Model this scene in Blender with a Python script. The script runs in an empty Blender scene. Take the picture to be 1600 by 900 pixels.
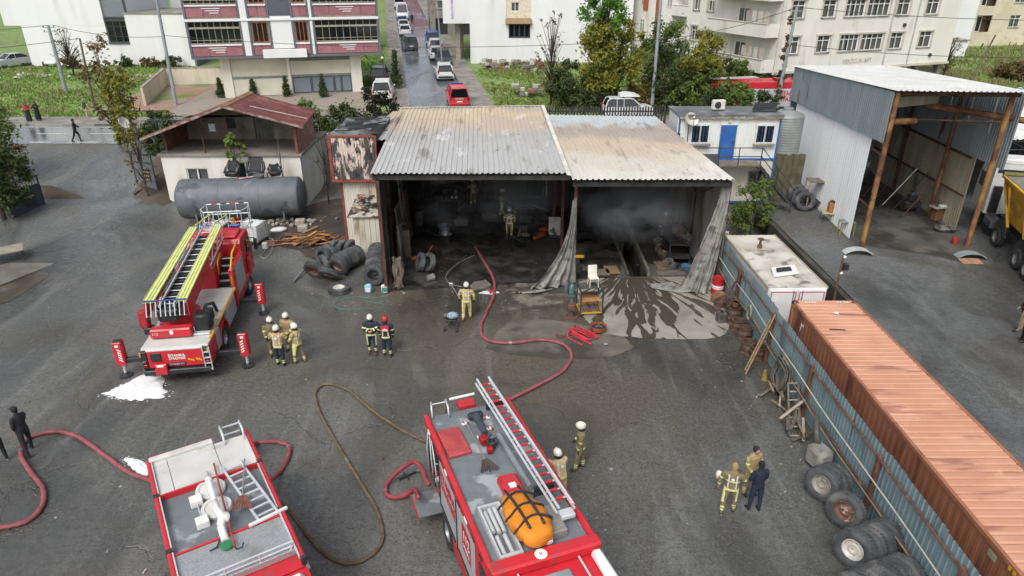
import bpy,math,random
import numpy as np
from mathutils import Vector,Matrix,noise

R = math.radians
S = bpy.context.scene
COL = S.collection
rnd = random.Random(7)

# ------------------------------------------------------------------ camera, sky, sun, exposure
cam_d = bpy.data.cameras.new('camera')
cam_d.sensor_width = 36.0
cam_d.lens = 36.0 * 1067 / 1600
cam_d.clip_end = 3000
cam = bpy.data.objects.new('camera',cam_d)
COL.objects.link(cam)
cam.location = (0,0,14.5)
cam.rotation_euler = (R(90 - 25.4),0,0)
S.camera = cam

SUN_EL,SUN_AZ = R(52),R(200)          # overcast noon light, the brighter part of the sky behind the camera
world = bpy.data.worlds.new('World')
S.world = world
world.use_nodes = True
wn = world.node_tree
wn.nodes.clear()
sky = wn.nodes.new('ShaderNodeTexSky')
sky.sky_type = 'NISHITA'
sky.sun_disc = False
sky.sun_elevation = SUN_EL
sky.sun_rotation = SUN_AZ
sky.air_density = 1.0
sky.dust_density = 4.0
sky.ozone_density = 1.0
hs = wn.nodes.new('ShaderNodeHueSaturation')
hs.inputs['Saturation'].default_value = 0.42
bg = wn.nodes.new('ShaderNodeBackground')
bg.inputs['Strength'].default_value = 0.148
wo = wn.nodes.new('ShaderNodeOutputWorld')
wn.links.new(sky.outputs[0],hs.inputs['Color'])
wn.links.new(hs.outputs[0],bg.inputs['Color'])
wn.links.new(bg.outputs[0],wo.inputs['Surface'])

sun_d = bpy.data.lights.new('sun','SUN')
sun_d.energy = 1.2
sun_d.angle = R(24)
sun_d.color = (1.0,0.995,0.975)
sun = bpy.data.objects.new('sun',sun_d)
COL.objects.link(sun)
sun.rotation_euler = (R(90) - SUN_EL,0,R(180) - SUN_AZ)
S.view_settings.view_transform = 'Standard'
S.view_settings.look = 'None'
S.view_settings.gamma = 1.0
S.view_settings.use_curve_mapping = False
S.view_settings.exposure = 0.38
S.cycles.volume_step_rate = 1.0
S.cycles.use_adaptive_sampling = True
S.cycles.adaptive_threshold = 0.03
S.cycles.max_bounces = 6
S.cycles.diffuse_bounces = 3
S.cycles.transparent_max_bounces = 12

# ------------------------------------------------------------------ mesh building
class MB:
    def __init__(s):
        s.v = [];s.f = [];s.m = [];s.mi = 0;s.T = None
    def add(s,vs,fs):
        o = len(s.v)
        if s.T is not None:
            vs = [tuple(s.T @ Vector(p)) for p in vs]
        s.v.extend([tuple(p) for p in vs])
        s.f.extend([tuple(i + o for i in f) for f in fs])
        s.m.extend([s.mi] * len(fs))
        return s
    def box(s,c,d,bev=0.0,rz=0.0,rot=None):
        x,y,z = d[0] / 2,d[1] / 2,d[2] / 2
        M = Matrix.Translation(c)
        if rot is not None:
            M = M @ rot.to_4x4()
        elif rz:
            M = M @ Matrix.Rotation(rz,4,'Z')
        b = min(bev,x * .9,y * .9,z * .9)
        if b <= 0:
            vs = [(sx * x,sy * y,sz * z) for sx in (-1,1) for sy in (-1,1) for sz in (-1,1)]
            fs = [(0,1,3,2),(4,6,7,5),(0,4,5,1),(2,3,7,6),(0,2,6,4),(1,5,7,3)]
        else:
            vs = [];idx = {}
            for sx in (-1,1):
                for sy in (-1,1):
                    for sz in (-1,1):
                        for ax in range(3):
                            p = [sx * (x - b),sy * (y - b),sz * (z - b)]
                            p[ax] = (sx * x,sy * y,sz * z)[ax]
                            idx[(sx,sy,sz,ax)] = len(vs);vs.append(tuple(p))
            fs = []
            for ax in range(3):
                a,c2 = [(1,2),(2,0),(0,1)][ax]
                for sg in (-1,1):
                    q = []
                    for (i,j) in ((-1,-1),(1,-1),(1,1),(-1,1)):
                        k = [0,0,0];k[ax] = sg;k[a] = i;k[c2] = j
                        q.append(idx[(k[0],k[1],k[2],ax)])
                    fs.append(tuple(q if sg > 0 else q[::-1]))
            for ax in range(3):
                a,c2 = [(1,2),(2,0),(0,1)][ax]
                for i in (-1,1):
                    for j in (-1,1):
                        k0 = [0,0,0];k0[ax] = -1;k0[a] = i;k0[c2] = j
                        k1 = list(k0);k1[ax] = 1
                        q = [idx[(*k0,a)],idx[(*k1,a)],idx[(*k1,c2)],idx[(*k0,c2)]]
                        fs.append(tuple(q if i * j < 0 else q[::-1]))
            for sx in (-1,1):
                for sy in (-1,1):
                    for sz in (-1,1):
                        q = [idx[(sx,sy,sz,k)] for k in range(3)]
                        fs.append(tuple(q if sx * sy * sz > 0 else q[::-1]))
        return s.add([tuple(M @ Vector(p)) for p in vs],fs)
    def b2(s,lo,hi,bev=0.0):
        return s.box([(a + b) / 2 for a,b in zip(lo,hi)],[abs(b - a) for a,b in zip(lo,hi)],bev)
    def tube(s,pts,r,n=8,cap=True,closed=False,ry=None):
        pts = [Vector(p) for p in pts]
        k = len(pts)
        rr = [r] * k if not hasattr(r,'__len__') else list(r)
        r2 = rr if ry is None else ([ry] * k if not hasattr(ry,'__len__') else list(ry))
        tg = []
        for i in range(k):
            a = pts[(i - 1) % k] if (closed or i > 0) else pts[0]
            b = pts[(i + 1) % k] if (closed or i < k - 1) else pts[-1]
            d = (b - a)
            tg.append(d.normalized() if d.length > 1e-9 else Vector((0,0,1)))
        up = Vector((0,0,1)) if abs(tg[0].z) < .9 else Vector((0,1,0))
        u = tg[0].cross(up).normalized()
        vs = []
        for i in range(k):
            u = (u - tg[i] * u.dot(tg[i]))
            u = u.normalized() if u.length > 1e-6 else tg[i].orthogonal().normalized()
            w = tg[i].cross(u)
            for j in range(n):
                a = 2 * math.pi * j / n
                vs.append(tuple(pts[i] + u * (math.cos(a) * rr[i]) + w * (math.sin(a) * r2[i])))
        fs = []
        for i in range(k if closed else k - 1):
            i2 = (i + 1) % k
            for j in range(n):
                j2 = (j + 1) % n
                fs.append((i * n + j,i * n + j2,i2 * n + j2,i2 * n + j))
        if cap and not closed:
            fs.append(tuple(range(n))[::-1]);fs.append(tuple((k - 1) * n + j for j in range(n)))
        return s.add(vs,fs)
    def bar(s,a,b,w,h=None,bev=0.0):
        """square bar from a to b"""
        a,b = Vector(a),Vector(b);h = w if h is None else h
        d = b - a
        q = d.to_track_quat('Y','Z') if abs(d.normalized().z) < .999 else Matrix.Rotation(R(90),3,'X').to_quaternion()
        return s.box((a + b) / 2,(w,d.length,h),bev,rot=q.to_matrix())
    def lathe(s,prof,n=16,M=None,close=False):
        vs = []
        for (r,z) in prof:
            for j in range(n):
                a = 2 * math.pi * j / n
                p = Vector((r * math.cos(a),r * math.sin(a),z))
                vs.append(tuple(M @ p) if M is not None else tuple(p))
        fs = []
        k = len(prof)
        for i in range(k if close else k - 1):
            i2 = (i + 1) % k
            for j in range(n):
                j2 = (j + 1) % n
                fs.append((i * n + j,i * n + j2,i2 * n + j2,i2 * n + j))
        if not close:
            if prof[0][0] > 1e-6: fs.append(tuple(range(n))[::-1])
            if prof[-1][0] > 1e-6: fs.append(tuple((k - 1) * n + j for j in range(n)))
        return s.add(vs,fs)
    def ell(s,c,r,n=12,k=8,rot=None):
        M = Matrix.Translation(c)
        if rot is not None: M = M @ rot.to_4x4()
        M = M @ Matrix.Diagonal((r[0],r[1],r[2],1))
        return s.lathe([(math.sin(math.pi * i / k) + 1e-7,-math.cos(math.pi * i / k)) for i in range(k + 1)],n,M)
    def prism(s,poly,a,b,ax='z'):
        """extrude a 2D polygon; ax = extrusion axis. y: poly=(x,z), x: poly=(y,z), z: poly=(x,y)"""
        f = {'z': lambda p,t: (p[0],p[1],t),'y': lambda p,t: (p[0],t,p[1]),'x': lambda p,t: (t,p[0],p[1])}[ax]
        n = len(poly)
        area = sum(poly[i][0] * poly[(i + 1) % n][1] - poly[(i + 1) % n][0] * poly[i][1] for i in range(n))
        if (area < 0) != (ax == 'y'): poly = poly[::-1]
        if a > b: a,b = b,a
        vs = [f(p,a) for p in poly] + [f(p,b) for p in poly]
        fs = [tuple(range(n))[::-1],tuple(range(n,2 * n))]
        for i in range(n):
            j = (i + 1) % n
            fs.append((i,j,n + j,n + i))
        return s.add(vs,fs)
    def quad(s,a,b,c,d):
        return s.add([a,b,c,d],[(0,1,2,3)])
    def slab(s,a,b,c,d,t):
        """quad a b c d thickened by t against its normal"""
        a,b,c,d = map(Vector,(a,b,c,d))
        n = (b - a).cross(d - a).normalized() * t
        return s.add([a,b,c,d,a - n,b - n,c - n,d - n],
                     [(0,1,2,3),(7,6,5,4),(0,4,5,1),(1,5,6,2),(2,6,7,3),(3,7,4,0)])
    def corr(s,o,u,w,n,amp,wave=0.18,t=0.0,sq=0.35,segs=1,jit=0.0,nrm=None):
        """corrugated sheet: o origin, u across the waves, w along them, n normal"""
        o,u,w = Vector(o),Vector(u),Vector(w)
        nn = Vector(n).normalized()
        L = u.length;k = max(1,round(L / wave));du = u / k
        prof = []
        for i in range(k):
            prof += [(i,0),(i + .5 - sq * .5 - .07,0),(i + .5 - sq * .5 + .07,1),(i + .5 + sq * .5 - .07,1),(i + .5 + sq * .5 + .07,0)]
        prof.append((k,0))
        vs = []
        for q in range(segs + 1):
            for (p,h) in prof:
                e = nn * (h * amp)
                if jit: e = e + nn * rnd.uniform(-jit,jit)
                vs.append(tuple(o + du * p + w * (q / segs) + e))
        m = len(prof)
        fs = [(q * m + i,q * m + i + 1,(q + 1) * m + i + 1,(q + 1) * m + i) for q in range(segs) for i in range(m - 1)]
        return s.add(vs,fs)
    def mesh(s,name,smooth=False):
        me = bpy.data.meshes.new(name)
        me.from_pydata(s.v,[],s.f)
        if any(s.m): me.polygons.foreach_set('material_index',s.m)
        if smooth:
            me.polygons.foreach_set('use_smooth',[True] * len(s.f))
            if smooth is not True: me.set_sharp_from_angle(angle=R(smooth))
        me.update()
        return me
    def build(s,name,mats,parent=None,smooth=False,loc=None,rot=None):
        me = s.mesh(name,smooth)
        if not isinstance(mats,(list,tuple)): mats = [mats]
        for m in mats: me.materials.append(m)
        return inst(name,me,parent,loc,rot)

def inst(name,me,parent=None,loc=None,rot=None,scale=None):
    o = bpy.data.objects.new(name,me)
    COL.objects.link(o)
    if parent is not None: o.parent = parent
    if loc is not None: o.location = loc
    if rot is not None: o.rotation_euler = rot
    if scale is not None: o.scale = scale
    return o

def tag(o,label=None,cat=None,group=None,kind=None):
    if label: o['label'] = label
    if cat: o['category'] = cat
    if group: o['group'] = group
    if kind: o['kind'] = kind
    return o

def top(name,label,cat,loc=(0,0,0),rz=0.0,group=None):
    o = bpy.data.objects.new(name,None)
    COL.objects.link(o)
    o.empty_display_size = .2
    o.location = loc
    o.rotation_euler = (0,0,rz)
    return tag(o,label,cat,group)

def copy_tree(o,parent=None):
    c = o.copy();COL.objects.link(c)
    if parent is not None: c.parent = parent
    for ch in list(o.children): copy_tree(ch,c)
    return c

def text(name,body,size,mat,parent,loc,rot,ext=.004,sx=1.0,bold=0.0,align='CENTER',shear=0):
    cu = bpy.data.curves.new(name,'FONT')
    cu.body = body;cu.size = size;cu.extrude = ext;cu.align_x = align;cu.align_y = 'CENTER'
    cu.offset = bold;cu.resolution_u = 2;cu.shear = shear
    t = bpy.data.objects.new(name,cu);COL.objects.link(t)
    dg = bpy.context.evaluated_depsgraph_get()
    me = bpy.data.meshes.new_from_object(t.evaluated_get(dg))
    bpy.data.objects.remove(t);bpy.data.curves.remove(cu)
    me.materials.clear();me.materials.append(mat)
    o = inst(name,me,parent,loc,rot)
    o.scale = (sx,1,1)
    return o

def lerp(a,b,t): return tuple(x + (y - x) * t for x,y in zip(a,b))
def sstep(a,b,x):
    t = min(1,max(0,(x - a) / (b - a)));return t * t * (3 - 2 * t)
def catmull(pts,k=8):
    P = [Vector(p) for p in pts];out = []
    for i in range(len(P) - 1):
        p0 = P[max(0,i - 1)];p1 = P[i];p2 = P[i + 1];p3 = P[min(len(P) - 1,i + 2)]
        for j in range(k):
            t = j / k
            out.append(.5 * ((2 * p1) + (p2 - p0) * t + (2 * p0 - 5 * p1 + 4 * p2 - p3) * t * t + (3 * p1 - p0 - 3 * p2 + p3) * t ** 3))
    out.append(P[-1]);return out

# ------------------------------------------------------------------ materials
def C(h):
    c = [int(h[i:i + 2],16) / 255 for i in (0,2,4)]
    return tuple(x / 12.92 if x <= .04045 else ((x + .055) / 1.055) ** 2.4 for x in c) + (1,)

class NT:
    def __init__(s,name):
        s.mat = bpy.data.materials.new(name);s.mat.use_nodes = True
        s.t = s.mat.node_tree;s.b = s.t.nodes['Principled BSDF']
        s._pos = None
    def n(s,ty,**kw):
        x = s.t.nodes.new(ty)
        for k,v in kw.items(): setattr(x,k,v)
        return x
    def l(s,a,b): s.t.links.new(a,b)
    def pos(s,sc=(1,1,1)):
        if s._pos is None: s._pos = s.n('ShaderNodeNewGeometry').outputs['Position']
        if sc == (1,1,1): return s._pos
        m = s.n('ShaderNodeVectorMath',operation='MULTIPLY')
        s.l(s._pos,m.inputs[0]);m.inputs[1].default_value = sc
        return m.outputs[0]
    def noise(s,scale,detail=4,sc=(1,1,1),dist=0,rough=.55,off=None):
        x = s.n('ShaderNodeTexNoise');x.inputs['Scale'].default_value = scale
        x.inputs['Detail'].default_value = detail;x.inputs['Distortion'].default_value = dist
        x.inputs['Roughness'].default_value = rough
        v = s.pos(sc)
        if off:
            m = s.n('ShaderNodeVectorMath',operation='ADD');s.l(v,m.inputs[0]);m.inputs[1].default_value = off;v = m.outputs[0]
        s.l(v,x.inputs['Vector'])
        return x.outputs['Fac']
    def ramp(s,fac,a,b,lo=0.0,hi=1.0):
        x = s.n('ShaderNodeMapRange',interpolation_type='SMOOTHSTEP')
        s.l(fac,x.inputs['Value'])
        for i,v in zip((1,2,3,4),(a,b,lo,hi)): x.inputs[i].default_value = v
        return x.outputs[0]
    def mix(s,fac,a,b):
        x = s.n('ShaderNodeMix',data_type='RGBA')
        if isinstance(fac,(int,float)): x.inputs[0].default_value = fac
        else: s.l(fac,x.inputs[0])
        for i,v in ((6,a),(7,b)):
            if isinstance(v,tuple): x.inputs[i].default_value = v
            else: s.l(v,x.inputs[i])
        return x.outputs[2]
    def math(s,op,a,b=None):
        x = s.n('ShaderNodeMath',operation=op)
        for i,v in enumerate((a,b)):
            if v is None: continue
            if isinstance(v,(int,float)): x.inputs[i].default_value = v
            else: s.l(v,x.inputs[i])
        return x.outputs[0]
    def bump(s,h,strength=.3,dist=.02):
        x = s.n('ShaderNodeBump');x.inputs['Strength'].default_value = strength;x.inputs['Distance'].default_value = dist
        s.l(h,x.inputs['Height']);s.l(x.outputs[0],s.b.inputs['Normal'])
    def set(s,k,v):
        if isinstance(v,(int,float,tuple)): s.b.inputs[k].default_value = v
        else: s.l(v,s.b.inputs[k])

_pm = {}
def pm(c1,c2=None,sc=3.0,rough=.6,metal=0.0,bump=0.0,bsc=40.0,stain=None,ssc=1.2,samt=(.55,.75),st=(1,1,1),rr=.12,spec=None,var=0.0,name=None,coat=0.0):
    """general surface: base colour with broad tonal drift, optional stains, streaks and fine relief"""
    key = (c1,c2,sc,rough,metal,bump,bsc,stain,ssc,samt,st,rr,spec,var,coat)
    if key in _pm: return _pm[key]
    q = NT(name or 'surface_' + c1)
    a = C(c1)
    b = C(c2) if c2 else tuple(min(1,x * .8) for x in a[:3]) + (1,)
    n1 = q.noise(sc,5,st)
    col = q.mix(q.ramp(n1,.35,.65),a,b)
    if stain:
        n2 = q.noise(ssc,6,st,off=(13,7,3))
        col = q.mix(q.ramp(n2,samt[0],samt[1]),col,C(stain))
    if var:
        oi = q.n('ShaderNodeObjectInfo')
        h = q.n('ShaderNodeHueSaturation');q.l(col,h.inputs['Color'])
        q.l(q.ramp(oi.outputs['Random'],0,1,1 - var,1 + var),h.inputs['Value'])
        col = h.outputs[0]
    q.set('Base Color',col)
    q.set('Roughness',q.ramp(n1,.3,.7,max(.05,rough - rr),min(1,rough + rr)))
    q.set('Metallic',metal)
    if coat: q.set('Coat Weight',coat);q.set('Coat Roughness',.12)
    if spec is not None: q.set('Specular IOR Level',spec)
    if bump: q.bump(q.noise(bsc,3),bump,.01)
    _pm[key] = q.mat
    return q.mat

def glass(c='1a2024',rough=.08):
    key = ('glass',c,rough)
    if key in _pm: return _pm[key]
    q = NT('window_glass');q.set('Base Color',C(c));q.set('Roughness',rough);q.set('Specular IOR Level',.8)
    _pm[key] = q.mat
    return q.mat
# ------------------------------------------------------------------ setting: ground, yards, roads
ROAD_Z = 2.2
def hz(x,y):
    """height of the land: yard at 0, ramp and bank up to the road at 2.2, street climbing beyond"""
    if y > 57.6: return ROAD_Z + .042 * (min(y,260) - 57.6)
    ramp = sstep(36,51,y)
    bank = sstep(46.8,51.0,y)
    k = sstep(-24,-21,x)
    return ROAD_Z * (ramp * (1 - k) + bank * k)
def hr(x,y):
    return 1.0 + 1.2 * sstep(45,51,y)
def street_x(y): return -6.65 - .17 * (y - 64.6)

def sheet(name,xs,ys,zf,mat,lift=0.0,skip=None,kind='structure',smooth=True):
    b = MB()
    vs = [(x,y,zf(x,y) + lift) for y in ys for x in xs]
    n = len(xs)
    fs = [(j * n + i,j * n + i + 1,(j + 1) * n + i + 1,(j + 1) * n + i)
          for j in range(len(ys) - 1) for i in range(n - 1)
          if not (skip and skip((xs[i] + xs[i + 1]) / 2,(ys[j] + ys[j + 1]) / 2))]
    b.add(vs,fs)
    return tag(b.build(name,mat,smooth=smooth),kind=kind)
def fr(a,b,st):
    k = max(1,round(abs(b - a) / st));return [a + (b - a) * i / k for i in range(k + 1)]

# --- materials of the ground
def m_yard(name,dark,mid,light,brown,wet=.5,sc=1.0,r0=.5,r1=.78,spots=()):
    q = NT(name)
    big = q.noise(.09 * sc,4,off=(3,1,0),dist=.6)
    med = q.noise(.5 * sc,6,(1,.6,1),dist=.8)
    fine = q.noise(5.5,8,rough=.78)
    grit = q.noise(45,2)
    c = q.mix(q.ramp(med,.3,.7),C(dark),C(mid))
    c = q.mix(q.math('MULTIPLY',q.ramp(big,.42,.68),.75),c,C(light))
    bz = q.noise(.16,3,off=(40,12,0),dist=.5)
    c = q.mix(q.math('MULTIPLY',q.ramp(bz,.47,.62),.8),c,C(brown))
    for (sx,sy,sr,sa,col) in spots:      # mud, soot, patched asphalt; the pale left lane also has wet sky sheen painted in
        d = q.n('ShaderNodeVectorMath',operation='DISTANCE');q.l(q.pos((1,1,0)),d.inputs[0]);d.inputs[1].default_value = (sx,sy,0)
        k = q.math('ADD',d.outputs['Value'],q.math('MULTIPLY',q.math('SUBTRACT',med,.5),sr * 1.6))
        c = q.mix(q.math('MULTIPLY',q.ramp(k,sr * 1.15,sr * .55),sa),c,C(col))
    # wheel tracks and scuffs
    tr = q.noise(.9,5,(1.0,.12,1),dist=1.5,off=(5,2,0))
    c = q.mix(q.math('MULTIPLY',q.ramp(tr,.54,.66),.45),c,C(light))
    tr2 = q.noise(2.2,4,(.18,1.0,1),dist=2.2,off=(15,7,0))
    c = q.mix(q.math('MULTIPLY',q.ramp(tr2,.56,.66),.4),c,C(dark))
    c = q.mix(q.math('MULTIPLY',q.ramp(fine,.47,.66),.6),c,C('343533'))
    c = q.mix(q.math('MULTIPLY',q.ramp(fine,.46,.3),.5),c,C('83837f'))
    g2 = q.noise(15,4,rough=.8,off=(2,9,4))
    c = q.mix(q.math('MULTIPLY',q.ramp(g2,.5,.62),.5),c,C('2f302f'))
    c = q.mix(q.math('MULTIPLY',q.ramp(g2,.46,.34),.45),c,C('95958f'))
    sp = q.n('ShaderNodeTexVoronoi');sp.inputs['Scale'].default_value = 5.5;q.l(q.pos(),sp.inputs['Vector'])
    c = q.mix(q.math('MULTIPLY',q.ramp(sp.outputs['Distance'],.10,.05),q.ramp(grit,.5,.62)),c,C('8d8a82'))
    ve = q.n('ShaderNodeTexVoronoi',feature='DISTANCE_TO_EDGE');ve.inputs['Scale'].default_value = .23
    dv = q.n('ShaderNodeVectorMath',operation='ADD');q.l(q.pos(),dv.inputs[0])
    nn = q.n('ShaderNodeTexNoise');nn.inputs['Scale'].default_value = .8;nn.inputs['Detail'].default_value = 6;q.l(q.pos(),nn.inputs['Vector'])
    sc_ = q.n('ShaderNodeVectorMath',operation='SCALE');sc_.inputs['Scale'].default_value = 2.2;q.l(nn.outputs['Color'],sc_.inputs[0])
    q.l(sc_.outputs[0],dv.inputs[1]);q.l(dv.outputs[0],ve.inputs['Vector'])
    crack = q.math('MULTIPLY',q.ramp(ve.outputs['Distance'],.012,.003),q.ramp(q.noise(.3,3,off=(9,9,9)),.5,.6))
    c = q.mix(q.math('MULTIPLY',crack,.13),c,C('2a2927'))
    wetm = q.ramp(q.noise(.22,5,(1,.7,1),dist=.9,off=(21,4,0)),.5 - .1 * wet,.66 - .1 * wet)
    c = q.mix(q.math('MULTIPLY',wetm,.35),c,C('2b2a28'))
    q.set('Base Color',c)
    rg = q.math('SUBTRACT',q.ramp(fine,.3,.7,r0,r1),q.math('MULTIPLY',wetm,.36))
    q.set('Roughness',rg)
    q.set('Specular IOR Level',.55)
    hgt = q.math('ADD',q.math('MULTIPLY',fine,.6),q.math('MULTIPLY',grit,.35))
    hgt = q.math('SUBTRACT',hgt,q.math('MULTIPLY',crack,.8))
    q.bump(hgt,.8 if r0 > .4 else .25,.03)
    return q.mat
M_YARD = m_yard('yard_asphalt','52534f','62635f','757571','5b564c',.7,spots=((.5,25,6.5,.85,'544a3b'),(6.5,22.5,4.5,.8,'45413a'),(-4.5,27.5,4,.7,'5a5041'),(3,20,4,.55,'5c5548'),(-5,24,5,.4,'6f6d66'),(-22,38,8,.55,'646869'),(-25,46,6,.6,'767b7d'),(-25,29,6,.6,'4b4d4c'),(-11,20,6,.35,'4a4946'),(-1,31,4.5,.7,'37332d')))
M_RYARD = m_yard('worn_asphalt','4a4c4b','5c5e5d','727473','54524c',.4)
M_ROAD = m_yard('wet_road','62676a','70757a','8a9096','6a6e72',.9,1.0,.2,.34)

def m_ground():
    q = NT('grassy_earth')
    n = q.noise(.28,6,dist=.5);f = q.noise(3,6)
    c = q.mix(q.ramp(f,.35,.65),C('687d45'),C('7c8c55'))
    c = q.mix(q.ramp(n,.55,.72),c,C('6f674f'))
    c = q.mix(q.math('MULTIPLY',q.ramp(q.noise(1.1,5,off=(4,4,0)),.55,.7),.6),c,C('3c5523'))
    q.set('Base Color',c);q.set('Roughness',.95);q.bump(f,.6,.08)
    return q.mat
M_GROUND = m_ground()
M_PAVE = pm('8b8781','77726c',.7,.75,bump=.3,bsc=8,stain='5d5852',ssc=.5,samt=(.5,.7))
M_KERB = pm('97948d','7c7972',1.5,.8,stain='55524d',samt=(.55,.7))
M_CONC = pm('9a958b','7f7a71',.9,.8,bump=.3,bsc=15,stain='5a554d',ssc=.6,samt=(.5,.7))
M_DIRT = pm('4c443a','5b5145',.8,.95,bump=.6,bsc=9,stain='39332c',ssc=.5,samt=(.5,.7))
M_PAINT = pm('d3d3cf','b7b7b2',3,.6,stain='8a8a88',ssc=4,samt=(.55,.7))
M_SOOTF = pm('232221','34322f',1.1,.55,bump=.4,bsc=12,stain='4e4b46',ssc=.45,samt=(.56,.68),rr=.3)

xs = [-900,-400,-200,-120] + fr(-90,90,5) + [120,200,400,900]
ys = [-60,-20,0] + fr(10,66,2) + fr(70,260,5) + [320,500,1200]
def zg(x,y):
    z = hz(x,y) - .1
    if -8 < x < 12.5 and 26 < y < 46: z -= 4
    if -47 < x < 15.7 and y < 51.5: z -= 1.2
    if x > 14.5 and y < 51: z = min(z,.2)
    return z
sheet('ground',xs,ys,zg,M_GROUND)

PIT = (6.05,6.95,31.9,42.3)
xs = fr(-46,-24,2) + fr(-23,PIT[0],1.0) + [PIT[1]] + fr(7.5,15.6,.9)
ys = fr(2,PIT[2],1.0) + [PIT[3]] + fr(43,51.4,.6)
yard = sheet('yard',xs,ys,hz,M_YARD,0.0,skip=lambda x,y: (PIT[0] < x < PIT[1] and PIT[2] < y < PIT[3]))
# right-hand yard: a metre higher, held by a dark retaining wall
xs = fr(15.2,70,2.5);ys = fr(-5,44,4) + fr(45,51.4,.8)
sheet('raised_yard',xs,ys,hr,M_RYARD)
rw = top('retaining_wall','dark concrete retaining wall along the raised yard beside the box body','wall',(15.05,33,0))
M_RW = pm('3a3733','4c4842',1.2,.9,bump=.5,bsc=14,stain='24221f',ssc=.8,samt=(.45,.65),st=(1,1,.2))
for i in range(9):
    b = MB().b2((-.15,-17 + i * 2.8 + .01,-.3),(.145,-17 + (i + 1) * 2.8 - .02,.985 + rnd.uniform(-.02,.015)),.02);b.build('panel',M_RW,rw)

# main road, pavement, street climbing behind
sheet('road',fr(-120,140,4),[51.3,53.4,55.5,57.6],lambda x,y: ROAD_Z,M_ROAD,.012)
ys = fr(57.6,175,2.5)
b = MB();vs = [];fs = []
for y in ys:
    w = 2.85 + (2.5 * sstep(62,57.6,y) if y < 62 else 0)
    vs += [(street_x(y) + t * w,y,hz(0,y) + .016) for t in (-1,-.33,.33,1)]
for j in range(len(ys) - 1):
    fs += [(j * 4 + i,j * 4 + i + 1,j * 4 + 5 + i,j * 4 + 4 + i) for i in range(3)]
b.add(vs,fs);tag(b.build('side_street',M_ROAD,smooth=True),kind='structure')

def strip(name,pts_l,pts_r,zf,h,mat,kind='structure'):
    """raised strip between two polylines"""
    b = MB();n = len(pts_l)
    vs = []
    for (a,c) in zip(pts_l,pts_r):
        vs += [(a[0],a[1],zf(*a) + h),(c[0],c[1],zf(*c) + h),(a[0],a[1],zf(*a) - .3),(c[0],c[1],zf(*c) - .3)]
    fs = []
    for i in range(n - 1):
        k = i * 4
        fs += [(k,k + 1,k + 5,k + 4),(k,k + 4,k + 6,k + 2),(k + 1,k + 3,k + 7,k + 5)]
    fs += [(0,2,3,1),(n * 4 - 4,n * 4 - 3,n * 4 - 1,n * 4 - 2)]
    b.add(vs,fs);return tag(b.build(name,mat),kind=kind)
for (x0,x1,nm) in ((-120,-12.2,'pavement'),(1.2,140,'pavement')):
    X = fr(x0,x1,6)
    strip(nm,[(x,60.2) for x in X],[(x,57.85) for x in X],lambda x,y: ROAD_Z + .042 * (y - 57.6),.14,M_PAVE)
    strip('kerb',[(x,57.85) for x in X],[(x,57.62) for x in X],lambda x,y: ROAD_Z,.15,M_KERB)
Yl = fr(61,172,4)
strip('pavement',[(street_x(y) + 2.95,y) for y in Yl],[(street_x(y) + 5.0,y) for y in Yl],hz,.13,M_PAVE)
strip('kerb',[(street_x(y) + 2.8,y) for y in Yl],[(street_x(y) + 2.95,y) for y in Yl],hz,.14,M_KERB)
strip('pavement',[(street_x(y) - 4.6,y) for y in Yl],[(street_x(y) - 2.95,y) for y in Yl],hz,.12,M_PAVE)
strip('kerb',[(street_x(y) - 2.95,y) for y in Yl],[(street_x(y) - 2.8,y) for y in Yl],hz,.13,M_KERB)
# painted markings on the road
b = MB()
for i in range(22):
    x = -80 + i * 4.2
    b.b2((x,54.6,ROAD_Z + .012),(x + 2.3,54.73,ROAD_Z + .017))
for i in range(26):
    x = -80 + i * 3.6
    b.b2((x,51.75,ROAD_Z + .012),(x + 1.6,51.9,ROAD_Z + .017))
b.b2((-120,57.1,ROAD_Z + .012),(-12,57.22,ROAD_Z + .017));b.b2((5,57.1,ROAD_Z + .012),(140,57.22,ROAD_Z + .017))
tag(b.build('road_marking',M_PAINT),kind='structure')

# dirt verge at the left of the yard, driveway in front of the shutters, garden gravel
def blob(name,pts,zf,lift,mat,k=6,kind='structure',jit=.0):
    P = catmull([(*p,0) for p in pts] + [(*pts[0],0)],k)[:-1]
    P = [(p.x + rnd.uniform(-jit,jit),p.y + rnd.uniform(-jit,jit)) for p in P]
    cx = sum(p[0] for p in P) / len(P);cy = sum(p[1] for p in P) / len(P)
    b = MB();n = len(P);rings = 4
    vs = [(cx,cy,zf(cx,cy) + lift)]
    for r in range(1,rings + 1):
        for p in P:
            x = cx + (p[0] - cx) * r / rings;y = cy + (p[1] - cy) * r / rings
            vs.append((x,y,zf(x,y) + lift))
    fs = [(0,1 + i,1 + (i + 1) % n) for i in range(n)]
    for r in range(rings - 1):
        for i in range(n):
            a = 1 + r * n;j = (i + 1) % n
            fs.append((a + i,a + n + i,a + n + j,a + j))
    b.add(vs,fs);return tag(b.build(name,mat,smooth=True),kind=kind)
blob('dirt_verge',[(-46,24),(-27,26),(-23.6,33),(-24.8,38.5),(-27.5,42),(-33,44),(-46,42)],hz,.02,M_DIRT,jit=.25)
blob('dirt_verge',[(-13.4,36.2),(-8.8,34.2),(-8.2,44),(-12.5,44.5),(-14.6,40)],hz,.018,pm('312c27','403a33',1,.95,bump=.6,bsc=9,stain='4a4037',ssc=.9,samt=(.55,.65)),jit=.2)
blob('dirt_verge',[(-24.6,42.5),(-22.6,42),(-22.4,50),(-24.5,50.5),(-25.6,47)],hz,.02,M_DIRT,jit=.2)
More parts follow.
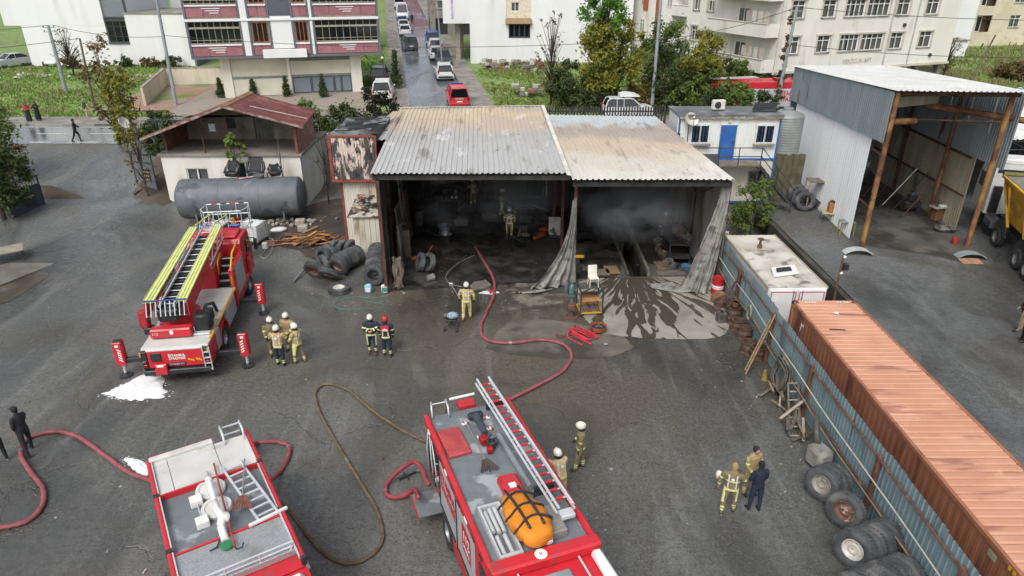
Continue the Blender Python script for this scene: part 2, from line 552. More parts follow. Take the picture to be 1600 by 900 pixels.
sheet('paved_forecourt',fr(-31,-13.2,2),fr(61,74,1.5),hz,pm('938479','8a857c',.9,.85,stain='6f7a55',ssc=.8,samt=(.55,.68)),.03)
sheet('gravel_garden',fr(-37.5,-30.8,1.5),fr(63,76,1.5),hz,pm('8a8175','93705c',.5,.95,bump=.5,bsc=10,stain='5f7a3d',ssc=.35,samt=(.5,.6)),.025)

# concrete apron with the water that ran out of the pit
def m_apron():
    q = NT('wet_concrete_apron')
    n = q.noise(.8,6,dist=.4);f = q.noise(14,5)
    c = q.mix(q.ramp(n,.3,.7),C('98948a'),C('88837a'))
    c = q.mix(q.math('MULTIPLY',q.ramp(q.noise(.35,4,off=(8,3,0)),.5,.64),.7),c,C('6d685d'))
    sx = q.n('ShaderNodeSeparateXYZ');q.l(q.pos(),sx.inputs[0])
    # streams spread from the pit mouth towards the yard: angle about the mouth picks the rivulet
    dx = q.math('SUBTRACT',sx.outputs[0],6.3);dy = q.math('SUBTRACT',33.2,sx.outputs[1])
    ang = q.math('DIVIDE',dx,dy)
    cb = q.n('ShaderNodeCombineXYZ');q.l(q.math('MULTIPLY',ang,7.5),cb.inputs[0]);q.l(q.math('MULTIPLY',dy,.36),cb.inputs[1])
    t = q.n('ShaderNodeTexNoise');t.inputs['Scale'].default_value = 1.5;t.inputs['Detail'].default_value = 5;t.inputs['Distortion'].default_value = .8;t.inputs['Roughness'].default_value = .52
    q.l(cb.outputs[0],t.inputs['Vector'])
    # threshold tightens with distance from the mouth and towards the sides
    th = q.math('ADD',q.math('MULTIPLY',dy,.034),q.math('MULTIPLY',q.math('ABSOLUTE',q.math('ADD',ang,.02)),.22))
    wet = q.ramp(q.math('SUBTRACT',t.outputs['Fac'],q.math('ADD',th,.255)),-.012,.02)
    c = q.mix(wet,c,C('4a453b'))
    q.set('Base Color',c);q.set('Roughness',q.ramp(wet,0,1,.8,.2));q.bump(f,.3,.01)
    return q.mat
blob('concrete_apron',[(3.7,25.9),(6.0,25.45),(8.6,25.5),(9.6,26.6),(9.9,29),(9.9,31.6),(7.05,31.75),(5.9,31.7),(3.4,31.2),(3.2,28)],hz,.022,m_apron(),6,jit=.03)
blob('concrete_patch',[(-.6,28.0),(2.2,28.7),(3.0,30.6),(1.2,31.6),(-.1,30.5)],hz,.012,pm('7d776c','6a645a',1.2,.8,bump=.3,stain='403c35',ssc=.8,samt=(.42,.58)),jit=.12)
blob('concrete_patch',[(-1.2,24.6),(2.4,23.8),(4.9,24.6),(4.2,26.4),(.8,27.2),(-.4,26.6)],hz,.008,pm('6c675d','5b564d',.9,.75,bump=.3,stain='3f3b34',ssc=.5,samt=(.42,.6)),jit=.12)
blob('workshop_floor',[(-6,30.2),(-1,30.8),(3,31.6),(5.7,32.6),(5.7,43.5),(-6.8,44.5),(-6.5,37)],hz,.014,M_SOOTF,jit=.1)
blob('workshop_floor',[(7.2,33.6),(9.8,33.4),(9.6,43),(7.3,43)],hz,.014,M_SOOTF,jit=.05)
b = MB()      # pit lining, open at the top
x0,x1,y0,y1 = PIT
b.quad((x0,y0,0),(x0,y1,0),(x0,y1,-1.5),(x0,y0,-1.5));b.quad((x1,y1,0.0),(x1,y0,0.0),(x1,y0,-1.5),(x1,y1,-1.5))
b.quad((x1,y0,0),(x0,y0,0),(x0,y0,-1.5),(x1,y0,-1.5));b.quad((x0,y1,0),(x1,y1,0),(x1,y1,-1.5),(x0,y1,-1.5));b.quad((x0,y0,-1.5),(x0,y1,-1.5),(x1,y1,-1.5),(x1,y0,-1.5))
tag(b.build('inspection_pit',pm('5e5b52','45423b',.9,.8,stain='2a2824',ssc=.7,samt=(.45,.6))),kind='structure')
# loose litter and grit scattered over the yard
b = MB();g = random.Random(3)
for i in range(900):
    if g.random() < .5:
        x,y = g.uniform(-26,9.5),g.uniform(11,40)
    else:
        c = g.choice([(-8,28,3,1.5),(-5,29.6,2.5,1),(9.4,23,1.2,4),(-13,37.5,2.5,1.5),(0,30,4,2),(9.5,18,1,4),(-25,33,2.5,4)])
        x,y = g.gauss(c[0],c[2]),g.gauss(c[1],c[3])
    if x > 9.7 or y > 40 and x > -24: continue
    s = g.uniform(.012,.04) * (2 if g.random() < .08 else 1)
    b.mi = g.choice([0,0,0,1,1,2])
    b.box((x,y,hz(x,y) + s * .25),(s * g.uniform(.8,2.2),s * g.uniform(.7,1.5),s * .6),rz=g.uniform(0,3))
tag(b.build('litter',[pm('6f6b64','55524c'),pm('a9a59c','8d8981'),pm('7b6650','5d4a38')]),'small stones and litter scattered over the yard','litter',kind='stuff')
# ------------------------------------------------------------------ houses behind
def wall_open(b,x0,x1,z0,z1,ops,y=0.0,depth=.18):
    """wall face in the xz plane at y facing -y, with real openings and reveals"""
    X = sorted({x0,x1,*[v for o in ops for v in (o[0],o[1])]});Z = sorted({z0,z1,*[v for o in ops for v in (o[2],o[3])]})
    for i in range(len(X) - 1):
        for j in range(len(Z) - 1):
            cx,cz = (X[i] + X[i + 1]) / 2,(Z[j] + Z[j + 1]) / 2
            if any(o[0] < cx < o[1] and o[2] < cz < o[3] for o in ops): continue
            b.quad((X[i],y,Z[j]),(X[i + 1],y,Z[j]),(X[i + 1],y,Z[j + 1]),(X[i],y,Z[j + 1]))
    for (a,c,e,f) in ops:
        d = y + depth
        b.quad((a,y,e),(a,y,f),(a,d,f),(a,d,e));b.quad((c,y,f),(c,y,e),(c,d,e),(c,d,f))
        b.quad((a,y,f),(c,y,f),(c,d,f),(a,d,f));b.quad((c,y,e),(a,y,e),(a,d,e),(c,d,e))

M_WFR = pm('e4e4e0','d2d2cd',2,.45)
def m_pane():
    q = NT('clear_pane');q.set('Base Color',C('2c3438'));q.set('Roughness',.06);t = q.n('ShaderNodeBsdfTransparent');m = q.n('ShaderNodeMixShader');m.inputs[0].default_value = .62
    q.l(q.b.outputs[0],m.inputs[1]);q.l(t.outputs[0],m.inputs[2]);q.l(m.outputs[0],q.t.nodes['Material Output'].inputs['Surface']);return q.mat
M_GL = m_pane();M_GLD = glass('12171b')
M_CURT = pm('d3d1ca','c0bdb4',6,.9,st=(6,6,.3))
_win = {}
def window(parent,x0,x1,z0,z1,y,n=2,tr=.3,frm=None,gl=None,curtain=True,sill=True,surround=None,face=0.0,T=None,t=.07):
    """window part: frame mesh with pane, curtain, sill sub-parts; face -y"""
    frm = frm or M_WFR;gl = gl or M_GL
    w,h = x1 - x0,z1 - z0
    key = (t,round(w,2),round(h,2),n,tr,frm.name,gl.name,curtain,sill,surround.name if surround else None)
    if key not in _win:
        f = MB()
        for (a,c,e,g) in ((0,t,0,h),(w - t,w,0,h),(t,w - t,0,t),(t,w - t,h - t,h)): f.b2((a,-.03,e),(c,.05,g))
        for i in range(1,n):
            xx = w * i / n;f.b2((xx - .04,-.025,t),(xx + .04,.045,h - t))
        if tr: 
            zz = h * (1 - tr)
            for i in range(n): f.b2((w * i / n + (.04 if i else t),-.02,zz - .035),(w * (i + 1) / n - (.04 if i < n - 1 else t),.04,zz + .035))
        p = MB().b2((t * .5,.015,t * .5),(w - t * .5,.022,h - t * .5))
        cu = None
        if curtain:
            cu = MB();k = max(6,int(w / .12));
            for (a,c) in ((.06,w * .44),(w * .58,w - .06)):
                pts = [(a + (c - a) * i / k,.10 + .025 * (i % 2)) for i in range(k + 1)]
                cu.add([(x_,y_,z_) for z_ in (.08,h - .06) for (x_,y_) in pts],[(i,i + 1,k + 2 + i,k + 1 + i) for i in range(k)])
        si = MB().b2((-.08,-.2,-.09),(w + .08,-.001,0)) if sill else None
        su = None
        if surround:
            su = MB()
            su.b2((-.2,-.225,h),(w + .2,-.12,h + .14));su.b2((-.15,-.19,-.005),(-.005,-.121,h));su.b2((w + .005,-.19,-.005),(w + .15,-.121,h))
        _win[key] = (f.mesh('window'),p.mesh('pane'),cu and cu.mesh('curtain'),si and si.mesh('sill'),su and su.mesh('surround'))
        for me,mt in zip(_win[key],(frm,gl,M_CURT,M_CONC,surround)):
            if me: me.materials.append(mt)
    mf,mp,mc,ms,mu = _win[key]
    loc = Vector((x0,y,z0));rot = (0,0,face)
    if T is not None: loc = T @ loc
    o = inst('window',mf,parent,loc,rot)
    inst('pane',mp,o)
    if mc: inst('curtain',mc,o)
    if ms: inst('sill',ms,o)
    if mu: inst('surround',mu,o)
    return o

# --- maroon-panelled apartment house with shutters
M_MAR = pm('9c6a70','905f66',1.2,.55,var=.06)
M_CREAM = pm('dcd8cc','d0cbbd',.8,.7,stain='bdb7a8',ssc=.6,samt=(.6,.75),st=(1,1,.3))
M_GREYF = pm('686c74','5c6068',1,.5)
M_SHUT = pm('cfcbb9','c3bfac',.5,.55)
M_WHITEW = pm('dfe0df','d9dad9',.35,.8,bump=.2,bsc=3,stain='c6c7c4',ssc=.55,samt=(.53,.78),st=(1,1,.12))
mh = top('apartment_house','apartment house with dusty maroon panels, glazed balconies and cream roller shutters','building',(-29.3,67.9,2.62),R(13.5))
b = MB()
b.b2((1.5,.05,-.6),(14.5,9,3.8));b.build('ground_floor',M_CREAM,mh)
b = MB()
for (a,c) in ((1.4,2.3),(7.45,7.75),(13.55,14.6)): MB().b2((a,-.12,-.4),(c,.04,3.8),.02).build('pilaster',M_CREAM,mh)
def shutter(x0,x1,z0,z1):
    b = MB();z = z0;
    while z < z1 - .02:
        b.b2((x0,-.02,z),(x1,.03,min(z + .098,z1)),.012);z += .1
    return b.build('shutter',M_SHUT,mh)
shutter(2.35,7.4,.15,1.75);shutter(2.35,7.4,1.98,3.6);shutter(7.85,13.5,2.02,3.3)
b = MB();b.b2((2.32,-.05,1.75),(7.42,.045,1.97));b.b2((7.8,-.05,1.8),(13.52,.045,2.0));b.b2((7.8,-.06,3.3),(13.52,.045,3.6));b.b2((2.32,-.05,-.1),(7.42,.045,.14));b.build('shutter_rail',pm('7a7f7c','6a6f6c'),mh)
for i,(a,c) in enumerate(((7.85,9.6),(9.65,11.8),(11.85,12.5),(12.55,13.5))):
    window(mh,a,c,.25,1.8,-.03,1,0,pm('2c3236','353b40'),glass('6f7a82',.1),curtain=False,sill=False)
b = MB().b2((1.3,-.9,-.6),(14.8,.0,-.02),.02);b.build('plinth',pm('5c6163','6b6f70'),mh)
# upper floors
UF = -1.2
b = MB();b.b2((-.8,UF,3.82),(16.6,9,4.02));b.b2((-.7,UF + .25,4.02),(16.5,9,14.0));b.build('upper_wall',M_CREAM,mh)
b = MB()
for (a,c) in ((-.82,-.62),(3.85,4.0),(4.62,4.8),(6.4,6.58),(8.5,8.68),(10.0,10.15),(10.42,10.58),(16.42,16.62)):
    b.b2((a,UF - .04,4.02),(c,UF + .26,14))
b.b2((-.82,UF - .05,3.8),(16.62,UF + .26,4.02))
b.build('grey_trim',M_GREYF,mh)
b = MB()
for (a,c) in ((4.02,4.6),(10.17,10.4)): b.b2((a,UF - .02,4.03),(c,UF + .24,14))
b.b2((6.6,UF + .02,4.6),(8.48,UF + .24,14));b.build('white_column',M_WHITEW,mh)
for lev in (0,3.42):
    for (a,c,n,big) in ((-.6,3.83,3,1),(4.82,6.38,2,0),(8.7,9.98,2,0),(10.6,16.4,4,1)):
        w = (c - a) / n
        for i in range(n):
            b = MB().b2((a + i * w + .012,UF + .02,4.05 + lev),(a + (i + 1) * w - .012,UF + .2,4.95 + lev),.01);b.build('panel',M_MAR,mh)
        b = MB().b2((a,UF - .08,4.96 + lev),(c,UF + .24,5.1 + lev));b.build('ledge',M_WHITEW,mh)
        if big:
            m = (a + c) / 2
            for k,ww in enumerate((1.6,1.2,.8)):
                b = MB().b2((m - ww / 2 + .1 * k,UF - .03,4.75 - k * .2 + lev),(m + ww / 2 + .1 * k,UF + .018,4.82 - k * .2 + lev));b.build('white_bar',M_WHITEW,mh)
            g = MB()     # balcony railing
            for zz in (5.2,5.45): g.b2((a,UF - .05,zz + lev),(c,UF - .02,zz + .035 + lev))
            for i in range(int((c - a) / .8) + 1): g.b2((a + i * .8,UF - .045,5.1 + lev),(a + i * .8 + .03,UF - .025,5.2 + lev))
            g.build('railing',pm('b9b3a0','a49e8c',rough=.4),mh)
            n2 = 8 if n == 3 else 9
            ww = (c - a) / n2
            for i in range(n2):
                window(mh,a + i * ww,a + (i + 1) * ww,5.12 + lev,6.45 + lev,UF + .16,1,0,pm('a39e8e','8f8a7c',rough=.4),M_GLD,curtain=False,sill=False,t=.022)
                window(mh,a + i * ww,a + (i + 1) * ww,6.58 + lev,7.05 + lev,UF + .16,1,0,pm('a39e8e','8f8a7c',rough=.4),M_GLD,curtain=False,sill=False,t=.022)
            b = MB().b2((a,UF + .02,6.45 + lev),(c,UF + .24,6.58 + lev));b.build('transom',pm('a49f8d','8f8a7a'),mh)
        else:
            window(mh,a + .1,c - .1,5.2 + lev,6.95 + lev,UF + .12,3,0,pm('9a5b2c','84491f',6,.5),M_GLD,curtain=(a > 8),sill=False)
    b = MB().b2((-.8,UF - .1,7.08 + lev),(16.6,UF + .24,7.3 + lev),.02);b.build('cornice',M_WHITEW,mh)
b = MB().b2((6.6,UF + .0,7.5),(8.48,UF + .018,11));b.build('louvre',pm('4e525a','5b5f67',14,.5,st=(.1,.1,4)),mh)
b = MB().b2((5.6,UF - .35,3.78),(9.6,UF - .06,4.55),.02);b.build('sign_box',M_WHITEW,mh)
# upright lamp of rubbish under the overhang at its right side is left to the cars standing there

# --- big blank white house at the left
wh = top('white_house','blank white rendered house with one dark glazed bay, left of the maroon-panelled one','building',(-57.9,86,2.9))
b = MB();b.b2((0,0,-1),(9.9,12,5.0));b.b2((-1.95,-.02,5.0),(9.9,12,14));b.b2((9.9,.9,-1),(12.4,12,14));b.b2((9.9,0,-1),(12.4,.9,3.1));b.build('wall',M_WHITEW,wh)
b = MB();b.b2((12.4,.0,-1),(19.7,10,6.3));b.build('wing',M_WHITEW,wh)
b = MB();b.b2((12.3,-.1,6.3),(19.8,10,6.42));b.build('coping',M_CONC,wh)
b = MB();b.b2((19.7,-.02,-1),(19.95,10,6.2));b.build('grey_corner',M_GREYF,wh)
for i in range(3): window(wh,9.95 + i * .8,10.75 + i * .8,3.15,5.5,.3,1,.25,pm('3c4246','2f3539'),M_GLD,curtain=False,sill=False)
b = MB();b.b2((9.9,-.15,3.0),(12.4,.3,3.12));b.b2((9.92,-.1,5.9),(12.38,.2,6.0));
for i in range(11): b.b2((9.95 + i * .24,-.08,5.55),(9.98 + i * .24,-.05,5.9))
b.build('railing',pm('55595c','44484b'),wh)
b = MB().b2((9.88,.25,5.5),(12.42,.85,9));b.build('grille',pm('7c8286','6c7276',10,st=(.2,.2,3)),wh)
# --- unfinished block and blue-grey one behind it
ub = top('brick_block','unfinished block with bare orange brick infill behind the blank white house','building',(-48,104,3.8))
b = MB();b.b2((0,0,-1),(3.5,10,11));b.build('wall',M_WHITEW,ub)
b = MB();b.b2((3.5,-.5,-1),(6.6,10,11));b.build('blue_wall',pm('6f7c88','66727e'),ub)
b = MB();b.b2((6.6,0,-1),(13,10,5.9));b.b2((6.6,-.2,7.0),(13,10,7.3));b.build('concrete_frame',M_CONC,ub)
bm = pm('b2745a','a2664d',8,.9)
for i in range(9):
    for j in range(2):
        b = MB().b2((6.65 + i * .7,.1,5.92 + j * .52),(7.33 + i * .7,.4,6.42 + j * .52),.02);b.build('brick',bm,ub)
# --- white house right of the street
ch = top('white_house','tall plain white house with beige window bay, right of the side street','building',(-5.1,88,3.3))
b = MB();b.b2((0,0,-1),(19.6,14,4.7));b.b2((-3.2,.02,4.7),(4.4,14,14));b.b2((7.4,.0,4.7),(19.6,14,14));b.b2((4.4,.9,4.7),(7.4,14,14));b.build('wall',M_WHITEW,ch)
wall_open(b := MB(),4.4,7.4,5.3,14,[(5.0,5.95,6.05,7.05)],.12);b.b2((4.4,.12,5.25),(7.4,.9,5.3));b.build('beige_bay',pm('d8cdb8','cdc1aa',stain='b5a992'),ch)
window(ch,5.0,5.95,6.05,7.05,.22,2,0,curtain=True,sill=False)
b = MB();b.slab((4.3,-.5,4.7),(7.5,-.5,4.7),(7.5,.1,5.3),(4.3,.1,5.3),.08);b.build('awning',pm('8a7452','7a6546',6),ch)
b = MB();b.b2((4.7,-.06,3.1),(7.3,-.01,4.65));b.build('bay_frame',pm('2b2f33','33373b'),ch)
for i in range(4): window(ch,4.78 + i * .62,5.36 + i * .62,3.18,4.58,-.1,1,0,pm('34393d','3d4246'),M_GLD,curtain=False,sill=False)
b = MB()
for i in range(3): b.b2((-1.9 + i * .02,1.2 + i * 3,-1),(-1.3,1.7 + i * 3,4.7))
b.build('column',pm('a09a8d','8d877a',stain='6a655a'),ch)
b = MB();b.b2((-3.26,2,6),(-3.19,4.5,9));b.build('side_window',M_GLD,ch)
b = MB();b.b2((-2.2,-.06,5.3),(-1.95,.0,7.4));b.build('banner',pm('7a5aa6','d8d4dc',2.2),ch)
# --- cream apartment block at the right
ap = top('apartment_block','cream apartment block with many white windows and corner balconies behind the tall shed','building',(24.3,65,2.3),R(20.6))
M_AP = pm('dedcd4','d5d2c9',.5,.75,stain='b8b2a3',ssc=.5,samt=(.58,.75),st=(1,1,.25))
M_APT = pm('c7c2b4','b7b1a2',.8,.75)
rows = (4.75,7.78,10.8)
cols = [(.5,1.95,2),(4.0,5.5,2),(6.65,8.95,4),(9.25,11.95,4),(12.85,14.45,2),(16.55,18.2,2)]
ops = [(a,c,z,z + 1.5) for (a,c,n) in cols for z in rows]
b = MB();wall_open(b,0,21.2,3.2,16,ops);b.quad((21.2,0,3.2),(21.2,12,3.2),(21.2,12,16),(21.2,0,16));b.quad((0,0,3.2),(0,12,3.2),(21.2,12,3.2),(21.2,0,3.2))
b.build('front_wall',M_AP,ap)
b = MB().b2((0,.5,3.25),(21,.6,15.9));b.build('room_back',pm('4a4843','3f3d39'),ap)
for (a,c,n) in cols:
    for z in rows: window(ap,a,c,z,z + 1.5,.12,n,.3,surround=M_APT)
b = MB();b.b2((-.1,-.12,3.05),(21.3,.3,3.28));b.build('floor_slab',M_APT,ap)
b = MB()
for xx in (12.5,15.6): b.tube([(xx,-.1,2.6),(xx,-.1,16)],.06,8)
b.build('drainpipe',pm('b5b5b0','a2a29d'),ap)
for (xx,zz) in ((14.2,6.9),(18.5,4.0)):
    b = MB().tube([(xx,-.02,zz),(xx,-.18,zz)],.17,10);b.build('vent',pm('4c4a46','3b3935'),ap)
text('name_relief','YENİGÜN APT',.55,M_APT,ap,(9.2,-.06,3.85),(R(90),0,0),.01)
b = MB()
for xx in (1.5,6.5,12.0,17.5,20.6): b.b2((xx,.4,-.6),(xx + .6,1.0,3.05))
b.b2((0,6,-.6),(21,6.2,3.05));b.build('ground_floor_column',pm('8d887c','7a7569',stain='5b564c'),ap)
for i in range(5):
    b = MB();x0 = .2 + i * 4.2;b.b2((x0,.65,-.4),(x0 + 3.4,.75,2.7));b.build('garage_shutter',pm('6d6a63','5c5952',8,st=(.1,.1,5)),ap)
# left face running back, built in a frame turned by a quarter (local x of the face -> building y)
TF = Matrix.Rotation(R(90),4,'Z')       # face local (s,0,z): s back along the wall from the corner is -x
def LF(s,d,z): return (d,s,z)         # d<0 is out of the wall
lrows = (4.75,7.78,10.8)
lops = [(10.6,11.7),(13.1,14.2)]
b = MB()
Xs = [0,9.0,10.6,11.7,13.1,14.2,15.2,18.4,24,27]
for i in range(len(Xs) - 1):
    a,c = Xs[i],Xs[i + 1]
    if (a,c) in lops:
        z = 2.9
        for r in lrows: b.quad((0,c,z),(0,a,z),(0,a,r),(0,c,r));z = r + 1.5
        b.quad((0,c,z),(0,a,z),(0,a,16),(0,c,16))
    elif (a,c) == (15.2,18.4):
        for (q,w) in ((2.9,5.0),(7.0,8.1),(10.0,11.1),(13,16)): b.quad((0,c,q),(0,a,q),(0,a,w),(0,c,w))
        b.b2((.02,a,2.9),(1.6,a + .1,16));b.b2((1.5,a,2.9),(1.6,c,16));b.b2((.02,c - .1,2.9),(1.6,c,16));[b.b2((.0,a,z),(1.5,c,z + .1)) for z in (4.95,8.0,11.0)]
    else: b.quad((0,c,2.9),(0,a,2.9),(0,a,16),(0,c,16))
b.build('left_wall',M_AP,ap)
for (a,c) in lops:
    for z in lrows: window(ap,0,c - a,z,z + 1.5,0,2,.3,surround=M_APT,face=R(-90),T=Matrix.Translation((.12,c,0)) @ Matrix.Identity(4))
for z in (19.4,25):
    for zz in lrows[:2]: window(ap,0,1.1,zz,zz + 1.5,0,2,.3,face=R(-90),sill=False,T=Matrix.Translation((-.02,z,0)))
b = MB().b2((.03,20.8,2.9),(-.1,21.6,9.5));b.b2((-.1,23.4,7.2),(.03,24.4,9));b.build('red_panel',pm('a0543c','8e4631'),ap)
for k,z0 in enumerate((3.1,6.15,9.2)):     # corner balconies
    b = MB();b.b2((-1.5,.6,z0),(.0,9.4,z0 + .2),.01)
    b.b2((-1.5,.6,z0 + .2),(-1.36,9.4,z0 + 1.15),.01);b.b2((-1.36,.6,z0 + .2),(0,.74,z0 + 1.15),.01);b.b2((-1.36,9.26,z0 + .2),(0,9.4,z0 + 1.15),.01)
    b.build('balcony',M_AP,ap)
    b = MB();b.b2((-1.56,.55,z0 + 1.15),(-1.3,9.45,z0 + 1.22),.01);b.build('balcony_coping',M_APT,ap)
    if k < 2:
        window(ap,0,1.6,z0 + .25,z0 + 2.3,0,2,0,face=R(-90),sill=False,curtain=True,T=Matrix.Translation((-.03,6.5,0)))
        for s in range(4):
            b = MB();ww = .5 + .3 * rnd.random();yy = 1.2 + s * .85
            b.box((-1.1,yy,z0 + 1.7),(.03,ww,.9),rz=R(90) * 0);b.build('laundry',pm(rnd.choice(['a09a90','c9c4ba','8a8378','b8aea0']),None,3,.9),ap)
    b = MB();b.b2((-1.3,9.5,z0 + .1),(-1.2,9.6,z0 + .2));
# --- far houses at the right edge and across the top of the street
M_YW = pm('cfc7b2','c2b99f',.5,.8,stain='b0a47d')
fh = top('white_house','plain white gable wall of the far house at the upper right','building',(52.5,98,4.2),R(8))
b = MB().b2((0,0,-2),(10.5,9,14));b.build('wall',M_WHITEW,fh)
b = MB().b2((-3.2,1.2,-2),(0,9,14));b.build('side_wall',M_YW,fh)
window(fh,-2.5,-.9,3.0,4.6,1.05,3,.3,pm('55595c','44484b'),M_GLD,curtain=False);b = MB();b.slab((-3,.3,4.9),(-.3,.3,4.9),(-.3,1.2,5.3),(-3,1.2,5.3),.07);b.build('awning',pm('6f8f80','5f7f70'),fh)
fy = top('cream_house','cream far house with brown balconies at the upper right edge','building',(64,102,4.6),R(8))
b = MB();wall_open(b,0,18,-2,14,[(.8,3.2,1.2,3.4),(.8,3.2,4.6,6.8),(6,7.6,1.8,3.4),(6,7.6,5,6.6)]);b.build('wall',M_YW,fy)
b = MB().b2((0,1.2,-2),(18,9,14));b.build('room_back',pm('6b5a45','5a4a38'),fy)
for z in (1.8,5): window(fy,6,7.6,z,z + 1.6,.1,2,.3)
for z in (1.2,4.6): window(fy,.9,2.4,z,z + 2,.9,2,0,curtain=False)
lw = top('garden_shed','small white flat-roofed hut with a dark tarpaulin on the far right slope','hut',(53,92,3.9),R(8))
b = MB().b2((0,0,-1),(5.6,3,1.7));b.build('wall',M_WHITEW,lw);b = MB().b2((-.2,-.2,1.7),(5.8,3.2,1.82));b.build('roof',M_CONC,lw)
b = MB();b.b2((-6.5,1,-1),(-.1,1.3,1.3));b.build('tarpaulin',pm('33363a','44474b',4,.5,bump=.5,bsc=4),lw)
st = top('pink_house','dark pink low house closing off the top of the side street','building',(-32,176,hz(0,176)))
wall_open(b := MB(),0,26,-2,9,[(2 + i * 4,3.6 + i * 4,1.5,3.2) for i in range(6)]);b.build('wall',pm('8e5f66','7c5159',.5,.8),st)
b = MB().b2((0,1,-2),(26,9,9));b.build('room_back',pm('39383a','2e2d2f'),st)
for i in range(6): window(st,2 + i * 4,3.6 + i * 4,1.5,3.2,.1,2,0,curtain=False)
sb = top('blue_house','narrow strip of a blue rendered house beyond the maroon-panelled one','building',(-27.5,92,3.9),R(10))
b = MB().b2((0,0,-1),(6.6,14,12));b.build('wall',pm('5f82ac','557699',.5,.8),sb)
for z in (1,4.2,7.4): window(sb,4.2,5.6,z,z + 1.5,-.06,2,.3)
sg = top('grey_house','grey shuttered house at the far right of the side street','building',(-9.5,112,4.4),R(8))
wall_open(b := MB(),-3,14,-1,12,[(-2.2,-.4,.2,2.6),(1,3.5,.2,2.4),(-2,0,4,5.6),(2,4,4,5.6)]);b.quad((-3,12,-1),(-3,0,-1),(-3,0,12),(-3,12,12));b.build('wall',pm('8c8880','7c7870',.6,.8,stain='5d5a53'),sg)
b = MB().b2((-2.8,.5,-1),(14,9,12));b.build('room_back',pm('2b2c2e','38393b'),sg)
for x in (-2,2): window(sg,x,x + 2,4,5.6,.1,2,.3)
b = MB();b.box((-3.05,3,1.2),(.1,3,2.4));b.build('shutter',pm('45494c','53575a',8,st=(.2,.2,4)),sg)
# garden wall of the maroon house
gw = top('garden_wall','low cream garden wall beside the maroon-panelled house','wall',(-34.2,64.8,2.4))
for (p,q) in (((0,0),(-2.3,9.6)),((-2.2,9.7),(4.4,10.6))):
    a = Vector((*p,0));c = Vector((*q,0));n = 4
    for i in range(n):
        u = a.lerp(c,i / n);w = a.lerp(c,(i + 1) / n - .002);z = .042 * u.y
        b = MB();b.bar((u.x,u.y,z + .75),(w.x,w.y,z + .75 + .042 * (w.y - u.y)),.22,2.0);b.build('wall_panel',pm('cfc7b6','c2b9a7',.6,.85,stain='9f9786',ssc=.8,samt=(.5,.7),st=(1,1,.3)),gw)
        b = MB();b.bar((u.x,u.y,z + 1.79),(w.x,w.y,z + 1.79 + .042 * (w.y - u.y)),.3,.07);b.build('coping',M_CONC,gw)
# ------------------------------------------------------------------ burnt workshop
def zone_roof(name,stops,spots=.0):
    """sheet metal whose scorch and ash bands run across the roof (colour belongs to the metal)"""
    q = NT(name)
    sx = q.n('ShaderNodeSeparateXYZ');q.l(q.pos(),sx.inputs[0])
    n = q.noise(.35,6,(1,.8,1),dist=.4);n2 = q.noise(1.6,6,(1,.25,1))
    yy = q.math('ADD',sx.outputs[1],q.math('MULTIPLY',q.math('SUBTRACT',n,.5),9.0))
    c = C(stops[0][1])
    for (y,col) in stops[1:]: c = q.mix(q.ramp(yy,y - 1.0,y + 1.0),c,C(col))
    c = q.mix(q.math('MULTIPLY',q.ramp(n2,.56,.72),.65),c,C('6f655b'))
    n3 = q.noise(.7,5,(1.4,.5,1),off=(17,3,2),dist=.6)
    c = q.mix(q.math('MULTIPLY',q.ramp(n3,.6,.7),.6),c,C('dedad4'))
    if spots:
        n4 = q.noise(2.2,4,(1.5,.7,1),off=(31,8,0))
        c = q.mix(q.ramp(n4,.74 - spots,.77 - spots),c,C('2b2622'))
    q.set('Base Color',c);q.set('Roughness',.62);q.set('Metallic',.15)
    q.bump(q.noise(6,4),.15,.01)
    return q.mat
M_ROOFL = zone_roof('scorched_zinc_left',[(28,'b3b3b0'),(36,'aeaca8'),(39,'bcae9a'),(43,'c6b698'),(45,'b3aa9c')],.06)
M_ROOFR = zone_roof('scorched_zinc_right',[(28,'d0cdc5'),(31.2,'c9c2b5'),(34,'c2b39f'),(37.5,'a99d92'),(40,'b9bec0')],.05)
M_POST = pm('5a3a2c','43302a',3,.8,stain='2a2420',ssc=2)
M_SOOTW = pm('3b3a38','2a2928',1.2,.8,stain='6a6863',ssc=.8,samt=(.58,.7),st=(1,1,.3),metal=.1)
M_GWALL = pm('8b8a85','737069',1,.6,stain='33312e',ssc=.6,samt=(.5,.68),st=(1,1,.25),metal=.2)
M_BEAM = pm('3d3d3c','2f2e2d',2,.7)

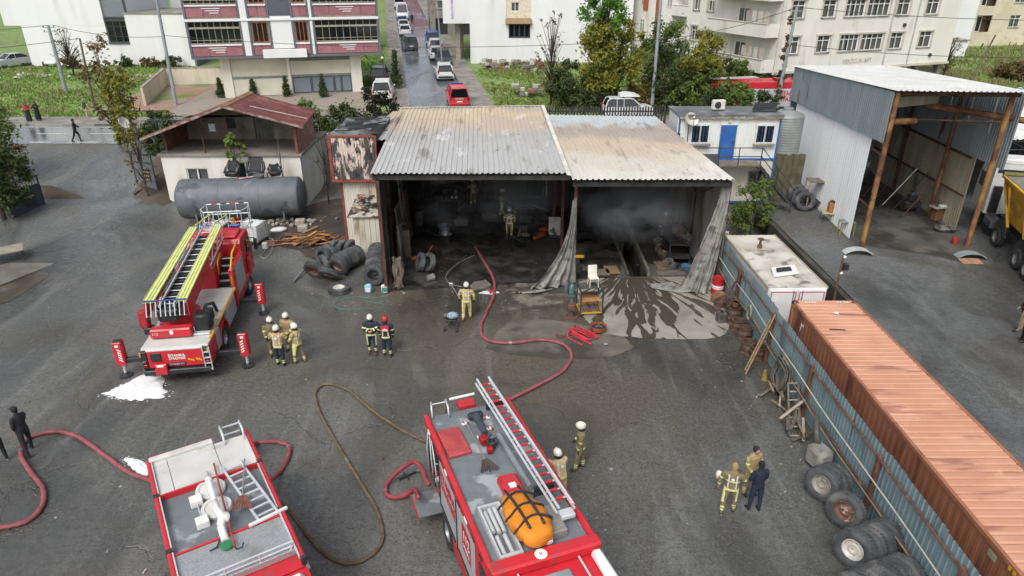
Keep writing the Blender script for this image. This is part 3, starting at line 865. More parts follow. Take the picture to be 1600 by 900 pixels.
WX,WY = 2.0,31.0
ws = top('workshop','burnt open-fronted workshop with scorched corrugated metal roof in the middle of the yard','workshop',(WX,WY,0))
TW = Matrix.Translation((-WX,-WY,0))
def wmb():
    b = MB();b.T = TW;return b
def roof_field(parent,E0,E1,B0,B1,rows,ncol,mat,T,wave=.26,amp=.05,name='roof_sheet',lift=.012,jig=.06):
    E0,E1,B0,B1 = map(Vector,(E0,E1,B0,B1))
    def pt(u,v): return E0.lerp(E1,u).lerp(B0.lerp(B1,u),v)
    for r in range(len(rows) - 1):
        for i in range(ncol):
            b = MB();b.T = T
            u0,u1 = i / ncol,(i + 1) / ncol
            v0 = rows[r] + (rnd.uniform(-jig,0) / 15 if r == 0 else -.012);v1 = rows[r + 1]
            a,c = pt(u0,v0),pt(u1,v0);d,e = pt(u0,v1),pt(u1,v1)
            n = (c - a).cross(d - a).normalized()
            k = max(1,round((c - a).length / wave));prof = []
            for q in range(k): prof += [(q,0),(q + .22,0),(q + .36,1),(q + .62,1),(q + .76,0)]
            prof.append((k + .2 if i < ncol - 1 else k,0))
            vs = []
            for (p,f,z) in ((a,c,.03 * (len(rows) - 2 - r) + rnd.uniform(0,lift)),(d,e,.03 * (len(rows) - 2 - r) - .025 * (r < len(rows) - 2))):
                for (t,h) in prof: vs.append(tuple(p + (f - p) * (t / k) + n * (h * amp + z)))
            m = len(prof)
            b.add(vs,[(j,j + 1,m + j + 1,m + j) for j in range(m - 1)])
            b.build(name,mat,parent)
roof_field(ws,(-6.5,30.5,5.75),(2.55,30.5,5.75),(-7.3,45.2,6.0),(1.9,45.8,6.0),(0,.47,.76,1),9,M_ROOFL,TW)
roof_field(ws,(2.75,30.1,5.55),(10.15,30.1,5.55),(2.15,43.0,6.0),(8.85,42.5,6.0),(0,.1,.42,.72,1),7,M_ROOFR,TW)
roof_field(ws,(-8.4,36.4,5.9),(-6.7,36.4,5.95),(-7.6,44.0,6.0),(-6.9,44.0,6.05),(0,.5,1),2,M_ROOFL,TW)
M_ASH = pm('d8d4cc','c3bdb2',1.5,.9)
b = wmb();b.slab((2.5,30.3,5.84),(2.72,30.3,5.8),(2.12,45.6,6.12),(1.9,45.6,6.13),.03);b.build('ridge_flashing',M_ASH,ws)
b = wmb();b.slab((-7.35,45.0,6.1),(1.95,45.7,6.1),(1.95,46.0,6.0),(-7.35,45.3,6.0),.03);b.build('ridge_flashing',M_ASH,ws)
# posts and beams
for (x,y,h) in ((-6.1,30.0,5.6),(-6.4,34,5.7),(-6.75,39,5.8),(-7.1,44.6,5.9),(3.05,31.3,5.5),(2.8,36,5.7),(2.6,40,5.8),(2.2,45,5.9),(10.05,31.0,5.35),(9.85,35.0,5.5),(9.6,38.5,5.6),(9.1,42.3,5.7)):
    b = wmb();b.b2((x - .08,y - .08,0),(x + .08,y + .08,h));b.build('post',M_POST,ws)
for (p,q) in (((-6.4,30.7,5.58),(2.7,30.7,5.58)),((2.8,30.4,5.36),(10.1,30.4,5.36)),((-6.6,36,5.68),(2.6,36,5.68)),((-6.9,41,5.78),(2.4,41,5.78)),((2.8,35,5.5),(9.9,35,5.5)),((2.5,39,5.65),(9.6,39,5.65))):
    b = wmb();b.bar(p,q,.1,.22);b.build('beam',M_BEAM,ws)
for i in range(8):
    t = i / 7
    a = Vector((-6.4,30.6,5.66)).lerp(Vector((2.4,30.6,5.66)),t);c = Vector((-7.2,45,5.9)).lerp(Vector((1.9,45.6,5.9)),t)
    b = wmb();b.bar(a,c,.06,.1);b.build('rafter',M_BEAM,ws)
for i in range(6):
    t = i / 5
    a = Vector((2.9,30.3,5.45)).lerp(Vector((10,30.3,5.45)),t);c = Vector((2.3,42.8,5.9)).lerp(Vector((8.8,42.3,5.9)),t)
    b = wmb();b.bar(a,c,.06,.1);b.build('rafter',M_BEAM,ws)
# walls of corrugated panels
def wall_panels(parent,A,B,z0,z1,n,mat,T,nrm,name='wall_panel',wave=.2,amp=.03,jit=.04,skip=()):
    A,B = Vector((*A,0)),Vector((*B,0))
    for i in range(n):
        if i in skip: continue
        a,c = A.lerp(B,i / n),A.lerp(B,(i + 1) / n)
        b = MB();b.T = T
        h0 = (z0 if not callable(z0) else z0(i / n));h1 = z1 if not callable(z1) else z1((i + .5) / n)
        off = Vector(nrm).normalized() * rnd.uniform(0,.012)
        b.corr(a + off + Vector((0,0,h0)),c - a,Vector((0,0,h1 - h0 + rnd.uniform(-jit,jit))),nrm,amp,wave)
        b.build(name,mat,parent)
wall_panels(ws,(-6.25,30.3),(-7.1,44.9),0,5.6,14,M_SOOTW,TW,(1,0,0))
wall_panels(ws,(-7.1,44.9),(2.1,45.4),0,5.9,9,M_SOOTW,TW,(0,-1,0))
wall_panels(ws,(2.3,42.9),(9.0,42.4),0,5.8,7,M_SOOTW,TW,(0,-1,0))
wall_panels(ws,(10.2,30.6),(9.2,42.4),0,5.35,11,M_GWALL,TW,(-1,0,0))
b = wmb();b.bar((9.9,35,3.4),(9.9,31.2,5.2),.09);b.build('brace',M_POST,ws)
b = wmb();b.bar((9.75,35,3.6),(9.6,38.4,4.9),.09);b.build('brace',M_POST,ws)
b = wmb();b.b2((-1.2,44.4,0),(.9,44.7,2.6));b.build('inner_door',pm('55524d','45423e',2),ws)
# low concrete lip at the left of the pit opening and boards over it
lip = wmb();lip.b2((6.96,32,0),(7.1,41.5,.28),.02);lip.build('pit_kerb',pm('7a766c','5d594f',1,.8,stain='35322d'),ws)
lip = wmb();lip.b2((5.9,32,0),(6.04,41.5,.12),.02);lip.build('pit_kerb',pm('5e5a52','45423c',1,.8,stain='35322d'),ws)
for (x,y,w,d,rz,c) in ((4.5,32.3,1.1,.7,.05,'6f675a'),(5.2,32.6,.7,.9,.1,'8a6f4c'),(4.0,32.8,.6,.5,-.1,'5a564e'),(8.0,33.2,.8,1.0,.06,'7d6a50'),(8.2,32.2,1.5,.5,0,'6b675e'),(9.1,32.6,.8,.6,-.3,'544f47')):
    b = MB();b.box((0,0,.05),(w,d,.08),.01);o = b.build('pit_cover_board',pm(c,None,3,.85,stain='35312b',ssc=2),None,loc=(x,y,.02),rot=(0,0,rz))
    tag(o,{'8a6f4c': 'ochre plywood board by the left edge of the inspection pit','7d6a50': 'brown board lying upright-grained right of the inspection pit','6f675a': 'wide grey board left of the inspection pit','5a564e': 'small dark board furthest left of the inspection pit','6b675e': 'long pale slab nearest the yard right of the pit','544f47': 'dark skewed board beside the right-hand tarpaulin'}[c],'board','boards round the inspection pit')

# hanging tarpaulin curtains, scorched, pulled aside
M_TARP = pm('94928d','7b7975',2,.75,bump=.7,bsc=7,stain='5c5a56',ssc=2.6,samt=(.5,.64))
def drape(name,label,tops,bots,folds,seed,amp=.1,tail=None,ex=3.0):
    g = random.Random(seed);b = MB();nu,nv = 40,26
    ph = [g.uniform(0,6.28) for _ in range(4)]
    vs = []
    for j in range(nv + 1):
        v = j / nv
        for i in range(nu + 1):
            u = i / nu
            t = catmull(tops,8);bo = catmull(bots,8)
            a = t[min(len(t) - 1,int(u * (len(t) - 1)))];c = bo[min(len(bo) - 1,int(u * (len(bo) - 1)))]
            e = .25 * v + .75 * v ** ex
            p = a.lerp(c,e)
            p.z = a.z + (c.z - a.z) * v
            f = math.sin(u * folds * 6.283 + ph[0] + 1.5 * math.sin(v * 2 + ph[1])) * amp * (.35 + .65 * v) + .045 * math.sin(u * 37 + v * 9 + ph[2]) + .06 * v * math.sin(u * 11 - v * 17 + ph[1]) * math.sin(v * 23 + u * 8) + .03 * math.sin(u * 61 + 20 * v * v)
            p.y -= f;p.x += .4 * f * math.sin(v * 5 + ph[3])
            if v > .93: p.z = max(p.z,.03 + .06 * abs(math.sin(u * folds * 6.283)))
            vs.append(tuple(p))
    n = nu + 1
    b.add(vs,[(j * n + i,j * n + i + 1,(j + 1) * n + i + 1,(j + 1) * n + i) for j in range(nv) for i in range(nu)])
    if tail:
        k = len(tail)
        tv = []
        for (x0,y0,x1,y1) in tail:
            for i in range(13):
                u = i / 12;tv.append((x0 + (x1 - x0) * u,y0 + (y1 - y0) * u,.03 + .10 * abs(math.sin(u * 9 + x0 * 3)) + .03 * g.random()))
        b.add(tv,[(q * 13 + i,q * 13 + i + 1,q * 13 + 14 + i,q * 13 + 13 + i) for q in range(k - 1) for i in range(12)])
    o = b.build(name,M_TARP,smooth=True)
    return tag(o,label,'tarpaulin','scorched tarpaulins at the workshop front')
drape('tarpaulin','scorched grey tarpaulin hanging from the middle post, its foot trailing left',[(2.9,31.0,4.35),(2.98,30.95,4.5),(3.1,31.0,4.55)],[(.9,30.3,.05),(1.8,30.4,.05),(2.6,30.7,.05),(3.2,31.2,.05)],4,1,tail=[(.9,30.0,2.0,30.2),(.5,29.8,1.3,29.75),(.0,29.9,.5,29.75)])
drape('tarpaulin','scorched grey tarpaulin at the right post, swept down over the concrete',[(9.75,30.75,5.1),(9.95,30.6,5.15),(10.15,30.55,5.2)],[(8.3,30.5,.06),(8.8,30.0,.06),(9.2,29.8,.05),(9.7,30.1,.05)],4,2,ex=1.5,tail=[(8.0,31.0,9.2,29.8),(7.4,30.9,8.0,29.9),(6.7,30.8,6.9,30.3)])

# ------------------------------------------------------------------ burnt cabins at its left
M_RED = pm('8a4a3b','74392d',3,.7,stain='4d2a22')
def m_peel():
    q = NT('peeling_scorched_paint')
    n = q.noise(1.1,8,(1.6,1,.55),rough=.68,dist=.3);n2 = q.noise(7,4,(1,1,.25))
    c = q.mix(q.ramp(n2,.4,.6),C('d3c3b8'),C('c8b4a8'))
    c = q.mix(q.ramp(n,.47,.51),c,C('4b4a48'))
    c = q.mix(q.ramp(q.noise(2.5,6,(1.5,1,.5),off=(5,5,5)),.56,.6),c,C('2f2d2c'))
    q.set('Base Color',c);q.set('Roughness',.8);q.bump(n,.4,.02)
    return q.mat
M_PEEL = m_peel()
M_CABW = pm('cfcabd','bfb9aa',1.2,.65,stain='8d7a62',ssc=1.0,samt=(.58,.72),st=(1,1,.3))
uc = top('site_cabin','burnt upper site cabin with peeling blistered paint and red frame','cabin',(-8.5,36,3.85))
for i in range(5):
    b = MB();b.corr((-1.1 + i * .46,0,.08),(.46,0,0),(0,0,2.3),(0,-1,0),.025,.15);b.build('wall_panel',M_PEEL,uc)
b = MB();b.b2((-1.15,.03,.05),(1.25,5,2.35));b.build('shell',pm('3b3936','2a2826',1),uc)
for (lo,hi) in (((-1.28,-.06,-.08),(-1.1,.1,2.45)),((1.2,-.05,-.08),(1.3,.1,2.45)),((-1.1,-.06,-.08),(1.2,.1,.06)),((-1.1,-.06,2.36),(1.2,.1,2.46)),((-1.28,.1,-.08),(-1.12,5,.05))):
    b = MB();b.b2(lo,hi,.01);b.build('frame_bar',M_RED,uc)
b = MB();b.T = None
gg = random.Random(4);vs = [];
for j in range(9):
    for i in range(7): vs.append((-1.2 + 2.5 * i / 6,.1 + 4.9 * j / 8,2.42 + gg.uniform(-.06,.14)))
b.add(vs,[(j * 7 + i,j * 7 + i + 1,j * 7 + 8 + i,j * 7 + 7 + i) for j in range(8) for i in range(6)])
b.build('buckled_roof',pm('4c4d4e','7e7f7f',1.1,.6,stain='262626',ssc=.9,samt=(.45,.55)),uc)
for i in range(9):
    b = MB();x = gg.uniform(-1,.9);y = gg.uniform(.5,4.6);a = gg.uniform(-.6,.6)
    b.bar((x,y,2.56),(x + 1.1 * math.cos(a),y + 1.1 * math.sin(a),2.6 + gg.uniform(0,.08)),.07,.04);b.build('charred_batten',pm('232323','1a1a1a'),uc)
lc = top('site_cabin','scorched white lower site cabin with red corner posts beneath the peeling one','cabin',(-8.3,36.3,0))
for i in range(5):
    b = MB();b.corr((-1.0 + i * .44,0,.2),(.44,0,0),(0,0,3.5),(0,-1,0),.025,.15);b.build('wall_panel',M_CABW,lc)
b = MB();b.b2((-1.0,.03,.1),(1.2,4.6,3.7));b.build('shell',pm('4a4844','393733',1),lc)
for (lo,hi) in (((-1.12,-.05,0),(-1.0,.1,3.76)),((-1.0,-.05,3.66),(1.2,.1,3.78)),((-1.12,.1,0),(-1.0,4.6,.15))):
    b = MB();b.b2(lo,hi,.01);b.build('frame_bar',M_RED,lc)
ki = top('kiosk','small white panelled hut with a collapsed charred roof beside the workshop wall','hut',(-7.6,35.4,0))
for i in range(6):
    b = MB();b.b2((-.9 + i * .3 + .006,-.95,0),(-.9 + (i + 1) * .3 - .006,-.9,2.35),.008);b.build('board',M_CABW,ki)
b = MB();b.b2((-.9,-.89,0),(.9,.8,2.3));b.build('shell',M_CABW,ki)
b = MB();b.slab((-1.15,-1.1,2.36),(.92,-1.1,2.4),(.92,.9,3.0),(-1.0,.9,2.95),.05);b.build('roof',pm('b9b2a4','8a8378',2,.8,stain='3a3835',ssc=2.2,samt=(.5,.58)),ki)
for i in range(22):
    b = MB();u,v = gg.uniform(-.8,.7),gg.uniform(-.7,.7);a = gg.uniform(0,3.14)
    z = 2.45 + (v + 1.1) * .3 + .05;L = gg.uniform(.2,.6)
    b.bar((u - L / 2 * math.cos(a),v - L / 2 * math.sin(a),z),(u + L / 2 * math.cos(a),v + L / 2 * math.sin(a),z + gg.uniform(0,.12)),gg.uniform(.05,.15),.03)
    b.build('roof_debris',pm(gg.choice(['4a4643','8d5a49','a9a297','2b2928']),None,4,.9),ki)

# ------------------------------------------------------------------ house with rusty gable roof
M_PLAST = pm('d8d5cd','cac6bc',.8,.85,bump=.3,bsc=10,stain='8d8577',ssc=.9,samt=(.55,.7),st=(1,1,.35))
M_RUSTR = pm('6e3a37','5d302f',1.2,.6,stain='8a5a4c',ssc=.9,samt=(.56,.7))
ho = top('house','two-storey plastered house with open veranda under a rusty maroon gable roof','house',(-18,43,0))
wall_open(b := MB(),-4.45,4.45,-.3,3.4,[(-3.0,-1.6,1.35,2.6),(.2,1.5,1.9,3.0)]);b.quad((4.45,0,-.3),(4.45,6.5,-.3),(4.45,6.5,3.4),(4.45,0,3.4));b.quad((-4.45,6.5,-.3),(-4.45,0,-.3),(-4.45,0,3.4),(-4.45,6.5,3.4));b.build('front_wall',M_PLAST,ho)
b = MB().b2((-4.3,.4,0),(4.3,6.4,3.3));b.build('room_back',pm('3c3a37','2f2d2b'),ho)
window(ho,-3.0,-1.6,1.35,2.6,.1,2,0,curtain=True);window(ho,.2,1.5,1.9,3.0,.1,2,0,curtain=False)
b = MB().b2((-4.6,-.12,3.4),(4.6,6.5,3.56),.01);b.build('veranda_floor',pm('8d8880','7b766e',.8,.85,stain='605b53'),ho)
M_VW = pm('8c857b','7a736a',1,.9,stain='5b544c',ssc=.8)
wall_open(b := MB(),-4.45,4.45,3.56,5.2,[(.35,1.6,3.57,5.1),(-1.6,-.9,4.3,5.0)],4.0);b.add([(-4.45,4.0,5.0),(4.45,4.0,5.2),(-.1,4.0,6.3)],[(0,1,2)]);b.build('back_wall',M_VW,ho)
b = MB();
for i in range(5): b.b2((.37 + i * .245,4.1,3.57),(.6 + i * .245,4.16,5.08),.01)
b.build('door',pm('6d716d','5b5f5b',2,.6),ho)
b = MB().b2((-1.6,4.08,4.3),(-.9,4.12,5.0));b.build('hatch',pm('3a3633','2e2b29'),ho)
b = MB();b.b2((-4.45,.8,3.56),(-4.3,4,4.9));b.build('side_wall',pm('7f574a','6d4a3f',2,.9),ho)
b = MB();b.b2((4.25,-.05,3.56),(4.42,.1,5.45));b.build('corner_post',M_RED,ho)
b = MB();b.b2((4.3,.1,3.56),(4.42,4,5.1));b.build('side_wall',pm('a58074','8f6b60',2,.9,stain='6f4a40'),ho)
for (x,z) in ((-1.6,5.9),(.05,6.3)):
    b = MB();b.b2((x - .04,.1,3.56),(x + .04,.18,z));b.build('veranda_post',M_POST,ho)
b = MB();b.b2((-1.5,.12,5.55),(-.05,.18,5.62));b.build('rail',M_POST,ho)
b = MB();b.box((-.85,.2,5.2),(.42,.3,.5),.03);b.build('meter_box',pm('9aa0a4','84898d'),ho)
AP = (.45,6.75);LE = (-5.0,4.75);RE = (5.2,5.5)
RB = 6.1
def rp(P0,P1,y): t = (y + .9) / (RB + .9);return Vector((P0[0] + (P1[0] - P0[0]) * t,y,P0[1] + (P1[1] - P0[1]) * t))
APB,LEB,REB = (-.4,6.35),(-5.5,4.35),(4.1,5.1)
for side,E,EB in ((0,LE,LEB),(1,RE,REB)):
    for i in range(7):
        y0,y1 = -.9 + i,.1 + i;dz = Vector((0,0,rnd.uniform(0,.015)))
        if side == 0: y0,y1 = y1,y0
        b = MB();a,c = rp(E,EB,y0) + dz,rp(E,EB,y1) + dz;b.corr(a,c - a,rp(AP,APB,y0) - rp(E,EB,y0),((-.3,.3)[side],0,1),.025,.32);b.build('roof_sheet',M_RUSTR,ho)
for i in range(8):
    y0 = -.95 + i * .88;c = rp(AP,APB,y0 + .4)
    b = MB();b.prism([(c.x - .28,c.z - .06),(c.x,c.z + .1),(c.x + .28,c.z - .03)],y0,y0 + .86,'y');b.build('ridge_tile',pm('8d6a4e','7a5a42',5,.8,var=.15),ho)
for (p,q) in (((LE[0],-.92,LE[1] - .08),(AP[0],-.92,AP[1] - .08)),((AP[0],-.92,AP[1] - .08),(RE[0],-.92,RE[1] - .08))):
    b = MB();b.bar(p,q,.07,.14);b.build('barge_board',pm('a09186','6d4338',2,.8),ho)
b = MB();b.bar((AP[0],-.8,AP[1] - .15),(APB[0],6.0,APB[1] - .15),.1,.16);b.build('ridge_beam',M_POST,ho)
b = MB();b.bar((1.5,.7,6.42),(4.9,1.1,5.56),.06,.05);b.build('loose_batten',pm('b9ada0','a2968a'),ho)

# ------------------------------------------------------------------ grey storage tank lying in front of the house
def m_tank():
    q = NT('grey_tank_paint');n = q.noise(.55,5,dist=.4,off=(0,3,1.2));
    c = q.mix(q.ramp(q.noise(2,5),.3,.7),C('62666a'),C('575b5f'))
    c = q.mix(q.ramp(n,.6,.615),c,C('45494e'));c = q.mix(q.math('MULTIPLY',q.ramp(q.noise(1.2,4,off=(3,3,3)),.6,.7),.5),c,C('84878a'))
    q.set('Base Color',c);q.set('Roughness',.55);return q.mat
M_TANK = m_tank()
tk = top('storage_tank','large grey cylindrical tank with flaking paint lying in front of the house','tank',(-16.7,40.6,0),R(5))
MT = Matrix.Translation((0,0,1.42)) @ Matrix.Rotation(R(90),4,'Y')
b = MB().lathe([(.01,-3.85),(.5,-3.82),(.95,-3.7),(1.18,-3.55),(1.22,-3.45),(1.22,-1.2),(1.235,-1.19),(1.235,-1.1),(1.22,-1.09),(1.22,1.2),(1.235,1.21),(1.235,1.29),(1.22,1.3),(1.22,3.45),(1.18,3.55),(.95,3.7),(.5,3.82),(.01,3.85)],40,MT);b.build('shell',M_TANK,tk,smooth=35)
for x in (-2.6,2.6):
    b = MB();b.b2((x - .12,-.8,0),(x + .12,.8,.32));b.b2((x - .05,-1.0,0),(x + .05,-.8,.9));b.build('saddle',M_TANK,tk)
b = MB().lathe([(.3,2.6),(.3,2.78),(.34,2.78),(.34,2.84),(.01,2.86)],16,Matrix.Translation((1.2,0,0)));b.build('manhole',M_TANK,tk,smooth=30)
b = MB();b.tube([(1.7,.1,2.6),(1.7,.1,2.9),(1.9,.1,3.0),(2.2,.05,2.85)],.04,6);b.build('pipe',M_POST,tk)
# black plastic wing mouldings stacked on top of the tank
M_BLK = pm('1d1e20','2a2b2d',4,.45)
def seat_shell(name,label,x,y,z,w,h,rz):
    t = top(name,label,'car seat',(x,y,z),rz,'black seats dumped on the tank')
    b = MB();b.box((0,0,.22),(w,.5,.3),.07);b.build('cushion',M_BLK,t,smooth=40)
    b = MB();b.box((0,.28,h / 2 + .2),(w * .92,.22,h),.07,rot=Matrix.Rotation(R(-14),3,'X'));b.build('backrest',M_BLK,t,smooth=40)
    for s in (-1,1):
        b = MB();b.tube([(s * w * .48,-.2,.3),(s * w * .55,.1,.5),(s * w * .5,.25,h * .8),(s * w * .3,.34,h + .25)],[.07,.09,.09,.06],8);b.build('bolster',M_BLK,t,smooth=True)
        b = MB();b.tube([(s * w * .4,-.05,.38),(s * w * .42,.12,.6),(s * w * .36,.2,h * .8)],.022,6);b.build('piping',pm('8e9092','77797b'),t)
    return t
seat_shell('vehicle_seat','black vehicle seat with grey piping, in the middle of those on the tank',-15.95,41.5,2.5,.95,.95,.1)
seat_shell('vehicle_seat','black vehicle seat leaning furthest left on the tank',-17.45,41.5,2.45,.8,.75,-.2)
seat_shell('vehicle_seat','low black vehicle seat furthest right on the tank',-14.75,41.5,2.5,.65,.5,.4)
rb = MB().bar((-16.7,40.4,2.68),(-15.6,40.7,2.78),.07,.05).build('plank',pm('b23a34','d8d2cc',2.2,.6));tag(rb,'red and white plank lying across the top of the tank','plank')

# ------------------------------------------------------------------ blue and white two-storey cabin office
M_OFF = pm('dbdcd8','cfd0cb',.8,.55,stain='a99f8b',ssc=.8,samt=(.62,.76),st=(1,1,.25))
M_BLUE = pm('2f62a6','285794',1.2,.5,stain='4d74a8')
M_FRM = pm('3a3d40','2c2f32',2,.6,stain='5a4034')
of = top('cabin_office','two white site cabins stacked as an office with blue door and corners','cabin',(9.7,40.0,0))
def cab(z0,z1,ops,tone):
    for i in range(12):
        x0 = .1 + i * .48
        if any(a < x0 + .24 < c for (a,c) in ops): continue
        b = MB();b.corr((x0,0,z0 + .1),(.48,0,0),(0,0,z1 - z0 - .2),(0,-1,0),.02,.12);b.build('wall_panel',tone,of)
    b = MB();b.b2((.05,.03,z0),(5.9,2.4,z1));b.build('shell',tone,of)
    for x in (0,5.86):
        b = MB();b.b2((x,-.04,z0),(x + .1,.08,z1));b.build('corner_post',M_BLUE,of)
    b = MB();b.b2((.1,-.04,z0),(5.86,.06,z0 + .11));b.build('base_rail',M_BLUE,of)
    b = MB();b.b2((-.05,-.01,z0),(.03,2.4,z1));b.build('side_wall',tone,of)
cab(3.95,6.5,((2.5,3.45),),M_OFF);cab(1.3,3.93,(),M_CABW)
b = MB();b.b2((-.1,-.15,6.5),(6.05,2.5,6.64),.02);b.build('roof',pm('55585a','686b6c',.7,.8,stain='8b8d8c',ssc=.8,samt=(.55,.7)),of)
for i in range(14):
    b = MB();b.b2((.0 + i * .43,-.19,6.4),(.4 + i * .43,-.151,6.52));b.build('valance_piece',pm('7a6a58','9a9488',3),of)
dr = MB().b2((2.5,-.06,4.06),(3.42,.02,6.02),.015).build('door',M_BLUE,of);MB().b2((3.25,-.11,4.95),(3.33,-.06,5.1)).build('handle',M_FRM,dr)
b = MB();b.b2((2.44,-.05,6.02),(3.48,.02,6.45));b.build('door_head',M_OFF,of);MB().ell((2.95,-.09,6.22),(.09,.06,.09)).build('lamp',pm('c7b98a','b5a77a'),of)
for x in (.75,4.55):
    o = window(of,x,x + 1.1,4.95,6.05,-.06,2,0,pm('d9dad8','c8c9c6'),M_GLD,curtain=False)
    for k in range(5):
        MB().b2((.12 + k * .2,-.1,.02),(.135 + k * .2,-.085,1.08)).build('grille_bar',M_BLUE,o)
for x in (1.15,4.5): window(of,x,x + .8,2.3,3.3,-.06,1,0,pm('8a8578','6f6a5f'),M_GLD,curtain=False)
b = MB();b.b2((2.2,-1.15,3.86),(4.75,-.02,3.96));b.build('landing',pm('7d766c','6a645b',2),of)
for i in range(8):
    b = MB();b.b2((4.8 + i * .26,-1.1,3.6 - i * .28),(5.08 + i * .26,-.2,3.65 - i * .28));b.build('stair_tread',M_FRM,of)
for y in (-1.12,-.18):
    b = MB();b.bar((4.75,y,3.85),(6.95,y,1.45),.05,.14);b.build('stringer',M_FRM,of)
def rail(pts):
    b = MB();b.tube(pts,.03,6);b.build('handrail',M_FRM,of)
rail([(1.0,-1.15,4.95),(4.7,-1.15,4.95),(6.9,-1.15,2.5)]);rail([(2.3,-1.15,4.45),(4.7,-1.15,4.45),(6.9,-1.15,2.0)])
for (x,z0,z1) in ((2.25,3.9,4.95),(3.4,3.9,4.95),(4.7,3.9,4.95),(5.8,2.7,3.75),(6.9,1.0,2.5),(2.3,1.2,3.86),(4.6,1.2,3.86)):
    b = MB();b.b2((x - .025,-1.175,z0),(x + .025,-1.125,z1));b.build('baluster',M_FRM,of)
b = MB();b.b2((1.0,-1.17,3.9),(2.2,-1.13,4.6));b.build('kick_panel',pm('55595d','45494c'),of)
b = MB();b.box((3.0,1.2,.65),(5.6,2.2,1.3));b.build('plinth',M_CONC,of)
# things on the cabin roof and beside it
def dish(label,loc,r,az,el,col='c9c6bd',mast=1.0,floor=None):
    t = top('satellite_dish',label,'satellite dish',loc,az,'satellite dishes')
    Mx = Matrix.Translation((0,0,mast)) @ Matrix.Rotation(R(90 - el),4,'X')
    b = MB();b.lathe([(.01,0),(r * .4,.03 * r / .4),(r * .75,.13 * r / .5),(r,.22 * r / .5),(r,.26 * r / .5),(r * .7,.14 * r / .5),(.01,.03)],24,Mx,close=True);b.build('reflector',pm(col,None,2,.5,stain='8d8777',ssc=2),t,smooth=40)
    f = Mx @ Vector((0,0,r * 1.1));e = Mx @ Vector((0,-r,r * .4))
    b = MB();b.tube([e,f],.015,6);b.build('feed_arm',M_FRM,t);MB().ell(f,(.05,.05,.07)).build('receiver',pm('d8d8d4','c4c4c0'),t)
    b = MB();b.tube([(0,.05,0),(0,.05,mast)],.025,8);b.build('mast',M_FRM,t)
    return t
dish('pale satellite dish on the left corner of the blue-doored cabin',(10.3,39.85,4.6),.42,R(20),35,mast=1.7)
dish('pale satellite dish on a pole beside the open grey gate',(-26.2,46.2,1.4),.4,R(75),25,mast=3.4)
ac = top('air_conditioner','white air conditioner unit standing on the cabin office roof','air conditioner',(12.2,41.1,6.64),R(10))
MB().box((0,0,.34),(.75,.32,.55),.03).build('casing',pm('d5d3cc','c2c0b8'),ac);MB().lathe([(.2,0),(.2,.02),(.01,.03)],16,Matrix.Translation((-.1,-.165,.34)) @ Matrix.Rotation(R(90),4,'X')).build('fan_grille',M_FRM,ac)
for s in (-1,1): MB().b2((s * .25 - .04,-.2,0),(s * .25 + .04,.2,.07)).build('foot',M_FRM,ac)
dp = top('duct_scrap','heap of black ducting and frames on the right end of the cabin office roof','scrap',(14.9,41.4,6.64))
for i in range(7):
    a = gg.uniform(-.5,.5);MB().bar((-.8 + i * .1,-.8 + i * .25,.06 + i * .03),(.6 + .1 * i,-.7 + i * .22 + a,.08 + i * .03),.12,.08).build('frame_piece',pm('2e2f31','3a3b3d'),dp)
wt = top('water_tank','ribbed silver-grey cylindrical water tank between the cabin office and tall shed','tank',(16.75,42.0,1.0))
pf = [(.01,2.9)];
for i in range(14): pf += [(.98,3.0 + i * .16),(1.0,3.04 + i * .16),(1.0,3.1 + i * .16),(.98,3.14 + i * .16)]
pf += [(.9,5.3),(.3,5.5),(.3,5.62),(.01,5.64)]
MB().lathe(pf,28).build('drum',pm('9a9d9c','8a8d8c',1,.5,metal=.2),wt,smooth=30)
for a in range(4):
    x,y = .75 * math.cos(a * 1.57 + .8),.75 * math.sin(a * 1.57 + .8);MB().b2((x - .05,y - .05,0),(x + .05,y + .05,2.92)).build('leg',M_POST,wt)
b = MB();vs = [];n = 28      # olive cover hung round the stand
for j in range(8):
    for i in range(n + 1):
        u = i / n;x = -1.15 + 2.3 * u;y = -.95 - .06 * math.sin(u * 40 + j * .3) - .05 * j / 7
        vs.append((x,y,3.0 - 2.95 * j / 7 + .05 * math.sin(u * 9)))
b.add(vs,[(j * (n + 1) + i,j * (n + 1) + i + 1,(j + 1) * (n + 1) + i + 1,(j + 1) * (n + 1) + i) for j in range(7) for i in range(n)])
tp = b.build('tarpaulin',pm('5d5a45','4f4c3a',2,.85,bump=.3,bsc=8),None,smooth=True,loc=(16.75,42.0,1.0));tag(tp,'olive green tarpaulin hung below the ribbed water tank','tarpaulin')

# ------------------------------------------------------------------ tall open shed at the right
M_SWHITE = pm('f4f6f6','ecefef',.6,.6,stain='a48a6c',ssc=.7,samt=(.64,.78),st=(1.2,1.2,.22))
def m_sgrey():
    q = NT('grey_blue_cladding');c = q.mix(q.ramp(q.noise(1,4,(1,1,.3)),.3,.7),C('8d979b'),C('7f898d'))
    n = q.noise(.9,6,(1,2.0,.25),off=(0,1.9,0))
    c = q.mix(q.ramp(n,.64,.7),c,C('5a3b30'));q.set('Base Color',c);q.set('Roughness',.55);q.set('Metallic',.2);return q.mat
M_SGREY = m_sgrey()
M_YPOST = pm('947038','755038',1.6,.75,stain='5a3527',ssc=1.1,samt=(.45,.6))
M_CORRB = pm('a39c88','8d8674',1,.65,stain='5f5747',ssc=.9,samt=(.55,.7),st=(1,1,.25))
SX,SY = 18.2,33.2
sd = top('open_shed','tall open-fronted shed with white side wall, grey cladding and rusty posts','shed',(SX,SY,1.0))
TS = Matrix.Translation((-SX,-SY,-1.0))
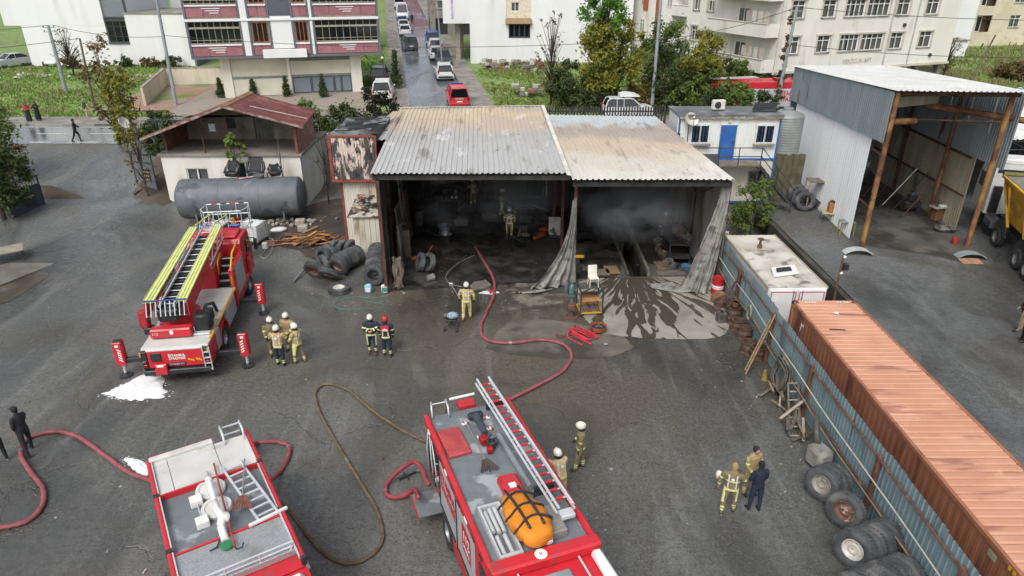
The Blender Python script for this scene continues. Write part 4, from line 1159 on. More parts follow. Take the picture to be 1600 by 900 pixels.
wall_panels(sd,(18.35,34.7),(19.05,46.5),1.0,lambda t: 6.75 - t * .5,14,M_SWHITE,TS,(-1,0,0),'white_panel',.28,.02,.0)
wall_panels(sd,(18.05,33.0),(19.0,47.8),lambda t: 6.6 - .5 * t,lambda t: 9.05 - .75 * t,16,M_SGREY,TS,(-1,0,0),'grey_panel',.22,.025,.0)
roof_field(sd,(17.95,32.6,9.12),(24.35,32.6,9.05),(18.9,48.0,8.28),(25.5,48.0,8.3),(0,.5,1),8,pm('dcdcd8','d0d0cb',.6,.5,stain='b9b6ae',ssc=.7,samt=(.55,.75)),TS,.27,.04)
wall_panels(sd,(24.9,36.0),(25.4,47.6),1.0,5.2,11,M_CORRB,TS,(-1,0,0),'inner_panel',.2,.03,.03)
wall_panels(sd,(24.75,33.6),(25.35,47.7),5.1,lambda t: 9.0 - .7 * t,14,M_SGREY,TS,(-1,0,0),'grey_panel',.2,.03,.0)
wall_panels(sd,(19.0,47.6),(25.4,47.6),1.8,8.3,7,M_SGREY,TS,(0,-1,0),'back_panel',.2,.03,.0)
def smb():
    b = MB();b.T = TS;return b
for (x,y,z,r,m) in ((18.24,33.1,9.0,.13,M_YPOST),(24.0,33.5,8.95,.13,M_YPOST),(24.6,38.2,8.7,.1,M_YPOST),(24.85,43,8.5,.1,M_POST),(18.95,39,8.3,.1,M_POST)):
    b = smb();b.tube([(x,y,.98),(x,y,z)],r,10);b.build('post',m,sd,smooth=40)
for (p,q,r) in (((18.2,33.1,7.6),(20.0,34.2,7.45),.16),((21.5,36,7.9),(26.5,33.2,7.4),.16),((20.0,34.1,7.55),(24.1,33.6,7.5),.05),((18.2,33.1,8.95),(24.2,33.3,8.85),.09),((24.6,36,5.1),(25.3,47,5.1),.07),((24.7,36,3.0),(25.2,47,3.0),.06),((18.3,33.2,5.9),(18.5,34.9,5.95),.05),((18.3,33.2,3.2),(18.5,34.9,3.2),.05)):
    b = smb();b.tube([p,q],r,10);b.build('tube_beam',M_YPOST if r > .1 else M_POST,sd,smooth=40)
b = smb();b.slab((18.9,34.2,8.6),(21.6,35.4,8.55),(21.6,35.4,8.1),(18.9,34.2,8.1),.04);b.build('fascia_scrap',M_CORRB,sd)
tag(blob('worn_concrete',[(18.8,33.5),(21,32.6),(23.5,31),(24.5,33.8),(24.3,45),(19.4,45)],hr,.012,pm('5d5a54','4a4843',.9,.8,bump=.3,stain='332f2a',ssc=.4,samt=(.45,.62))),kind='structure')
# neighbour shed with white roof behind the tipper
nb = top('canopy_shed','low white-roofed canopy with a lattice truss at the right edge','shed',(30.5,41,1.0))
roof_field(nb,(-3.0,-2.5,4.5),(12,-2.5,4.5),(-3.0,6.5,5.4),(12,6.5,5.4),(0,1),12,pm('d8d9d6','cbccc9',.6,.5,stain='b0ada5'),None,.3,.04)
b = MB();
for i in range(16): b.tube([(-3 + i * .9,-2.45,4.35 if i % 2 else 3.95),(-3 + (i + 1) * .9,-2.45,3.95 if i % 2 else 4.35)],.02,5)
b.tube([(-3,-2.45,4.4),(12,-2.45,4.4)],.035,6);b.tube([(-3,-2.45,3.92),(12,-2.45,3.92)],.035,6);b.build('lattice_truss',M_FRM,nb)
wall_panels(nb,(-3,6.4),(12,6.4),0,5.2,10,M_BEAM,None,(0,-1,0),'back_panel')
for x in (-2.9,4.5,11.9): MB().b2((x - .08,-2.5,-.02),(x + .08,-2.34,4.45)).build('post',M_FRM,nb)
# ------------------------------------------------------------------ wheels
M_TYRE = pm('27282a','343536',5,.85,bump=.3,bsc=30,stain='4a4844',ssc=3,samt=(.6,.75))
M_TYREG = pm('4f5153','3c3e40',2,.9,bump=.3,bsc=30,stain='6b6a67',ssc=1.6,samt=(.5,.7))
M_STEEL = pm('a8abad','8f9294',4,.4,metal=.7)
M_RUST = pm('6b4a3c','54382d',5,.8,stain='8a6a52',ssc=4)
M_WHITEP = pm('dcdcd9','d0d0cd',2,.4)
_wh = {}
def tyre_mesh(Rr,w,lugs=0,hole=.56):
    k = ('t',Rr,w,lugs,hole)
    if k in _wh: return _wh[k]
    b = MB();h = w / 2;ri = Rr * hole
    pr = [(ri,-h * .78),(ri + .02,-h * .92),(Rr * .8,-h),(Rr * .93,-h * .93),(Rr * .985,-h * .78),(Rr,-h * .5),(Rr,-h * .2),(Rr * .975,-h * .17),(Rr * .975,h * .17 - .01),(Rr,h * .2),(Rr,h * .5),(Rr * .985,h * .78),(Rr * .93,h * .93),(Rr * .8,h),(ri + .02,h * .92),(ri,h * .78),(ri * .99,0)]
    b.lathe(pr,36,Matrix.Rotation(R(90),4,'Y'),close=True)
    for i in range(lugs):
        a = 2 * math.pi * i / lugs
        for s in (-1,1):
            q = a + (s > 0) * math.pi / lugs
            b.box((s * h * .62,math.cos(q) * Rr * .995,math.sin(q) * Rr * .995),(h * .55,Rr * 2 * math.pi / lugs * .55,.03),rot=Matrix.Rotation(q - R(90),3,'X'))
    _wh[k] = b.mesh('tyre',40);return _wh[k]
def rim_mesh(Rr,w,style='steel',hole=.56):
    k = ('r',Rr,w,style,hole)
    if k in _wh: return _wh[k]
    b = MB();h = w / 2;ri = Rr * hole * .99;My = Matrix.Rotation(R(90),4,'Y')
    if style == 'car':
        b.lathe([(ri,-h * .7),(ri,h * .75),(ri * .93,h * .78),(ri * .9,h * .5),(.01,h * .45)],20,My)
        for i in range(5):
            a = i * 1.2566;b.box((h * .62,math.cos(a) * ri * .5,math.sin(a) * ri * .5),(h * .25,ri * .9,ri * .24),.01,rot=Matrix.Rotation(a,3,'X'))
        b.lathe([(ri * .22,h * .4),(ri * .2,h * .82),(.01,h * .84)],12,My)
    else:
        b.lathe([(ri,-h * .75),(ri,h * .8),(ri * .95,h * .84),(ri * .9,h * .6),(ri * .72,h * .15),(ri * .55,h * .2),(ri * .5,h * .35),(ri * .34,h * .38),(ri * .3,h * .1),(.01,h * .08)],24,My)
        for i in range(10):
            a = i * .6283;c = (h * .34,math.cos(a) * ri * .42,math.sin(a) * ri * .42)
            b.tube([c,(h * .48,c[1],c[2])],.018,6)
    _wh[k] = b.mesh('rim',30);return _wh[k]
def wheel(parent,x,y,z,Rr,w,side=1,style='steel',rim_m=None,name='wheel',lugs=0):
    """tyre with rim sub-part; side +1 shows its face to +x"""
    tm = tyre_mesh(Rr,w,lugs);rm = rim_mesh(Rr,w,style)
    if not tm.materials: tm.materials.append(M_TYRE)
    o = inst(name,tm,parent,(x,y,z),(0,0,0 if side > 0 else math.pi))
    r = inst('rim',rm,o)
    if not rm.materials: rm.materials.append(M_STEEL)
    if rim_m is not None:
        r.material_slots[0].link = 'OBJECT';r.material_slots[0].material = rim_m
    return o

# ------------------------------------------------------------------ fire vehicles
M_FRED = pm('c62a34','ba222c',1.5,.45,coat=.15,stain='93403f',ssc=2.2,samt=(.52,.74),bump=.08,bsc=6)
M_ALU = pm('cdd0d1','bcbfc1',2,.45,metal=.25)
M_DECK = pm('73797c','676d70',1.5,.55,stain='9aa0a2',ssc=.9,samt=(.55,.62))
M_DECKL = pm('c6c4be','b8b6b0',1.2,.55,stain='8e8a80',ssc=1,samt=(.55,.75))
M_DARK = pm('232527','2f3134',3,.5)
M_YEL = pm('d9a21b','c9930f',3,.5)
M_LIME = pm('d3d98a','c5cb78',3,.55,stain='a8ad6a',ssc=2,samt=(.6,.75))
M_ROLLER = pm('b9bdc0','a9adb0',30,.4,metal=.4,st=(.02,.02,1))
M_GREYP = pm('b6b9bb','a9acae',1.5,.45)
M_LRED = pm('c03038','a8262e',2,.5)
M_LITR = pm('a01418','80100f',4,.25)
M_LITW = pm('e8e8e4','d8d8d4',4,.2)
M_LBLUE = pm('1f4d9a','173d80',4,.2)

lt = top('ladder_truck','red fire ladder truck with yellow-topped ladder folded over its cab, outriggers down','fire truck',(-12.66,22.1,0),math.atan2(.155,.988))
def P_(name,mat,lo=None,hi=None,bev=.015,par=None,sm=False,**k):
    b = MB()
    b.b2(lo,hi,bev)
    return b.build(name,mat,par,smooth=sm)
P_('chassis',M_DARK,(-.5,.3,.55),(.5,9.0,.95),par=lt)
P_('rear_panel',M_FRED,(-1.0,0,.72),(1.0,.12,1.42),.02,lt)
P_('rear_bumper',M_DARK,(-1.2,-.12,.45),(1.2,.1,.66),.03,lt)
for s in (-1,1):
    P_('rear_lamp_column',M_DARK,(s * 1.11 - .1,-.02,.7),(s * 1.11 + .1,.14,1.42),.02,lt)
    for z in (.8,.95): P_('tail_lamp',M_LITR,(s * 1.11 - .06,-.05,z),(s * 1.11 + .06,-.015,z + .1),.01,lt)
    P_('corner_grab_rail',M_YEL,(s * 1.2 - .03,-.08,1.25),(s * 1.2 + .03,-.02,1.45),.02,lt)
P_('deck',M_DECKL,(-1.2,.1,1.42),(1.2,5.2,1.52),.02,lt)
P_('deck_edge',pm('d8d5d0','c9c6c1'),(-1.0,-.02,1.43),(1.0,.09,1.5),.01,lt)
P_('side_edge_stripe',M_YEL,(1.12,.5,1.521),(1.2,5.1,1.53),.0,lt)
for (a,c,m) in ((.15,1.15,M_FRED),(1.2,1.75,M_ROLLER),(3.15,4.7,M_ROLLER)):
    P_('side_locker',m,(1.05,a,.62),(1.22,c,1.42),.02,lt);P_('side_locker',m,(-1.22,a,.62),(-1.05,c,1.42),.02,lt)
P_('body_core',M_FRED,(-1.04,.13,.6),(1.04,5.1,1.41),.0,lt)
for s in (-1,1):
    b = MB()
    pts = [(1.0 * s,2.4 + .66 * math.cos(a),.55 + .72 * math.sin(a)) for a in [math.pi * i / 12 for i in range(13)]]
    for i in range(12):
        p,q = pts[i],pts[i + 1]
        b.slab((s * .98,p[1],p[2]),(s * 1.24,p[1],p[2]),(s * 1.24,q[1],q[2]),(s * .98,q[1],q[2]),.04)
    b.build('wheel_arch',M_FRED,lt)
    wheel(lt,s * 1.06,2.4,.52,.52,.3,s);wheel(lt,s * 1.08,7.7,.52,.52,.3,s)
P_('numberplate',M_DARK,(-.3,-.03,.78),(.32,-.001,.9),.005,lt);text('plate_lettering','34 NHN 913',.1,M_LITW,lt,(.01,-.035,.84),(R(90),0,0),.002)
text('lettering','İSTANBUL',.13,M_LITW,lt,(.05,-.006,1.2),(R(90),0,0),.004,1.0,.004);text('lettering','İTFAİYESİ',.13,M_LITW,lt,(.05,-.006,1.07),(R(90),0,0),.004,1.0,.004)
P_('control_panel',M_DARK,(-.88,-.03,1.0),(-.5,.02,1.35),.01,lt);P_('red_box',M_FRED,(-.75,-.2,.5),(-.32,-.06,.95),.03,lt);P_('white_label',M_LITW,(-.66,-.21,.85),(-.42,-.198,.94),.0,lt)
for x in (.42,.7): 
    b = MB();b.add([(x,-.008,.98),(x + .22,-.008,.9),(x + .22,-.008,.98),(x,-.008,1.06)],[(0,1,2,3)]);b.build('warning_stripe',M_YEL,lt)
b = MB();
for i in range(4): b.b2((1.02 + i * 0,.0 - .1,.55 + i * .24),(1.26,.02,.58 + i * .24))
b.b2((1.0,-.1,.5),(1.03,-.05,1.5));b.b2((1.24,-.1,.5),(1.27,-.05,1.5));b.build('step_ladder',M_ALU,lt)
# outriggers
def outrigger(x,y,s):
    P_('outrigger_beam',M_DARK,(min(s * 1.2,x),y - .09,.62),(max(s * 1.2,x),y + .09,.8),.01,lt)
    o = P_('outrigger_column',M_FRED,(x - .17,y - .17,.55),(x + .17,y + .17,1.55),.03,lt)
    b = MB();b.tube([(x,y,.1),(x,y,.6)],.055,10);b.build('jack_leg',M_ALU,o)
    b = MB();b.lathe([(.24,.0),(.24,.06),(.1,.1),(.06,.16),(.01,.17)],14,Matrix.Translation((x,y,.0)));b.build('foot_plate',M_DARK,o)
    P_('column_cap',M_DARK,(x - .13,y - .13,1.55),(x + .13,y + .13,1.58),.01,o)
    b = MB()
    for i in range(5):
        z = .72 + i * .11;b.add([(x - .1 * s,y - .172,z),(x + .02 * s,y - .172,z + .08),(x + .02 * s,y - .172,z + .14),(x - .1 * s,y - .172,z + .06)],[(0,1,2,3) if s > 0 else (3,2,1,0)])
    b.build('hazard_stripe',M_LITW,o)
    P_('emblem',M_LITW,(x - .06,y - .176,1.36),(x + .06,y - .171,1.46),0,o)
for (x,y,s) in ((2.3,.82,1),(-2.25,.82,-1),(2.15,5.45,1),(-2.1,5.45,-1)): outrigger(x,y,s)
# crew stair and cab
P_('red_bulkhead',M_FRED,(-1.15,5.2,.7),(.42,7.3,2.5),.03,lt)
P_('stair_side',M_FRED,(1.0,5.2,.6),(1.2,7.4,2.35),.02,lt);P_('side_roller_shutter',M_ROLLER,(1.2,5.6,1.0),(1.225,7.1,2.3),.01,lt)
for i in range(5):
    P_('stair_riser',M_DARK,(.44,5.25 + i * .34,.9),(.98,5.6 + i * .34,1.45 + i * .22),.01,lt);P_('stair_nosing',M_ALU,(.48,5.22 + i * .34,1.45 + i * .22),(.95,5.36 + i * .34,1.475 + i * .22),.005,lt)
b = MB();b.tube([(1.1,5.2,1.5),(1.1,5.25,2.3),(1.1,6.0,2.85),(1.1,7.2,2.95)],.045,8);b.build('handrail',M_YEL,lt,smooth=True)
b = MB();b.tube([(.5,5.6,2.0),(.5,5.7,2.55),(.5,6.3,2.75),(.5,6.4,2.4)],.035,8);b.build('handrail',M_YEL,lt,smooth=True)
b = MB()
prof = [(7.35,.75),(9.45,.75),(9.5,1.7),(9.25,2.65),(9.05,2.88),(7.5,2.92),(7.35,2.75)]
b.prism(prof,-1.15,1.15,'x');b.build('cab',M_FRED,lt)
P_('cab_roof_pod',M_FRED,(-.95,7.6,2.92),(.95,8.9,3.05),.05,lt)
b = MB();b.slab((-1.0,9.515,1.75),(1.0,9.515,1.75),(1.0,9.29,2.6),(-1.0,9.29,2.6),-.02);b.build('windscreen',M_GLD,lt)
for s in (-1,1):
    P_('side_window',M_GLD,(s * 1.155 - .01,8.3,1.75),(s * 1.155 + .01,9.15,2.5),.0,lt)
    P_('light_bar',M_LBLUE,(s * .7 - .25,8.75,3.05),(s * .7 + .25,8.95,3.2),.04,lt)
    o = P_('mirror',M_DARK,(s * 1.42 - .08,9.2,1.7),(s * 1.42 + .08,9.3,2.3),.03,lt);b = MB();b.tube([(s * 1.15,9.2,2.35),(s * 1.42,9.25,2.32)],.02,6);b.build('mirror_arm',M_DARK,o)
    b = MB();b.box((s * 1.18,7.75,.95),(.1,1.3,.28),.04);b.build('front_mudguard',M_FRED,lt)
P_('door_fairing',M_FRED,(1.16,8.0,1.0),(1.3,8.6,1.75),.03,lt)
# turntable and ladder
b = MB();b.lathe([(.85,1.5),(.85,1.65),(.75,1.7),(.7,1.95),(.01,1.96)],28,Matrix.Translation((-.25,2.3,0)));b.build('turntable',M_FRED,lt,smooth=35)
P_('rear_counterweight',M_FRED,(-1.0,.7,1.58),(.5,1.1,1.95),.05,lt);text('number','112',.16,M_LITW,lt,(-.8,.69,1.78),(R(90),0,0),.003)
MB().ell((-.2,.69,1.82),(.07,.01,.1)).build('emblem',M_LITW,lt)
b = MB();b.box((.82,1.35,1.92),(.62,.6,.72),.09);b.box((.98,1.7,2.0),(.3,.35,.5),.06);b.build('covered_control_seat',pm('17181a','26272a',3,.55,bump=.5,bsc=6),lt,smooth=40)
P_('footboard',M_ALU,(.5,.85,1.54),(1.1,1.1,1.6),.01,lt)
b = MB();b.box((-1.3,1.35,2.15),(.36,.35,.75),.08);b.build('covered_reel',pm('a02a2c','8e2326',3,.7,bump=.4,bsc=6),lt,smooth=40);P_('reel_base',M_DARK,(-1.35,1.15,1.55),(-1.05,1.5,1.82),.02,lt)
b = MB();b.tube([(-1.25,1.6,2.3),(-1.25,1.65,2.75),(-1.15,1.7,2.85),(-1.05,1.7,2.75),(-1.05,1.7,2.3)],.03,8);b.build('grab_hoop',M_YEL,lt,smooth=True)
b = MB();b.tube([(.55,2.2,1.7),(.75,2.25,2.15),(.95,2.5,2.1),(.95,2.8,1.6)],.07,8);b.build('hydraulic_hose',M_DARK,lt,smooth=True)
LA,LB = Vector((-.32,1.1,2.55)),Vector((-.12,7.2,3.35))      # base section
def lp(t,dx,dz): return LA.lerp(LB,t) + Vector((dx,0,dz))
for s in (-1,1):
    b = MB();b.slab(lp(0,s * .6 - .19,.42),lp(0,s * .6 + .19,.42),lp(1,s * .52 + .16,.4),lp(1,s * .52 - .16,.4),.05);b.build('ladder_walkway',M_LIME,lt)
    for k in (-.19,-.06,.06,.19):
        b = MB();b.bar(lp(0,s * .6 + k,.43),lp(1,s * .52 + k * .85,.41),.025,.03);b.build('walkway_rib',pm('b9bf7c','aab06c'),lt)
    b = MB();b.slab(lp(0,s * .79,-.25),lp(.55,s * .74,-.2),lp(.55,s * .74,.36),lp(0,s * .79,.36),.05 * s);b.build('side_plate',M_FRED,lt)
    for (t0,t1,z0,z1) in [(i / 14,(i + 1) / 14,(-.15 if i % 2 else .36),(.36 if i % 2 else -.15)) for i in range(5,14)]:
        b = MB();b.tube([lp(t0,s * .7,z0),lp(t1,s * .68,z1)],.025,6);b.build('truss_bar',M_ALU,lt)
    for z in (-.18,.37):
        b = MB();b.tube([lp(.1,s * .72,z),lp(1,s * .66,z)],.035,6);b.build('truss_chord',M_ALU,lt)
    for (w,z,t1) in ((.34,.1,1.02),(.26,.18,1.05)):
        b = MB();b.bar(lp(0,s * w,z),lp(t1,s * w * .95,z),.05,.09);b.build('inner_rail',M_ALU if w < .3 else M_DARK,lt)
b = MB();b.slab(lp(0,-.4,-.06),lp(0,.4,-.06),lp(1,.38,-.06),lp(1,-.38,-.06),.04);b.build('walkway_gap_shade',M_DARK,lt)  # added dark slab standing in for the shaded gap between the walkways
for i in range(26):
    b = MB();b.tube([lp(i / 26,-.34,.02),lp(i / 26,.34,.02)],.02,6);b.build('rung',M_DARK if i % 2 else M_ALU,lt)
for i in range(9):
    x = -.68 + i * .17;b = MB();b.tube([lp(0,x,.42),lp(0,x,.0) + Vector((0,-.25,-.1)),lp(0,x,-.2)],.02,6);b.build('rear_guard_bar',M_ALU,lt)
b = MB();b.tube([lp(0,-.78,.45),lp(0,.78,.45)],.035,8);b.build('blue_guard_rail',pm('2a4a86','22407a'),lt);P_('winch',M_DARK,(-.7,1.0,2.1),(.05,1.5,2.6),.08,lt)
# upper section reaching forward to the basket
UA,UB = lp(.98,0,.15),Vector((-.35,11.0,2.75))
def up(t,dx,dz): return UA.lerp(UB,t) + Vector((dx,0,dz))
for s in (-1,1):
    for z in (0,.38):
        b = MB();b.tube([up(0,s * .38,z),up(1,s * .42,z)],.03,6);b.build('fly_rail',M_ALU if z == 0 else M_LIME,lt)
    for i in range(8):
        b = MB();b.tube([up(i / 8,s * .4,0 if i % 2 else .38),up((i + 1) / 8,s * .4,.38 if i % 2 else 0)],.018,5);b.build('truss_bar',M_ALU,lt)
for i in range(10):
    b = MB();b.tube([up(i / 10,-.4,0),up(i / 10,.4,0)],.018,6);b.build('rung',M_ALU,lt)
# rescue basket
bx0,bx1,by0,by1,bz0,bz1 = -1.5,.8,11.0,12.3,2.0,3.15
bk = P_('basket_floor',M_DECKL,(bx0 + .2,by0,bz0),(bx1 - .2,by1,bz0 + .08),.02,lt)
corn = [(bx0 + .25,by0),(bx1 - .25,by0),(bx1,by0 + .5),(bx1 - .1,by1),(bx0 + .1,by1),(bx0,by0 + .5)]
for z in (bz0 + .12,bz0 + .6,bz1):
    b = MB();b.tube([(x,y,z) for x,y in corn],.03,6,closed=True);b.build('basket_rail',M_ALU,bk)
for (x,y) in corn + [((bx0 + bx1) / 2 - .2,by0),((bx0 + bx1) / 2 + .2,by0),((bx0 + bx1) / 2 - .4,by1),((bx0 + bx1) / 2 + .4,by1)]:
    b = MB();b.tube([(x,y,bz0),(x,y,bz1)],.025,6);b.build('basket_post',M_ALU,bk)
for (x,m) in ((bx0 + .5,M_LITR),(bx1 - .45,M_LITR),((bx0 + bx1) / 2 + .45,M_YEL)): P_('basket_panel',m,(x - .1,by0 - .02,bz0 + .35),(x + .1,by0 + .02,bz0 + .8),.01,bk)
P_('basket_seat',M_DARK,(-.6,by0 + .5,bz0 + .08),(-.1,by0 + .9,bz0 + .6),.04,bk)
for i in range(4): P_('basket_pad',M_DARK if i % 2 else M_LITR,(bx0 + .35 + i * .45,by1 - .03,bz1 - .02),(bx0 + .65 + i * .45,by1 + .05,bz1 + .06),.02,bk)

# ------------------------------------------------------------------ engine with ladder and orange bag (right-hand of the two near ones)
def engine_shell(t,L=8.0,cab_y=5.75,H=3.1,W=1.25):
    P_('chassis',M_DARK,(-.5,.3,.5),(.5,L - .3,.9),par=t)
    for s in (-1,1):
        for y in (1.95,L - 1.5): wheel(t,s * 1.08,y,.52,.52,.32,s)
    b = MB();b.prism([(cab_y,.7),(L,.7),(L + .05,1.6),(L - .25,2.6),(L - .5,2.82),(cab_y,2.85)],-W + .02,W - .02,'x');b.build('cab',M_FRED,t)
    b = MB();b.slab((-1.05,L + .06,1.6),(1.05,L + .06,1.6),(1.05,L - .25,2.55),(-1.05,L - .25,2.55),-.02);b.build('windscreen',M_GLD,t)
    P_('front_bumper',M_LITW,(-1.22,L - .05,.4),(1.22,L + .25,.8),.05,t)
    for s in (-1,1):
        P_('cab_window',M_GLD,(s * W - .01,cab_y + .1,1.65),(s * W + .012,L - .55,2.55),.0,t)
        P_('headlamp',M_LITW,(s * .95 - .15,L + .25,.55),(s * .95 + .15,L + .28,.75),.01,t)
        P_('mirror',M_DARK,(s * 1.45 - .08,L - .15,1.7),(s * 1.45 + .08,L - .05,2.3),.03,t)
e2 = top('fire_engine','red fire engine nearest the camera with roof ladder and orange rescue bag on top','fire engine',(-1.29,16.19,0),math.atan2(-.345,-.939),'fire engines at the foot of the yard')
engine_shell(e2)
P_('roof_deck',M_DECK,(-1.14,.02,2.9),(1.12,5.72,2.98),.0,e2)
P_('body_core',M_FRED,(-1.16,.1,.75),(1.0,5.7,2.88),.0,e2)
for s in (-1,1):
    b = MB();b.b2((s * 1.2 - .07,.0,2.78),(s * 1.2 + .07,5.72,3.12),.04);b.build('roof_rail',M_FRED,e2)
    for i in range(9):
        P_('rail_lamp' if i % 3 == 0 else 'rail_bracket',M_LITW if i % 3 == 0 else M_DARK,(s * 1.27 - .02,.5 + i * .58,2.88),(s * 1.27 + .02,.72 + i * .58,2.96),.01,e2)
P_('body_side',M_FRED,(-1.24,.05,.7),(-1.17,5.7,2.78),.0,e2)
for (a,c) in ((1.42,3.02),(3.08,4.62)):
    P_('side_shutter',M_GREYP,(1.13,a,1.05),(1.22,c,2.74),.02,e2)
    P_('shutter_rail',M_DARK,(1.2,a - .04,1.0),(1.24,a,2.76),.0,e2);P_('shutter_handle',M_DARK,(1.22,a + .1,1.08),(1.25,c - .1,1.13),.0,e2)
P_('red_skirt',M_FRED,(1.0,2.6,.55),(1.24,5.7,1.02),.03,e2);P_('red_pillar',M_FRED,(1.05,4.64,1.0),(1.235,5.0,2.78),.02,e2)
P_('crew_door',M_FRED,(1.1,5.02,.6),(1.245,5.72,2.78),.02,e2);P_('door_window',M_GLD,(1.24,5.06,1.55),(1.26,5.7,2.6),.0,e2)
text('lettering','İSTANBUL',.34,M_LRED,e2,(1.226,2.22,2.25),(R(90),0,R(90)),.004,.92,.012);text('lettering','İTFAİYESİ',.34,M_LRED,e2,(1.226,2.22,1.88),(R(90),0,R(90)),.004,.92,.012)
P_('badge',M_LRED,(1.221,3.55,1.55),(1.228,4.25,2.4),.0,e2);text('number','112',.42,M_LITW,e2,(1.231,3.9,2.05),(R(90),0,R(90)),.003,.85,.012);text('badge_lettering','İTFAİYE',.13,M_LITW,e2,(1.231,3.9,1.72),(R(90),0,R(90)),.003)
# open pump bay at the rear right corner
P_('pump_bay',M_DARK,(.5,.06,.95),(1.05,1.38,2.7),.0,e2)
for i in range(5):
    b = MB();b.tube([(1.18,.12 + i * .06,2.7),(1.25,.1 + i * .25,2.0),(1.2,.1 + i * .22,1.1)],.018,6);b.build('bay_rail',M_ALU if i % 2 == 0 else M_DARK,e2,smooth=True)
for (y,z,m) in ((.4,1.3,M_FRED),(.8,1.4,M_ALU),(1.05,1.2,M_FRED),(.6,1.7,M_ALU),(.9,1.9,M_DARK)):
    b = MB();b.tube([(1.0,y,z),(1.22,y,z)],.08,10);b.build('valve',m,e2,smooth=30)
P_('folding_step',M_DECK,(1.1,.35,.62),(1.85,1.3,.68),.01,e2);P_('step_edge',M_FRED,(1.85,.35,.6),(1.88,1.3,.69),.0,e2)
P_('rear_wall',M_FRED,(-1.2,.0,.7),(1.1,.09,2.88),.02,e2)
# roof equipment (fixed to the engine)
for (x0,w,z) in ((-.72,.44,3.28),(-.72,.36,3.42)):
    for s in (-1,1):
        b = MB();b.tube([(x0 + s * w / 2,-.72,z),(x0 - .14 + s * w / 2,4.95,z)],.035,8);b.build('ladder_stile',M_ALU,e2,smooth=30)
for i in range(18):
    y = -.55 + i * .3;xo = -.14 * (y + .72) / 5.67;b = MB();b.tube([(-.9 + xo,y,3.3),(-.54 + xo,y,3.3)],.022,6);b.build('ladder_rung',M_ALU,e2)
    if i % 1 == 0: 
        P_('rung_sleeve',M_LRED,(-.83 + xo,y - .03,3.27),(-.61 + xo,y + .035,3.335),.01,e2)
P_('ladder_foot',M_ALU,(-1.02,4.9,3.2),(-.68,5.15,3.32),.02,e2)
for y in (.2,3.9): P_('ladder_cradle',M_DARK,(-1.0,y,2.98),(-.5,y + .1,3.24),.01,e2)
b = MB();b.tube([(-.42,1.55,3.08),(-.48,3.75,3.08)],.085,12);b.build('suction_pipe',pm('7d8385','6d7375'),e2,smooth=30)
b = MB();b.box((.78,1.4,3.04),(.62,1.15,.12),.03,rz=R(2));b.build('covered_hatch',pm('b04a48','9c3c3c',3,.5,bump=.6,bsc=5),e2)
b = MB();b.box((-.03,3.7,3.12),(.52,.95,.26),.08);b.build('red_cover',M_FRED,e2,smooth=40);P_('cover_label',M_LITW,(-.12,3.62,3.252),(.06,3.8,3.258),0,e2);P_('cover_tray',M_DECK,(-.42,3.2,2.98),(.28,4.3,3.03),.01,e2)
P_('side_tray',M_ALU,(.42,4.0,2.98),(.95,4.06,3.15),.0,e2);P_('side_tray',M_ALU,(.42,5.55,2.98),(.95,5.62,3.15),.0,e2);P_('side_tray',M_ALU,(.9,4.06,2.98),(.95,5.55,3.15),.0,e2);P_('side_tray',M_ALU,(.42,4.06,2.98),(.47,5.55,3.15),.0,e2)
for (x,a,c) in ((.58,4.1,4.85),(.7,4.1,4.85),(.82,4.15,4.8),(.62,4.95,5.5),(.8,4.95,5.5)):
    b = MB();b.tube([(x,a,3.06),(x,c,3.06)],.05,8);b.build('tool_tube',M_ALU,e2,smooth=30)
P_('tread_box',pm('8a8682','7c7874',20,.5),(-.72,4.55,2.98),(-.2,5.4,3.2),.02,e2)
P_('cab_ledge',M_FRED,(-1.3,5.6,2.85),(1.25,5.95,3.14),.05,e2);text('ledge_mark','II',.13,M_DARK,e2,(.1,5.8,3.152),(0,0,R(180)),.001)
b = MB();b.lathe([(.14,3.138),(.14,3.149),(.001,3.15)],20,Matrix.Translation((.1,5.8,0)));b.build('ledge_ring',M_LITW,e2)
P_('roof_hatch',pm('8b949a','7d868c'),(-.42,6.15,2.85),(.4,7.1,2.93),.08,e2)
for s in (-1,1):
    b = MB();b.tube([(s * .7,6.0,2.98),(s * .72,6.75,2.96)],.025,6);b.build('air_horn',M_ALU,e2);MB().lathe([(.03,0),(.09,.12),(.1,.12)],12,Matrix.Translation((s * .72,6.75,2.98)) @ Matrix.Rotation(R(-90),4,'X')).build('horn_bell',M_ALU,e2)
    b = MB();b.box((s * 1.12,6.5,2.95),(.26,1.1,.2),.07);b.build('light_bar',M_LITW,e2,smooth=40)
b = MB();b.lathe([(.08,0),(.12,.12),(.16,.2),(.15,.22),(.01,.15)],14,Matrix.Translation((-.18,5.62,3.18)) @ Matrix.Rotation(R(70),4,'X'));b.build('loudspeaker',M_LITW,e2,smooth=35)
P_('rear_sign',M_LRED,(-.28,-.35,2.95),(.22,-.02,3.1),.02,e2);b = MB();b.tube([(-.35,-.42,3.15),(.4,-.42,3.13)],.04,8);b.build('rear_light_tube',M_LITW,e2)
b = MB();b.tube([(1.05,.15,3.0),(1.05,.1,3.3),(1.0,-.15,3.35),(.98,-.2,2.5)],.025,6);b.build('grab_rail',M_ALU,e2,smooth=True)
b = MB();b.tube([(.6,.25,3.0),(.6,.2,3.3),(.58,-.15,3.35),(.58,-.2,2.5)],.025,6);b.build('grab_rail',M_ALU,e2,smooth=True)
b = MB();b.tube([(1.02,-.1,3.3),(.59,-.1,3.3)],.02,6);b.build('grab_rail',M_ALU,e2)
def on(parent,x,y,z):
    return parent.matrix_basis @ Vector((x,y,z))
bpy.context.view_layer.update()
